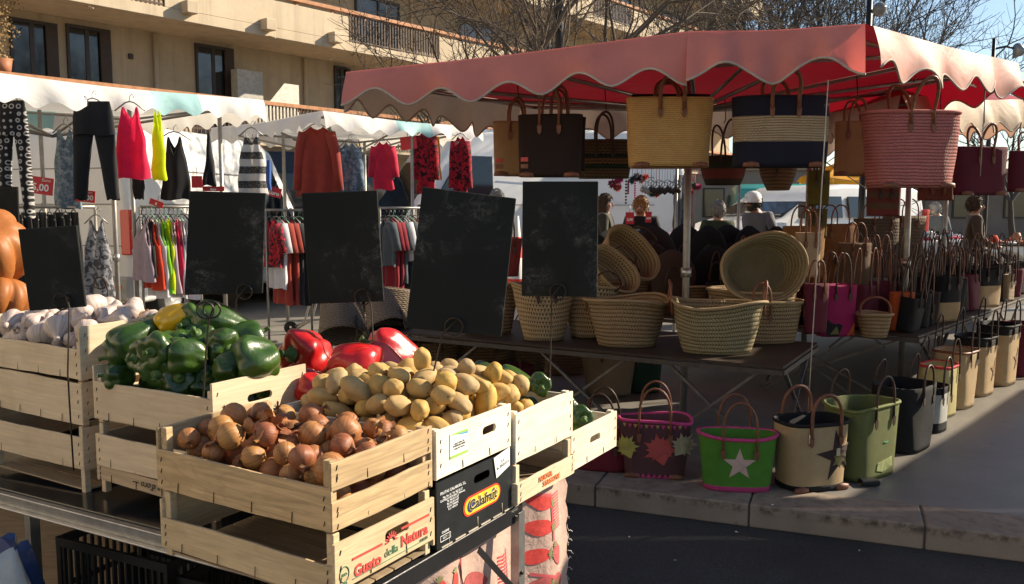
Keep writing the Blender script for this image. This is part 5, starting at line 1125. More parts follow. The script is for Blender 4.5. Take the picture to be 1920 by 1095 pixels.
bk('wide braided straw basket at the back of the front table', 1265,575,140,50,M_BRAIDD,-.1,.85,.7,'ends',.10,lip=.02,z=TH)
q = P(1424,505,5.95); bag('straw_basket','large shallow straw basket tilted up to show its inside',(q.x,q.y+.10,q.z-.02),0,.40,.60,.30,.44,.20,M_BRAIDG,e=2.1,cat='basket',handles='none',rim=M_RIM,tilt=(R(78),R(-12),R(6)),lip=.02)
q = P(1150,492,6.5); bag('straw_basket','openwork palm basket tilted on its side with dark diamond patches',(q.x+.02,q.y+.15,q.z-.02),0,.34,.50,.24,.34,.26,M_HOLES,e=2.2,cat='basket',handles='two',hh=.13,rim=M_RIM,tilt=(R(60),R(40),R(10)),hm=M_LEATHERD)
q = P(1130,520,6.2); bag('straw_basket','smaller openwork palm basket lying tilted in front of the diamond patched one',(q.x-.02,q.y+.1,q.z-.04),0,.30,.42,.22,.30,.22,M_HOLES,e=2.2,cat='basket',handles='two',hh=.11,rim=M_RIM,tilt=(R(50),R(42),R(5)),hm=M_LEATHERD)
q = P(945,480,6.4); bag('raffia_bag','red woven bag with brown handles showing between two chalkboards',(q.x,q.y,q.z-.15),.2,.22,.28,.16,.18,.28,raff('brick_red_raffia',(.30,.045,.04)),hh=.2,hx=.06,hm=M_LEATHERD)
# small items on the right table
bk('small round straw basket with one hoop handle on the table edge', 1646,634,60,44,M_BRAID,0,.75,.9,'over',.12,lip=.008,wav=.004,rim=M_RIM,hm=M_LEATHER,hr=.009)
def tb_(label, px, py, wpx, hpx, mt, rz=.2, dk=.55, hh=.22, mrow=None, wk=.92, hx=None, D=None, decor=None, trim=None, handles='two', hm=None, z=TH):
    g = G(px,py,z) if D is None else P(px,py,D); D_ = g.y; w_ = SZ(wpx,D_); h = SZ(hpx,D_)
    return bag('raffia_bag',label,(g.x,g.y+w_*dk*.45,(z if D is None else g.z)+.002),rz,w_*wk,w_,w_*dk*.9,w_*dk,h,mt,mrow=mrow,hh=hh,hx=hx or w_*.2,decor=decor,trim=trim,hm=hm or M_LEATHERD,handles=handles,e=3.4)
def dmag(root, wb, wt, db, dt, h):
    front_shape(root,[(-.09,-.07),(.0,-.07),(.03,.01),(-.09,.05)],-.02,.075,db,dt,h,M_BLACKR,'colour_patch',wt); front_shape(root,[(-.03,-.06),(.05,-.06),(.04,.04)],.08,.065,db,dt,h,M_ORNG,'colour_patch',wt); front_shape(root,[(-.04,-.03),(.03,-.03),(.01,.03)],-.05,.05,db,dt,h,M_OLV,'colour_patch',wt,off=.007)
tb_('magenta bag with black, orange and olive patches on the table', 1572,632,76,98,M_MAG,.25,hh=.23,decor=dmag)
tb_('plain orange red upright bag on the table', 1694,622,44,74,M_ORNG,.15,.6,hh=.2)
tb_('grey and black striped bag behind the hoop handled basket', 1638,600,56,78,M_GREYR,.2,hh=.22)
tb_('black bag with beige base near the table edge', 1778,604,62,86,[M_BEIGE,M_BLACKR],ra-.5,hh=.26,mrow=[(.42,0),(1,1)])
tb_('black and sand bag with a wide black band further along the table', 1852,576,66,70,[M_BEIGE,M_BLACKR],ra-.5,hh=.24,mrow=[(.5,0),(1,1)])
tb_('sand coloured side of a bag near the far end of the table', 1815,578,34,60,M_TAN,ra-.5,hh=.22)
tb_('cream braided bag at the far end of the table', 1893,565,30,50,M_CRO,ra-.3,hh=.2)
tb_('small dark fluffy bag beside the orange one', 1738,612,34,40,M_BLACKR,.2,hh=.12)
rg = random.Random(15); cols = [('black',M_BLACKR),('dark brown',M_DKBROWN),('plum',M_PURP),('maroon',M_MAROON),('striped grey',M_GREYR),('tan',M_TAN),('navy',M_NAVY)]
D_ = dv.normalized()
for i in range(78):
    a = .16+(i//6)*.31+rg.uniform(-.05,.05); b = .18+(i%6)*.29+rg.uniform(-.04,.04); x, y = Rp(a, b); nm, mt = cols[rg.choice((0,0,0,0,1,1,1,3,4,6))]
    o = bag('raffia_bag','upright %s bag with long leather handles packed on the right table' % nm,(x,y,TH+.002),ra-.5+rg.gauss(0,.25),.24,.27,.13,.14,rg.uniform(.26,.36),mt,hh=rg.uniform(.24,.42),hx=.05,hr=.0055,hm=rg.choice((M_LEATHERD,M_LEATHER,M_LEATHERD)),tabs=False,group='%s handled bags packed on the right table' % nm); o.rotation_euler = (rg.gauss(0,.05),rg.gauss(0,.05),o.rotation_euler.z)
# tan, ochre and patterned bags between the two tables
for (lb,px,py,wpx,hpx,mt,D) in (('ochre rounded bag leaning behind the tilted straw basket',1505,520,84,96,raff('ochre_raffia',(.33,.17,.06)),6.7),('cream printed bag with a red and blue motif catching the sun',1512,520,52,84,raff('printed_cream',(.55,.40,.25)),6.1),('orange brown rounded bag behind the cream printed one',1560,540,90,120,raff('orange_brown_raffia',(.30,.13,.045)),7.2),
    ('maroon bag standing right of the tilted straw basket',1528,625,50,95,M_MAROON,5.85),('brown bag with long pale handles left of the packed black bags',1600,545,66,90,raff('mid_brown_raffia',(.16,.10,.06)),6.8),
    ('striped dark bag with arched brown bands',1640,520,90,110,m_weave('arched_stripe',(.10,.07,.05),(.03,.02,.015),'crochet',.03,.03,.6),7.9),('brown striped bag right of the arched stripe one',1690,515,84,110,m_weave('brown_stripe',(.13,.09,.06),(.03,.02,.015),'crochet',.03,.03,.6),8.2)):
    g = P(px,py,D); w_ = SZ(wpx,D); h = SZ(hpx,D); bag('raffia_bag',lb,(g.x,g.y,max(TH+.002,g.z)),.2,w_*.9,w_,w_*.4,w_*.42,h,mt,hh=.16,hx=w_*.2,hm=M_LEATHER,e=2.6)
# leaning bags with rounded tops along the back table and behind the right one
def leaner(i, px, py, D, lb, c, where, zf=TH):
    top = P(px,py,D); root = thing('raffia_bag','%s rounded bag leaning in %s' % (lb, where),'bag',(top.x,top.y,zf+.002),rz=random.Random(i).uniform(-.3,.3),group='%s bags leaning in %s' % (lb, where))
    hh_ = top.z-zf; secs = []; n = 28; us = [1.0*j/n for j in range(n+1)]; vv = []; wk = random.Random(i*3).uniform(.9,1.15)
    for k in range(13):
        t_ = k/12; w_ = .21*wk*(1-.25*(1-t_))*math.sqrt(max(.02,1-max(0,(t_-.55)/.45)**2)); d_ = .055*math.sqrt(max(.03,1-max(0,(t_-.7)/.3)**2)); secs.append([(w_*math.cos(2*PI*j/n)*(1+.03*math.sin(t_*9+i)), d_*math.sin(2*PI*j/n)+.12*t_, hh_*t_) for j in range(n)]); vv.append(hh_*t_)
    m = MB(); m.loft(secs,0,True,capa=True,capb=True,us=us,vs_=vv); m.build('body',c,root)
    m = MB(); m.tube([(x,-.065+.10*t,z) for x,z,t in ((-.07,hh_*.35,.35),(-.075,hh_*.55,.55),(-.04,hh_*.72,.72),(.0,hh_*.76,.76),(.04,hh_*.72,.72),(.075,hh_*.55,.55),(.07,hh_*.35,.35))], .007, 6); m.build('handle',M_LEATHERD,root)
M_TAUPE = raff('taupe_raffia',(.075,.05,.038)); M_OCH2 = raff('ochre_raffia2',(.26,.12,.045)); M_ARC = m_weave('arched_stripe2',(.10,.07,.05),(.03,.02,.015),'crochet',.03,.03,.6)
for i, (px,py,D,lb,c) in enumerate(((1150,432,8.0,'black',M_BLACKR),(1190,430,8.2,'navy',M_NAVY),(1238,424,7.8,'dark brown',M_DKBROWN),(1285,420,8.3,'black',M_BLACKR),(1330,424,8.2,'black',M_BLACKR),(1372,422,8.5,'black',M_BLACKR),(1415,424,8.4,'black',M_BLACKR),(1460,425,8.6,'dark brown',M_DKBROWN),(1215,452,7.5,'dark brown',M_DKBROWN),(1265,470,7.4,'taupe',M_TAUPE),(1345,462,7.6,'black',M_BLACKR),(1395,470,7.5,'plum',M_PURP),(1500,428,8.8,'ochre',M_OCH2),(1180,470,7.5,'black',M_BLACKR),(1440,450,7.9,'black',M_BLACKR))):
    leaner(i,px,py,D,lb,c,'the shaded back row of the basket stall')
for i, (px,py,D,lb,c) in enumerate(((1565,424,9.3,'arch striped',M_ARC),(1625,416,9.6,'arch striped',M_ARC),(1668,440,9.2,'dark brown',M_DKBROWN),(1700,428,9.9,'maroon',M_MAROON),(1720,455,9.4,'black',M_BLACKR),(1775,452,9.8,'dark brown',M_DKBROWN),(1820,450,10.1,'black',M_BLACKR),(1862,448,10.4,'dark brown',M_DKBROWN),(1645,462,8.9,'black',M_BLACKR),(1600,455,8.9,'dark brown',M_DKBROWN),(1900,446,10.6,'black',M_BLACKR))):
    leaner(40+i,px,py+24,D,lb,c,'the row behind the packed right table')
bk1 = P(1560,470,9.0); bk2 = P(1935,470,11.1); ttable('rear table of the basket stall standing behind the packed right table', [(bk1.x-.3,bk1.y-.25),(bk2.x+.3,bk2.y-.25),(bk2.x+.3,bk2.y+.5),(bk1.x-.3,bk1.y+.5)], [((bk1.x,bk1.y),(bk1.x+.6,bk1.y))])
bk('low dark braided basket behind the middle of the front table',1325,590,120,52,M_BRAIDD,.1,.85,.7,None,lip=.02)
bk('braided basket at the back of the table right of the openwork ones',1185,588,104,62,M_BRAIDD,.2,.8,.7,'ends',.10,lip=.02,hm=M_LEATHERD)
bk('straw basket at the left end of the table behind the largest chalkboard',915,628,120,92,M_BRAID,.1,.72,.72,'two',.12,lip=.02,hm=M_LEATHERD)
# ---------------------------------------------------------------- baskets lying below and left of the front table
M_LYING = m_weave('weathered_braid', (.29,.225,.165), (.10,.075,.05), 'braid', .017, .04, .9)
for (lb,px,py,D,s,tl) in (('big weathered basket lying on its side left of the table',640,600,6.9,1.0,(R(158),R(22),R(60))),('weathered basket lying beside the big one, half covered',712,605,6.7,.85,(R(150),R(28),R(70))),('upended weathered basket seen left of the largest chalkboard',745,585,7.4,1.0,(R(170),R(10),R(20)))):
    g = P(px,py,D); bag('straw_basket',lb,(g.x,g.y,max(.45,g.z+.2)),0,.34*s,.46*s,.26*s,.36*s,.36*s,M_LYING,e=2.3,cat='basket',handles='two',hh=.12,hm=M_LEATHERD,tilt=tl,hx=.07)
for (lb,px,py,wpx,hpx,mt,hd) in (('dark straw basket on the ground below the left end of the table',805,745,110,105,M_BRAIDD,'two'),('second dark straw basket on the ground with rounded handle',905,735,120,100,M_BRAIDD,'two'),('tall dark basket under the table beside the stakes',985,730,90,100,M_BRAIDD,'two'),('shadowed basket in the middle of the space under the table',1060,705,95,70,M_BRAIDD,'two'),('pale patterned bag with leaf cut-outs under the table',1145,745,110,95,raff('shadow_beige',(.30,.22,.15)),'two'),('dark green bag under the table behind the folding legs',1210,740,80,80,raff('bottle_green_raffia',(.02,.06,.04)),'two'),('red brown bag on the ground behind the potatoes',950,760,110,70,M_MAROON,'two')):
    g = G(px,py); D = g.y; w_ = SZ(wpx,D); bag('straw_basket' if 'basket' in lb else 'raffia_bag',lb,(g.x,g.y+.15,.0),.1,w_*.8,w_,w_*.6,w_*.7,SZ(hpx,D),mt,e=2.4,cat='basket' if 'basket' in lb else 'bag',handles=hd,hh=.17,hx=w_*.2,hm=M_LEATHERD)
# ---------------------------------------------------------------- bags hanging under the canopy
hb = thing('hanging_rail','thin metal rail under the front of the pink canopy that the bags hang from','rail',(0,0,0))
ra_, rb_ = P(905,186,5.2), P(1690,150,4.62); ra_.z = 2.26; rb_.z = 2.28
MB().tube([ra_,rb_],.011,8).build('rail',M_ALU,hb)
rr2 = Vector((3.25,6.1,2.33)); MB().tube([rb_,rr2],.011,8).build('rail',M_ALU,hb)
def hang(label, x0, x1, y0, y1, D, mt, hh=.18, hx=None, mrow=None, wk=.95, dk=.3, rz=0, e=3.2, feet=True, hm=None, decor=None, trim=None, bulge=0, cat='bag', zrail=2.28, hr=.008, name='raffia_bag', wav=0):
    t0, b0 = P((x0+x1)/2,y0,D), P((x0+x1)/2,y1,D); w_ = SZ(x1-x0,D); h = t0.z-b0.z
    o = bag(name,label,(t0.x,D,b0.z),rz,w_*wk,w_,w_*dk,w_*dk*.9,h,mt,mrow=mrow,hh=hh,hx=hx or w_*.16,feet=feet,hm=hm or M_LEATHER,decor=decor,trim=trim,e=e,bulge=bulge,cat=cat,hr=hr,lean=(-w_*dk*.35,-w_*dk*.35),wav=wav)
    zt = b0.z+h+hh
    if zrail-zt > .01: MB().tube([(0,0,zt-b0.z-.005),(.012,0,zt-b0.z+.02),(0,0,zrail-b0.z)],.0035,5).build('hook',M_IRON,o)
    return o
def tabs_(root, wb, wt, db, dt, h):
    front_shape(root,[(-.022,-.012),(.022,-.012),(.022,.012),(-.022,.012)],-wt*.38,h*.17,db,dt,h,M_LEATHER,'leather_patch',wt); front_shape(root,[(-.022,-.012),(.022,-.012),(.022,.012),(-.022,.012)],-wt*.38,h*.28,db,dt,h,M_LRED,'leather_patch',wt)
hang('tan hanging bag partly behind the dark brown one, leftmost under the canopy',925,1012,228,330,5.2,M_TAN,.13,rz=.1,decor=tabs_)
hang('dark brown hanging bag with two pairs of tall looped handles',972,1092,216,332,4.95,M_DKBROWN,.155,.055,dk=.4,rz=-.15,decor=tabs_)
hang('second dark bag hung behind the dark brown one, its handles standing taller',1000,1098,220,320,5.15,M_DKBROWN,.17,.05,rz=0,feet=False)
hang('brown and green striped bag hanging between the dark brown and yellow ones',1085,1180,262,335,5.6,m_weave('striped_brown',(.16,.11,.06),(.05,.03,.02),'braid',.02,.014,.8,[(0,(.14,.10,.05)),(.06,(.02,.05,.03)),(.09,(.20,.12,.05)),(.13,(.02,.04,.03)),(.16,(.16,.11,.06))]),.17,bulge=.08,e=2.4,feet=False,hm=M_LEATHERD)
hang('large yellow raffia bag hanging at the centre of the canopy',1178,1334,184,314,4.75,M_YEL,.115,.065,dk=.36,hr=.011)
hang('black bag hanging right behind the yellow one',1186,1330,178,300,5.25,M_BLACKR,.08,feet=False,dk=.2)
hang('navy and cream striped hanging bag with a crocheted middle band',1377,1552,182,314,4.6,[M_NAVY,M_CRO],.12,.07,mrow=[(.29,0),(.71,1),(1,0)],dk=.36,hr=.011)
hang('tan bag hanging left of and behind the pink one',1566,1640,228,330,5.3,M_TAN,.13,.05,feet=True)
hang('pink crocheted hanging bag with a tall leather handle, largest on the right',1620,1800,212,352,4.75,M_PINKC,.17,.065,dk=.4,wk=.86,rz=.12,hr=.010,trim=M_PINKC)
hang('maroon bag hanging right of the pink one',1788,1892,276,366,5.6,M_MAROON,.14,.05,rz=.2,dk=.3)
hang('second maroon bag hanging at the right picture edge',1888,1985,284,360,6.0,M_MAROON,.14,.06,rz=.2)
hang('red and brown banded bag hanging low beneath the pink one',1626,1690,345,405,6.2,m_weave('red_band',(.20,.08,.05),(.07,.03,.02),'fine',.006,.006,.5,[(0,(.22,.05,.04)),(.05,(.14,.09,.05)),(.09,(.20,.05,.04)),(.13,(.15,.1,.06)),(.17,(.2,.06,.04))]),.35,feet=False,hm=M_LEATHERD)
hang('reddish flat bag hanging below the pink and maroon bags',1722,1790,335,376,6.0,raff('rust_raffia',(.20,.06,.04)),.3,feet=False)
hang('round dark red and green basket hanging behind the navy and cream bag',1318,1394,293,347,6.2,m_weave('red_green_band',(.16,.04,.03),(.05,.02,.015),'fine',.006,.006,.5,[(0,(.05,.04,.03)),(.04,(.20,.05,.04)),(.11,(.03,.05,.03)),(.16,(.05,.04,.03))]),.24,bulge=.15,e=2.1,dk=.9,wk=.8,feet=False,cat='basket',name='straw_basket',hm=M_LEATHERD)
hang('shallow round straw basket hanging bottom-down under the navy and cream bag',1424,1496,308,357,6.4,M_BRAIDD,.3,bulge=.1,e=2.0,dk=.9,wk=.5,feet=False,cat='basket',name='straw_basket',hm=M_LEATHERD)
# green felt bags hanging on the pole, guy cord
hang('olive bag hanging on the grey pole right of the navy bag',1516,1556,320,385,6.6,raff('olive_felt',(.16,.15,.03)),.2,feet=False,hm=M_LEATHERD)
hang('second olive bag hanging lower on the grey pole',1512,1552,392,445,6.7,MATS.get('x') or raff('olive_felt2',(.15,.13,.035)),.3,feet=False,hm=M_LEATHERD)
cA, cB = P(1553,150,4.35), P(1514,790,4.75); cB.z = max(cB.z,.0); tag(MB().tube([cA,cA.lerp(cB,.5)+Vector((0,0,-.01)),cB],.0032,5).build('guy_cord',mat('white_cord',(.5,.46,.4),.7)),'thin pale guy cord running from the canopy corner down to the pavement','cord')
cA, cB = P(1848,160,5.4), P(1838,330,5.5); tag(MB().tube([cA,cA.lerp(cB,.5),cB],.003,5).build('guy_cord',MATS['white_cord']),'thin cord dangling in front of the maroon hanging bag','cord')
# ================================================================ clothes
def m_cloth(name, c, c2=None, kind='plain', sc_=14, transl=.25, rough=.8):
    t = NT(name); v = t.tc(); n = t.noise(v, 10, 3)
    col = t.ramp(n, [(.3, sc(c,.88)), (.7, sc(c,1.08))])
    if kind == 'floral': col = t.mix(t.ramp(t.noise(v,sc_,5,.65,1.2),[(.48,0.0),(.54,1.0)]), col, c2)
    elif kind == 'rings':
        x = t.vor(t.tc('Object',(1,.2,1)), sc_, rnd=.25); r_ = t.ramp(x.outputs['Distance'],[(.22,0.0),(.26,1.0),(.36,1.0),(.40,0.0)]); col = t.mix(r_, col, c2)
    elif kind == 'stripes':
        s = t.node('ShaderNodeSeparateXYZ'); t.ln(v,s.inputs[0]); f_ = t.math('FRACT', t.math('MULTIPLY', s.outputs[2], sc_)); lace = t.noise(v,70,4); col = t.mix(t.math('MULTIPLY', t.math('LESS_THAN', f_, .5), t.ramp(lace,[(.35,.75),(.6,1.0)])), col, c2)
    elif kind == 'lace': col = t.mix(t.ramp(t.noise(v,sc_,6,.7),[(.45,0.0),(.6,1.0)]), col, c2)
    t.col(col); t.set(rough,.2,sheen=.2); t.bump(t.noise(v,160,2),.1,.002); t.translucent(col,transl); return t.mat
C_BLACK = m_cloth('black_cloth',(.012,.012,.014),transl=.03); C_PINK = m_cloth('neon_pink_cloth',(.85,.035,.12),transl=.4); C_YEL = m_cloth('neon_yellow_cloth',(.72,.85,.01),transl=.4); C_RUST = m_cloth('rust_cloth',(.34,.05,.035)); C_DENIM = m_cloth('faded_denim',(.10,.16,.23),(.30,.36,.42),'lace',22)
C_RING = m_cloth('ringed_print',(.02,.018,.018),(.5,.48,.46),'rings',19); C_STR = m_cloth('black_white_lace',(.62,.60,.58),(.02,.018,.018),'stripes',7.5); C_ROSE = m_cloth('rose_red_cloth',(.62,.025,.07)); C_FLOR = m_cloth('red_black_floral',(.50,.015,.035),(.03,.01,.012),'floral',17); C_GREY = m_cloth('grey_flowered',(.33,.33,.35),(.07,.07,.08),'floral',15); C_WHITE = m_cloth('white_cloth',(.66,.66,.70)); C_LIME = m_cloth('lime_cloth',(.22,.65,.03)); C_LILAC = m_cloth('lilac_cloth',(.50,.40,.47)); C_OCHRE = m_cloth('ochre_cloth',(.60,.30,.02)); C_WINE = m_cloth('wine_cloth',(.28,.02,.035)); C_SLATE = m_cloth('slate_cloth',(.10,.12,.14)); C_ORED = m_cloth('orange_red_cloth',(.66,.06,.02)); C_BLUE = m_cloth('blue_cloth',(.05,.13,.40))
def sheet(rows, depth=.035, n=48, seed=0, fold=.019, nf=5, top=None):
    """garment shell: rows = (z, xl, xr); flattened tube with hanging folds; top(u, front) = neckline height for u in -1..1"""
    rg = random.Random(seed); ph = rg.random()*6; secs = []; zt = rows[0][0]; zb = rows[-1][0]; out = []
    for i in range(len(rows)-1):
        a, b = rows[i], rows[i+1]; k = max(1,int(abs(a[0]-b[0])/.04))
        for j in range(k): out.append(tuple(lerp(a[q],b[q],j/k) for q in range(3)))
    out.append(rows[-1])
    for i, (z,xl,xr) in enumerate(out):
        t_ = (zt-z)/max(.01,zt-zb); row = []
        for j in range(n):
            a = 2*PI*j/n; cx = (xl+xr)/2; hw = (xr-xl)/2; u = math.cos(a); x = cx+hw*u; f_ = math.sin((x-cx)*nf*7+ph+math.sin(z*5)*.6)*fold*(.25+t_)
            zz = z+.008*t_*math.sin(a*3+ph)
            if top: zz = min(zz, top(u, math.sin(a) < 0)-.002*i)
            row.append((x+.4*fold*math.sin(z*23+ph)*t_, depth*math.copysign(abs(math.sin(a))**.7,math.sin(a))*(.35+.75*min(1,t_*2.2))+f_, zz))
        secs.append(row)
    mb = MB(); mb.loft(secs,0,True); return mb
def neck_tank(u, front): a = abs(u); return -.015-(.17 if front else .10)*max(0,1-a/.52)**.7-max(0,a-.66)*.75
def neck_tee(u, front): a = abs(u); return -.02*a-(.10 if front else .04)*max(0,1-a/.38)**.6-max(0,a-.4)*.10
def tee(w_, h, sleeve=None, neck=.35, flare=1.1, sd=0):
    s = w_/2; m = sheet([(0,-s*.86,s*.86),(-.06,-s*.95,s*.95),(-.17,-s*.90,s*.90),(-.28,-s*.94,s*.94),(-h,-s*flare,s*flare)], seed=sd, top=neck_tee)
    if sleeve:
        for k in (-1,1):
            pts = [(k*s*.72,0,-.07),(k*(s*.98),0,-.10-sleeve*.25),(k*(s*1.10),.01,-.08-sleeve*.65),(k*s*1.15,.015,-.06-sleeve)]; m.tube([Vector(p) for p in pts],[.06,.055,.05,.055],12)
    return m
def tank(w_, h, sd=0, flare=1.3):
    s = w_/2; return sheet([(0,-s*.80,s*.80),(-.12,-s*.80,s*.80),(-.2,-s*.92,s*.92),(-.28,-s,s),(-h,-s*flare,s*flare)], seed=sd, top=neck_tank)
def hanger(root, w_, z=.0, m=None):
    h = MB(); h.tube([(-w_/2,0,z-.05),(-w_*.15,0,z+.015),(0,0,z+.025),(w_*.15,0,z+.015),(w_/2,0,z-.05)],.006,6); h.tube([(0,0,z+.025),(0,0,z+.06),(.02,0,z+.085),(.035,0,z+.07),(.03,0,z+.05)],.003,5); h.build('hanger', m or M_ALU, root)
def gar(label, cat, name, px, py, D, mb, m, hang_w=None, rz=0, group=None, hz=0.0, hm=None):
    p = P(px,py,D); root = thing(name,label,cat,p,rz,group); mb.build('cloth',m,root)
    if hang_w: hanger(root,hang_w,hz,hm)
    return root
def pxm(n, D): return SZ(n,D)
LR = math.atan2(Ld.y,Ld.x); D1 = 7.4
def trousers(w_, h, leg, sd=0):
    s = w_/2; m = sheet([(0,-s*.82,s*.82),(-.12,-s*.95,s*.95),(-.27,-s,s)], seed=sd, fold=.004)
    for k in (-1,1): m.join(sheet([(-.25,min(k*s*1.0,k*.002),max(k*s*1.0,k*.002)),(-.5,min(k*s*.28,k*s*1.02),max(k*s*.28,k*s*1.02)),(-h,min(k*s*.5,k*s*1.08),max(k*s*.5,k*s*1.08))], seed=sd+k, fold=.004))
    return m
gar('black trousers with white ring print at far left','trousers','trousers',22,188,6.6,trousers(pxm(56,6.6),pxm(215,6.6),.1,1),C_RING,.2)
gar('faded denim overall dress behind the black trousers','dress','dress',120,238,7.6,tank(pxm(42,7.6),pxm(150,7.6),2),C_DENIM,.2)
gar('plain black trousers hanging next to the neon pink top','trousers','trousers',173,190,7.0,trousers(pxm(78,7.0),pxm(180,7.0),.1,3),C_BLACK,.25)
gar('neon pink sleeveless top under the aqua canopy panel','top','sleeveless_top',243,196,7.15,tank(pxm(54,7.15),pxm(136,7.15),4,1.22),C_PINK,.25)
gar('neon yellow top turned edge-on beside the pink top','top','sleeveless_top',294,202,7.3,tank(pxm(17,7.3),pxm(132,7.3),5,1.25),C_YEL,None,.9)
gar('black sleeveless top hanging right of the neon yellow one','top','sleeveless_top',326,252,7.7,tank(pxm(46,7.7),pxm(120,7.7),6,1.2),C_BLACK,.3)
gar('black scarf hanging low beneath the pink top','scarf','scarf',258,330,7.6,sheet([(0,-.05,.05),(-.1,-.045,.06),(-.2,-.03,.04)],seed=7),C_BLACK,None)
gar('thin black strappy top beside the striped one','top','sleeveless_top',390,250,8.0,sheet([(0,-.01,.015),(-.2,-.02,.03),(-.48,-.06,.06)],seed=8),C_BLACK,None)
gar('black and white lace banded top','top','sleeveless_top',471,244,8.0,tank(pxm(46,8),pxm(118,8),9,1.15),C_STR,.22)
gar('blue garment edge showing behind the lace banded top','top','top',503,300,8.6,sheet([(0,-.02,.02),(-.3,-.03,.03)],seed=10),C_BLUE,None)
L2R = math.atan2(L2d.y,L2d.x)
gar('rust red wide-sleeved blouse with frayed lower edge','blouse','blouse',594,236,9.2,tee(pxm(66,9.2),pxm(128,9.2),.62,.4,1.25,11),C_RUST,.3)
gar('faded blue denim tunic on a black hanger','tunic','tunic',654,266,9.4,tee(pxm(34,9.4),pxm(98,9.4),.45,.4,1.1,12),C_DENIM,.2)
gar('rose red tunic with short sleeves','tunic','tunic',718,264,9.6,tee(pxm(36,9.6),pxm(90,9.6),.34,.4,1.1,13),C_ROSE,.2)
gar('red and black flowered dress, left one of the two','dress','dress',798,244,9.9,tee(pxm(30,9.9),pxm(118,9.9),.5,.4,1.2,14),C_FLOR,.2)
gar('ochre garment tucked behind the left flowered dress','dress','dress',819,256,10.1,sheet([(0,-.03,.03),(-.5,-.05,.05)],seed=15),C_OCHRE,None)
gar('red and black flowered dress, right one of the two','dress','dress',863,254,10.1,tee(pxm(25,10.1),pxm(106,10.1),.55,.4,1.1,16),C_FLOR,.2)
def rail_rack(label, pxa, pxb, py, D, zfloor=0.0, dz=0):
    a, b = P(pxa,py,D), P(pxb,py,D+.25); root = thing('clothes_rack',label,'clothes rack',(a.x,a.y,zfloor)); r_ = lambda q: q-Vector((a.x,a.y,zfloor))
    MB().tube([r_(a),r_(b)],.014,8).build('rail',M_ALU,root)
    for q in (a,b):
        g = Vector((q.x,q.y,zfloor)); MB().tube([r_(q),r_(g)],.013,8).build('post',M_ALU,root); MB().tube([r_(g+Vector((0,-.28,.02))),r_(g+Vector((0,0,.06))),r_(g+Vector((0,.28,.02)))],.013,6).build('foot',M_ALU,root)
    return root
def rack_row(pxa, pxb, py, D, items, names, group, ww=.40, hh=None):
    n = len(items)
    for i,(c,hp) in enumerate(items):
        px = lerp(pxa,pxb,i/max(1,n-1)); D_ = D+.25*i/n; m = tank(ww,SZ(hp,D_),i+int(px),1.15) if hh is None else tee(ww,SZ(hp,D_),hh,.35,1.05,i+int(px))
        gar(names[i],'top' if hh is None else 'dress','sleeveless_top' if hh is None else 'dress',px,py+14,D_,m,c,.34,R(-48)+.06*math.sin(i*3),group,0,[M_BLACKPL,M_ALU,MATS.get('mint_hanger') or mat('mint_hanger',(.2,.42,.30),.4)][i%3])
rail_rack('clothes rack of bright tank tops left of the chalkboard',262,372,388,8.2)
rack_row(266,350,392,8.2,[(C_LILAC,120),(C_BLACK,110),(C_ORED,135),(C_WHITE,150),(C_LIME,142),(C_YEL,142),(C_LILAC,140),(C_PINK,142),(C_WHITE,150),(C_WHITE,152),(C_WHITE,152)],
 ['lilac top at the left end of the bright rack','black top near the left end of the bright rack','orange red top on the bright rack','white top between the orange red and lime tops','lime green top on the bright rack','neon yellow top on the bright rack','lilac top between the yellow and pink tops on the rack','pink top on the bright rack','white top at the right end of the bright rack','white top at the right end of the bright rack','white top at the right end of the bright rack'],'tops on the bright rack')
rail_rack('round black rack under the denim overall dress',10,178,388,7.4)
for i in range(9):
    gar('black skirt with silver clips on the left rack','skirt','skirt',18+i*15,398+(i%2)*4,7.4+.03*i,sheet([(0,-.10,.10),(-.5,-.13,.13),(-.78,-.15,.15)],seed=i),C_BLACK,.2,R(-40),'black skirts on the left rack')
gar('grey flowered sleeveless dress right of the leftmost chalkboard','dress','dress',180,408,7.2,tank(pxm(46,7.2),pxm(165,7.2),33,1.15),C_GREY,.19,.1)
rail_rack('clothes rack with rust and black dresses between two chalkboards',498,580,394,9.0)
rack_row(508,560,396,9.0,[(C_FLOR,90),(C_WHITE,130),(C_RUST,160),(C_RUST,160),(C_BLACK,160),(C_BLACK,160)],['flowered garment at the left end of the middle rack','white garment on the middle rack','rust fringed dress on the middle rack','rust fringed dress on the middle rack','long black dress on the middle rack','long black dress on the middle rack'],'dresses on the middle rack',.38,.3)
rail_rack('clothes rack with wine red garments between the second and third chalkboards',712,800,390,9.4)
rack_row(722,778,394,9.4,[(C_SLATE,90),(C_WINE,135),(C_WINE,150),(C_SLATE,120),(C_WHITE,80),(C_SLATE,150),(C_FLOR,140),(C_FLOR,150)],['slate garment at the left end of the wine red rack','wine red dress on the rack','wine red dress on the rack','slate dress among the wine red ones','grey white garment on the wine red rack','long slate dress right of the middle of the wine red rack','red flowered dress at the right end of the rack','red flowered dress at the right end of the rack'],'dresses on the wine red rack',.36,.3)
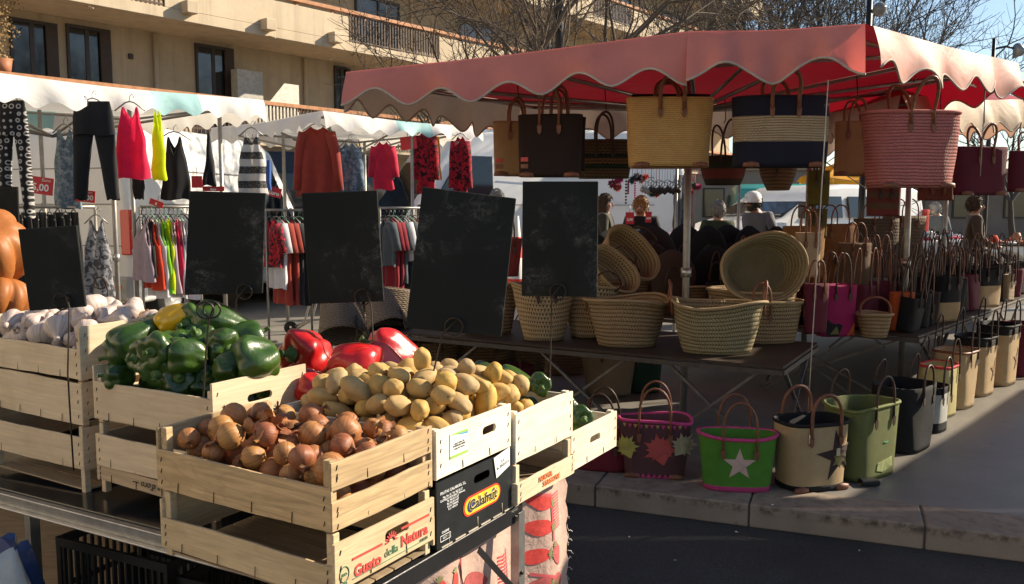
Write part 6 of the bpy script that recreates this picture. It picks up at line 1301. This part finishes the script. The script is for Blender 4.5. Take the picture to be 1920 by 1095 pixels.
# price signs
def psign(label, px, py, D, w_, h, txt, rz=0, roll=0, small='Euro'):
    p = P(px,py,D); root = thing('price_sign',label,'price sign',p,rz); root.rotation_euler = (0,roll,rz); a, b = SZ(w_,D), SZ(h,D)
    MB().box(-a/2,a/2,0,.006,-b/2,b/2).build('card',M_RED_SIGN,root); 
    if txt: text(txt,min(b*.62,a*.40),M_WHITE,root,TXE(0,-.001,-b*.12),bold=.002)
    if small: text(small,b*.26,M_WHITE,root,TXE(a*.22,-.001,b*.34))
    MB().tube([(0,.01,b/2),(0,.01,b/2+.08)],.004,5).build('clip',M_ALU,root)
psign('red price sign reading 5,00 at the far left',76,348,6.9,46,32,'5,00',0,R(8)); psign('red price sign reading 10,00 half behind the black trousers',160,368,7.2,36,22,'10,00',0,R(5)); psign('small tilted red price sign above the bright rack',293,381,8.0,26,11,'8',0,R(20),None)
psign('plain red card hanging right of the black sleeveless top',369,341,8.2,20,22,'',0,0,None); psign('red and white sign just over the second chalkboard',400,354,8.0,40,9,'Euro',0,0,None); psign('tilted white and red price card right of the lace top',514,360,8.6,26,18,'Euro',0,R(15),None); psign('red card high between the rose tunic and the flowered dress',766,268,9.8,30,24,'',0,R(-8),None)
# ================================================================ vehicles
def van(name, label, p, rz, L_, W_, H_, hood=.9, hoodh=1.15, cab=1.3, paint=None, rear=True, sidewin=True, cat='van', rw=.0):
    """x forward, y left; origin on the ground under the rear axle end"""
    paint = paint or M_WHITEP; root = thing(name,label,cat,p,rz); gz = .32; xr = 0; xf = L_
    prof = [(0,gz),(L_,gz),(L_+.03,gz+.35),(L_-.04,hoodh-.06),(L_-hood*.5,hoodh+.04),(L_-hood,hoodh+.12),(L_-hood-cab*.55,H_-.16),(L_-hood-cab*.75,H_-.04),(L_-hood-cab*1.1,H_),(.35,H_),(.06,H_-.10),(0,H_-.5)]
    def wid(z): return W_/2*(1-.13*max(0,(z-1.0)/(H_-1.0))**1.4)
    n = len(prof); vs = []
    for s in (-1,1): vs += [(x,s*wid(z),z) for x,z in prof]
    fs = [tuple(range(n))[::1], tuple(range(2*n-1,n-1,-1))]+[(i,n+i,n+(i+1)%n,(i+1)%n) for i in range(n)]
    m = MB(); m.add(vs,fs,0,False); b = m.build('body',paint,root,bevel=.07); b.modifiers['bevel'].segments = 3
    for f in b.data.polygons: f.use_smooth = True
    def quad(name_, pts, mt, par=root, off=.012):
        mb = MB(); a = [Vector(p_) for p_ in pts]; nrm = (a[1]-a[0]).cross(a[2]-a[0]).normalized(); mb.add([q-nrm*.03 for q in a]+[q+nrm*off for q in a],[tuple(range(len(a)-1,-1,-1)),tuple(range(len(a),2*len(a)))]+[(i,(i+1)%len(a),len(a)+(i+1)%len(a),len(a)+i) for i in range(len(a))]); return mb.build(name_,mt,par,bevel=.008)
    x0,z0 = L_-hood+.0,hoodh+.17; x1,z1 = L_-hood-cab*.55,H_-.20
    ya, yb = wid(z0)-.10, wid(z1)-.10; quad('windscreen',[(x0,-ya,z0),(x0,ya,z0),(x1,yb,z1),(x1,-yb,z1)],M_GLASS)
    zlo, zhi = hoodh+.12, H_-(.38 if H_ > 2 else .20)
    for s in (-1,1):
        pts = [(x0-.28,s*wid(zlo),zlo),(x0-cab*.55-.12,s*wid(zhi),zhi),(x0-cab*1.0,s*wid(zhi),zhi),(x0-cab*1.0,s*wid(zlo),zlo)]; quad('side_window',pts if s > 0 else pts[::-1],M_GLASS)
        if sidewin:
            xa, xb = x0-cab*1.12, max(.35,x0-cab*2.05); pts = [(xa,s*wid(zlo),zlo),(xa,s*wid(zhi),zhi),(xb,s*wid(zhi),zhi),(xb,s*wid(zlo),zlo)]; quad('side_window',pts if s > 0 else pts[::-1],M_GLASS)
        sm = MB(); sm.box(.15,L_-.2,s*(W_/2+.004)-.006,s*(W_/2+.004)+.006,.72,.80); sm.box(x0-cab*1.06-.006,x0-cab*1.06+.006,s*(W_/2)-.004,s*(W_/2)+.004,.45,1.1); sm.box(1.0,1.012,s*(W_/2)-.004,s*(W_/2)+.004,.45,1.1); sm.build('side_moulding',MATS.get('grey_trim') or mat('grey_trim',(.22,.22,.22),.5),root)
        mm = MB(); mm.box(x0-.30,x0-.18,s*(W_/2+.02),s*(W_/2+.2),hoodh+.12,hoodh+.38); mm.xf(Matrix.Identity(4)); mm.build('wing_mirror',M_BLACKPL,root,bevel=.03)
        for xw in (.75,L_-.75):
            wm = MB(); rr_ = .33; wm.lathe([(.20,-.11),(.31,-.11),(rr_,-.07),(rr_,.07),(.31,.11),(.20,.11)],28); wm.xf(Matrix.Translation((xw,s*(W_/2-.10),rr_)) @ Matrix.Rotation(PI/2,4,'X')); wo = wm.build('wheel',M_RUBBER,root)
            rm = MB(); rm.lathe([(.0,-.06),(.06,-.085),(.19,-.075),(.205,-.1),(.205,.1),(.19,.075),(.06,.085),(0,.06)],20); rm.xf(Matrix.Translation((xw,s*(W_/2-.10),rr_)) @ Matrix.Rotation(PI/2,4,'X')); rm.build('rim',M_STEEL,wo)
        quad('headlight',[(L_-.0,s*(W_/2-.1),.95),(L_+.03,s*(W_/2-.1),.68),(L_+.03,s*(W_/2-.48),.68),(L_,s*(W_/2-.40),.88)][::s],M_WHITE)
        t_ = MB(); t_.box(-.025,.05,min(s*(W_/2+.012),s*(W_/2-.13)),max(s*(W_/2+.012),s*(W_/2-.13)),.92,1.46); t_.build('tail_light',M_REDL,root,bevel=.015)
        t_ = MB(); t_.box(-.068,-.03,min(s*.72,s*.86),max(s*.72,s*.86),.50,.56); t_.build('reflector',M_ORANGEL,root)
    MB().box(-.06,.06,-W_/2+.02,W_/2-.02,.36,.66).build('rear_bumper',mat('grey_bumper',(.30,.30,.29),.5),root,bevel=.03); MB().box(L_-.05,L_+.08,-W_/2+.04,W_/2-.04,.34,.62).build('front_bumper',MATS['grey_bumper'],root,bevel=.03)
    mb = MB(); mb.box(-.004,.01,-.006,.006,.72,H_-.16); mb.box(-.012,.004,-.28,.28,.70,.84); mb.build('rear_door_seam',MATS['grey_trim'],root)
    for z_ in (1.02,1.52,1.95):
        if z_ < H_-.3: MB().box(-.006,.012,-wid(z_)+.14,wid(z_)-.14,z_,z_+.012).build('panel_groove',MATS['grey_trim'],root); [MB().box(.5,L_-hood-cab-.2,min(s_*wid(z_),s_*(wid(z_)+.006)),max(s_*wid(z_),s_*(wid(z_)+.006)),z_,z_+.014).build('panel_groove',MATS['grey_trim'],root) for s_ in (-1,1)]
    MB().box(-.022,-.013,-.27,.27,.71,.83).build('number_plate',M_WHITE,root)
    mb = MB(); mb.box(-.035,.0,.05,.16,1.0,1.05); mb.build('door_handle',M_BLACKPL,root)
    for s in (-1,1):
        if rear: mb = MB(); mb.box(-.008,.006,min(s*.12,s*(W_/2-.24)),max(s*.12,s*(W_/2-.24)),1.55,H_-.35) ; 
    return root
# van 1: its rear faces us behind the left clothes; right rear corner at px ~243
cpos = P(243,430,10.2); rzv = R(75)
fwd = Vector((math.cos(rzv),math.sin(rzv),0)); lft = Vector((-fwd.y,fwd.x,0)); p = Vector((cpos.x,cpos.y,0))+lft*.96; van('delivery_van','tall white van showing its red tail light behind the left clothes racks',(p.x,p.y,0),rzv,5.0,1.95,2.5,sidewin=False)
q = P(300,300,13.5); van('delivery_van','second white van standing behind the bright clothes rack',(q.x-2.5,q.y+.3,0),R(20),5.2,1.95,2.55,sidewin=False)
q = P(955,350,13.2); van('delivery_van','white van with large dark windscreen behind the rose and flowered clothes',(q.x+1.9,q.y+1.6,0),R(205),5.0,1.95,2.62,hood=.8,cab=1.4,sidewin=False)
q = P(1170,400,15.0); van('delivery_truck','high white van behind the two shoppers',(P(1250,400,14.6).x,14.6,0),R(186),5.4,2.1,2.7,sidewin=False,cat='van')
q = P(1308,400,13.4); van('people_carrier','white car-like van with dark windows seen under the navy hanging bag',(q.x+3.75,q.y+1.9,0),R(207),3.9,1.75,1.86,hood=.70,hoodh=1.20,cab=1.2)
van('delivery_van','black van added as a dark backdrop behind the lace banded top',(P(383,300,15).x,15.2,0),R(10),4.6,1.9,2.45,paint=mat('black_car_paint',(.012,.012,.014),.2,.1,3,0,coat=.5),sidewin=True)  # added to darken the bright gap behind the clothes
q = P(1600,380,19); van('parked_car','silver car far behind the striped bags',(q.x-1.9,q.y,0),R(10),4.0,1.75,1.48,hood=.95,hoodh=.92,cab=1.0,paint=mat('silver_paint',(.35,.36,.37),.25,.05,3,0,metal=.5),cat='car'); q = P(1545,380,16.5); van('delivery_van','turquoise van behind the olive hanging bags',(q.x-.9,q.y,0),R(80),3.8,1.7,1.95,paint=mat('teal_paint',(.05,.30,.27),.3,.1,3,0,coat=.4),sidewin=False)
# ================================================================ people
M_SKIN = mat('skin',(.45,.24,.16),.5,.12,8,0)
def person(label, px, py, D, coat, hair, hairm, facing=0, H=1.68, lean=0.0, arms='work', longhair=False, cap=None, trousers_=None):
    """px,py = top of the head; facing: rotation about z (0 = towards the camera)"""
    top = P(px,py,D); s = top.z/H if top.z > 1.2 else 1.0; s = max(.85,min(1.15,s)); root = thing('person',label,'person',(top.x,top.y+.1,0),facing); dz = top.z-H*s
    z = lambda q: q*s
    L = math.sin(lean)
    def bend(x,y,zz): k = max(0,zz-.95); return Vector((x*s,(y-L*k)*s,(zz-(1-math.cos(lean))*k)*s+dz))
    V_ = {'pel':(0,0,.95),'wst':(0,.0,1.08),'chs':(0,.0,1.28),'nk':(0,.01,1.44),'hd':(0,-.01,1.53),'hd2':(0,-.015,1.60),'jaw':(0,-.05,1.505),'col':(0,.012,1.43)}
    for k,sg in (('l',-1),('r',1)):
        V_.update({'sh'+k:(sg*.185,.01,1.39),'el'+k:(sg*.24,-.02,1.12),'wr'+k:(sg*.17,-.25,1.0) if arms == 'work' else (sg*.25,-.05,.88),'ha'+k:(sg*.14,-.33,.99) if arms == 'work' else (sg*.25,-.07,.79),'hp'+k:(sg*.09,0,.88),'kn'+k:(sg*.10,-.02,.48),'an'+k:(sg*.10,.02,.09),'to'+k:(sg*.11,-.13,.03)})
    def skin(name, edges, rad, m, par=root):
        names = list(dict.fromkeys([n_ for e_ in edges for n_ in e_])); names.sort(key=lambda n_: n_ not in ('pel','chs')); me = bpy.data.meshes.new(name); me.from_pydata([bend(*V_[n_]) for n_ in names],[(names.index(a),names.index(b)) for a,b in edges],[]); o = bpy.data.objects.new(name,me); COL.objects.link(o); o.parent = par
        sk = o.modifiers.new('skin','SKIN'); sk.use_smooth_shade = True; lay = me.skin_vertices[0].data if me.skin_vertices else None
        if lay is None:
            import bmesh; bm = bmesh.new(); bm.from_mesh(me); bm.verts.layers.skin.verify(); bm.to_mesh(me); bm.free(); lay = me.skin_vertices[0].data
        for i,n_ in enumerate(names): r_ = rad[n_]; r_ = r_ if isinstance(r_,tuple) else (r_,r_); lay[i].radius = (r_[0]*s,r_[1]*s); lay[i].use_root = (i == 0)
        sb = o.modifiers.new('sub','SUBSURF'); sb.levels = 1; sb.render_levels = 2; me.materials.append(m); return o
    body = [('pel','wst'),('wst','chs'),('chs','nk'),('nk','hd'),('hd','hd2'),('hd','jaw')]
    for k in 'lr': body += [('chs','sh'+k),('sh'+k,'el'+k),('el'+k,'wr'+k),('wr'+k,'ha'+k),('pel','hp'+k),('hp'+k,'kn'+k),('kn'+k,'an'+k),('an'+k,'to'+k)]
    rad = dict(pel=.13,wst=.12,chs=(.15,.11),nk=.05,hd=(.070,.082),hd2=(.066,.078),jaw=.045,col=.068)
    for k in 'lr': rad.update({'sh'+k:.065,'el'+k:.042,'wr'+k:.03,'ha'+k:.034,'hp'+k:.085,'kn'+k:.06,'an'+k:.042,'to'+k:.04})
    skin('body',body,rad,M_SKIN)
    cr = {k_:(tuple(q*1.22 for q in v_) if isinstance(v_,tuple) else v_*1.3) for k_,v_ in rad.items()}
    skin('coat',[e for e in body if e[0][:2] not in ('nk','hd','hp','kn','an','wr','pe') and e[1] != 'nk']+[('pel','wst'),('pel','hpl'),('pel','hpr'),('chs','col')],cr,coat)
    skin('trousers',[('pel','hpl'),('pel','hpr'),('hpl','knl'),('hpr','knr'),('knl','anl'),('knr','anr')],{k_:(v_ if isinstance(v_,tuple) else v_*1.15) for k_,v_ in rad.items()},trousers_ or C_BLACK)
    hc = bend(0,.0,1.585); rgp = random.Random(int(px)); hm = MB(); secs = []
    for i in range(15):
        ph = PI*i/14; row = []
        for j in range(26):
            a = 2*PI*j/26; d = Vector((math.sin(ph)*math.cos(a),math.sin(ph)*math.sin(a),-math.cos(ph))); k = 1+.10*noise.noise(d*4+Vector((px,0,0)))
            x, y, zz = d.x*.098*k, d.y*.11*k+.016, d.z*.118*k
            if d.y < -.25 and d.z < .25: y = max(y,-.05)   # keep the face clear
            if longhair and d.z < -.1: zz = zz*3.0; y += .03
            row.append(hc+Vector((x*s,y*s,(zz+.02)*s)))
        secs.append(row)
    hm.loft(secs,0,True)
    allp = [q_ for row in secs[2:] for q_ in row]
    for _ in range(420):
        q_ = rgp.choice(allp); d = (q_-hc).normalized(); tn = d.cross(Vector((rgp.gauss(0,1),rgp.gauss(0,1),rgp.gauss(0,1)))).normalized(); dn = Vector((0,0,-1 if longhair else -.5)); l_ = rgp.uniform(.02,.05)*s; e_ = q_+d*.010*s+(dn+tn*.8).normalized()*l_
        if q_.y-hc.y < -.04*s and q_.z < hc.z+.03*s: continue
        hm.add([q_-tn*.007*s,q_+d*.012*s,e_,q_+tn*.007*s],[(0,1,2),(1,3,2)])
    hm.build('hair',hairm,root)
    f = MB()
    for sg in (-1,1): f.lathe([(0,-.009),(.009,0),(0,.009)],8,c=tuple(hc+Vector((sg*.032*s,-.083*s,-.005*s))))
    f.build('eye',M_INK,root); m = MB(); m.tube([hc+Vector((0,-.085*s,0)),hc+Vector((0,-.108*s,-.035*s)),hc+Vector((0,-.09*s,-.045*s))],[.008,.014,.008],6); m.build('nose',M_SKIN,root); MB().tube([hc+Vector((-.022*s,-.09*s,-.07*s)),hc+Vector((.022*s,-.09*s,-.07*s))],.005,5).build('mouth',mat('lips',(.35,.12,.10),.5),root)
    if cap: m = MB(); m.lathe([(.108,-.02),(.112,.02),(.10,.08),(.06,.12),(0,.13)],20,c=tuple(hc+Vector((0,.01,.02)))); m.box(hc.x-.07,hc.x+.07,hc.y-.2,hc.y-.09,hc.z-.0,hc.z+.012); m.build('cap',cap,root)
    return root
C_OLIVE = m_cloth('olive_cloth',(.05,.045,.03),transl=.02); C_GREENC = m_cloth('dark_green_cloth',(.035,.05,.025),transl=.02); C_GREYC = m_cloth('grey_hoodie',(.13,.13,.15),transl=.02)
H_BR = mat('brown_hair',(.06,.032,.015),.8,.4,30,.6,60); H_BL = mat('blonde_hair',(.22,.105,.033),.8,.3,30,.6,60); H_GR = mat('grey_hair',(.24,.235,.22),.9,.3,30,.6,60); H_DK = mat('dark_hair',(.03,.022,.018),.5,.3,30,.6,60)
person('woman with long light brown hair in a dark olive coat reaching over the stall',1138,368,11.5,C_OLIVE,0,H_BR,R(75),longhair=True)
person('woman with short blonde hair in a black coat looking down at the goods',1208,370,11.0,C_BLACK,0,H_BL,R(-20),lean=.25)
person('grey haired person in a dark green jacket, back turned, near the white car-like van',1350,380,10.5,C_GREENC,0,H_GR,R(190))
person('person in a grey hoodie and white cap bending over a table',1445,356,11.0,C_GREYC,0,H_DK,R(-60),lean=.45,cap=M_WHITE)
person('balding man whose head shows above the largest chalkboard',931,350,12.0,C_GREYC,0,H_GR,R(10),H=1.75)
person('woman with dark hair in a black top behind the pink bag',1700,372,14.5,C_BLACK,0,H_DK,R(20)); person('person with short brown hair in a brown jacket far right behind the handles',1838,372,11.5,m_cloth('tan_jacket',(.07,.045,.03),transl=.02),0,H_BR,R(70)); person('bent shopper in a dark grey jacket far behind at right',1780,378,15.5,C_SLATE,0,H_GR,R(-80),lean=.4)
# ================================================================ far stalls: tables of goods, pompoms, signs
def goods_table(label, px0, px1, D, z, cols, seed, n):
    a, b = P(px0,400,D), P(px1,400,D); t_ = thing('stall_table',label,'table',(a.x,a.y,0)); w_ = b.x-a.x; MB().box(0,w_,0,1.0,z-.03,z).build('table_top',M_WHITE if seed%2 else M_TTOP,t_)
    m = MB(); m.box(.02,w_-.02,.02,.04,.05,z-.031); m.build('table_skirt',cols[0],t_)
    rg = random.Random(seed)
    for i in range(n):
        x, y = rg.uniform(.05,w_-.1), rg.uniform(.05,.9); m = MB(); r_ = rg.uniform(.04,.09); h = rg.uniform(.05,.16); k = rg.random()
        if k < .5: m.lathe([(0,0),(r_*.8,0),(r_,h*.5),(r_*.6,h),(0,h*1.02)],10)
        else: m.lathe([(0,0),(r_*1.2,0),(r_*1.3,h*.25),(r_*.9,h*.35),(.3*r_,h*.4),(0,h*.4)],9)
        o = m.build('folded_goods' if k >= .5 else 'goods_jar',rg.choice(cols),None,loc=(a.x+x,a.y+y,z+.001)); o.scale = (1,rg.uniform(.7,1.3),1); tag(o,'small article laid out on %s' % label,'goods','articles on %s' % label)
goods_table('the white stall table by the two shoppers',1100,1290,11.9,.98,[M_WHITE,C_ROSE,C_LILAC,M_WHITE],1,16)
goods_table('the far crowded table left of the striped bags',1540,1680,12.5,1.02,[C_WHITE,C_SLATE,C_BLACK,C_WHITE,M_WHITE,C_LILAC],3,34)
goods_table('the far table of white and pink goods at right',1700,1850,13.0,.98,[C_WHITE,C_WHITE,C_PINK,M_WHITE,C_DENIM],5,34)
goods_table('the far right table at the picture edge',1860,1990,12.5,.95,[M_WHITE,C_ORED,C_WHITE,C_SLATE,MATS['terracotta']],6,22)
psign('red price card on a wire frame between the two shoppers',1181,409,10.8,16,22,'2,00',0,0,None); psign('white edged red price card in front of the blonde woman',1216,407,10.4,12,20,'3,50',0,0,None)
# pompom garlands on a frame
g0 = P(1150,325,9.8); POM = [C_WINE,M_PINKT,C_WHITE,mat('dark_green_wool',(.03,.09,.06),.9),C_ORED,C_BLACK,M_LRED]
fr = thing('display_rail','thin rail with hooks carrying pompoms and pendants behind the central pole','rail',(g0.x,g0.y,0)); e0 = P(1440,318,9.8); MB().tube([(0,0,g0.z+.06),(e0.x-g0.x,0,g0.z+.06)],.012,6).build('rail',M_ALU,fr)
for x in (P(1270,300,9.8).x,P(1388,300,9.8).x): MB().tube([(x-g0.x,.02,0),(x-g0.x,.02,2.2)],.018,8).build('post',M_ALU,fr)
def pom(mb, c, r, rg, n=60):
    for _ in range(n): d = Vector((rg.gauss(0,1),rg.gauss(0,1),rg.gauss(0,1))).normalized(); q = d.orthogonal()*.18*r; e = d.cross(q); c_ = Vector(c); mb.add([c_+d*r*.3-q,c_+d*r*.3+q,c_+d*r*(1+.15*rg.random())+e],[(0,1,2)])
rg = random.Random(3)
for i,(px,py,rp,k) in enumerate(((1148,345,9,0),(1160,338,9,1),(1158,352,9,6),(1186,338,8,3),(1195,332,9,5),(1203,336,8,0),(1211,331,6,4),(1222,362,8,3),(1230,364,8,6),(1236,360,7,3),(1292,352,6,2),(1299,347,6,3),(1303,352,6,6),(1309,350,7,1),(1295,360,6,4))):
    c = P(px,py,9.75+.01*i); mb = MB(); pom(mb,(0,0,0),SZ(rp,9.8),rg,110); mb.tube([(0,0,0),(0,.02,g0.z+.06-c.z)],.003,4); o = mb.build('wool_pompom',POM[k],None,loc=c); tag(o,'%s wool pompom hanging on the display rail' % ['wine red','pink','white','dark green','orange red','black','dull red'][k],'pompom','%s pompoms on the display rail' % ['wine red','pink','white','dark green','orange red','black','dull red'][k])
for i in range(14):
    px = 1205+i*5.2; c = P(px,343+(i%3)*2,9.7); mb = MB(); r_ = SZ(5.5,9.7); mb.tube([(r_*math.cos(a),.002*a,r_*math.sin(a)) for a in [2*PI*k/14 for k in range(14)]],.004,4,closed=True)
    mb.lathe([(0,-r_*3.4),(r_*.9,-r_*2.6),(r_*.7,-r_*1.5),(0,-r_*1.1)],10); mb.tube([(0,0,r_),(0,0,g0.z+.06-c.z)],.002,4); o = mb.build('ring_pendant',M_IRON if i > 2 else M_ALU,None,loc=c); tag(o,'dark ring pendant in the row on the display rail' if i > 2 else 'pale ring pendant at the left of the row on the display rail','pendant','dark ring pendants' if i > 2 else 'pale ring pendants')
for px,h,k in ((1178,22,0),(1191,30,1),(1174,40,5)):
    c = P(px,340,9.72); mb = MB()
    for q in range(8): mb.lathe([(0,-.015),(.016,0),(0,.015)],8,c=(0,0,-SZ(h,9.7)*q/7))
    mb.tube([(0,0,0),(0,0,g0.z+.06-c.z)],.002,4); o = mb.build('bead_string',POM[k],None,loc=c); tag(o,'%s bead string hanging left of the ring pendants' % ['wine red','pink','','','','black'][k],'bead string')
for i,(px,c,w_) in enumerate(((1272,C_SLATE,14),(1283,C_DENIM,10),(1292,C_RUST,12),(1300,m_cloth('pale_scarf',(.45,.40,.38)),8))): gar(['slate','denim blue','rust','pale'][i]+' long scarf hanging by the central pole','scarf','scarf',px,328,10.0+.05*i,sheet([(0,-SZ(w_,10)/2,SZ(w_,10)/2),(-.75,-SZ(w_,10)*.6,SZ(w_,10)*.6)],seed=i,fold=.02,nf=9),c)
# traffic cone far behind
c = P(968,425,9.5); t_ = thing('traffic_cone','red and white traffic cone glimpsed between two chalkboards','cone',(c.x,c.y,0)); M_CR = mat('cone_red',(.7,.05,.03),.5); m = MB(); H_ = c.z+.12
for i in range(6): za, zb = H_*i/6, H_*(i+1)/6; ra1, rb1 = .16*(1-.82*i/6), .16*(1-.82*(i+1)/6); m.lathe([(ra1,za),(rb1,zb)],20,i%2)
m.lathe([(0,H_),(.03,H_)],20,1); m.build('cone',[M_CR,M_WHITE],t_); MB().box(-.2,.2,-.2,.2,0,.03).build('base',M_CR,t_,bevel=.01)
# free-standing shopping trolley frame glint behind the red peppers
c = G(556,625); t_ = thing('folding_trolley','folded metal trolley frame with pale tubes on the ground left of the straw baskets','trolley',(c.x,c.y,0)); MB().tube([(-.12,0,.02),(.1,.0,.14),(.18,0,.42),(.22,.02,.75)],.014,8).build('frame',M_ALU,t_); MB().tube([(-.05,.2,.02),(.14,.2,.14),(.22,.2,.42),(.26,.2,.75),(.22,.02,.75)],.014,8).build('frame',M_ALU,t_); wm = MB(); wm.lathe([(.02,-.02),(.075,-.02),(.075,.02),(.02,.02)],18); wm.xf(Matrix.Translation((-.06,-.03,.075)) @ Matrix.Rotation(PI/2,4,'X')); wm.build('wheel',M_RUBBER,t_)
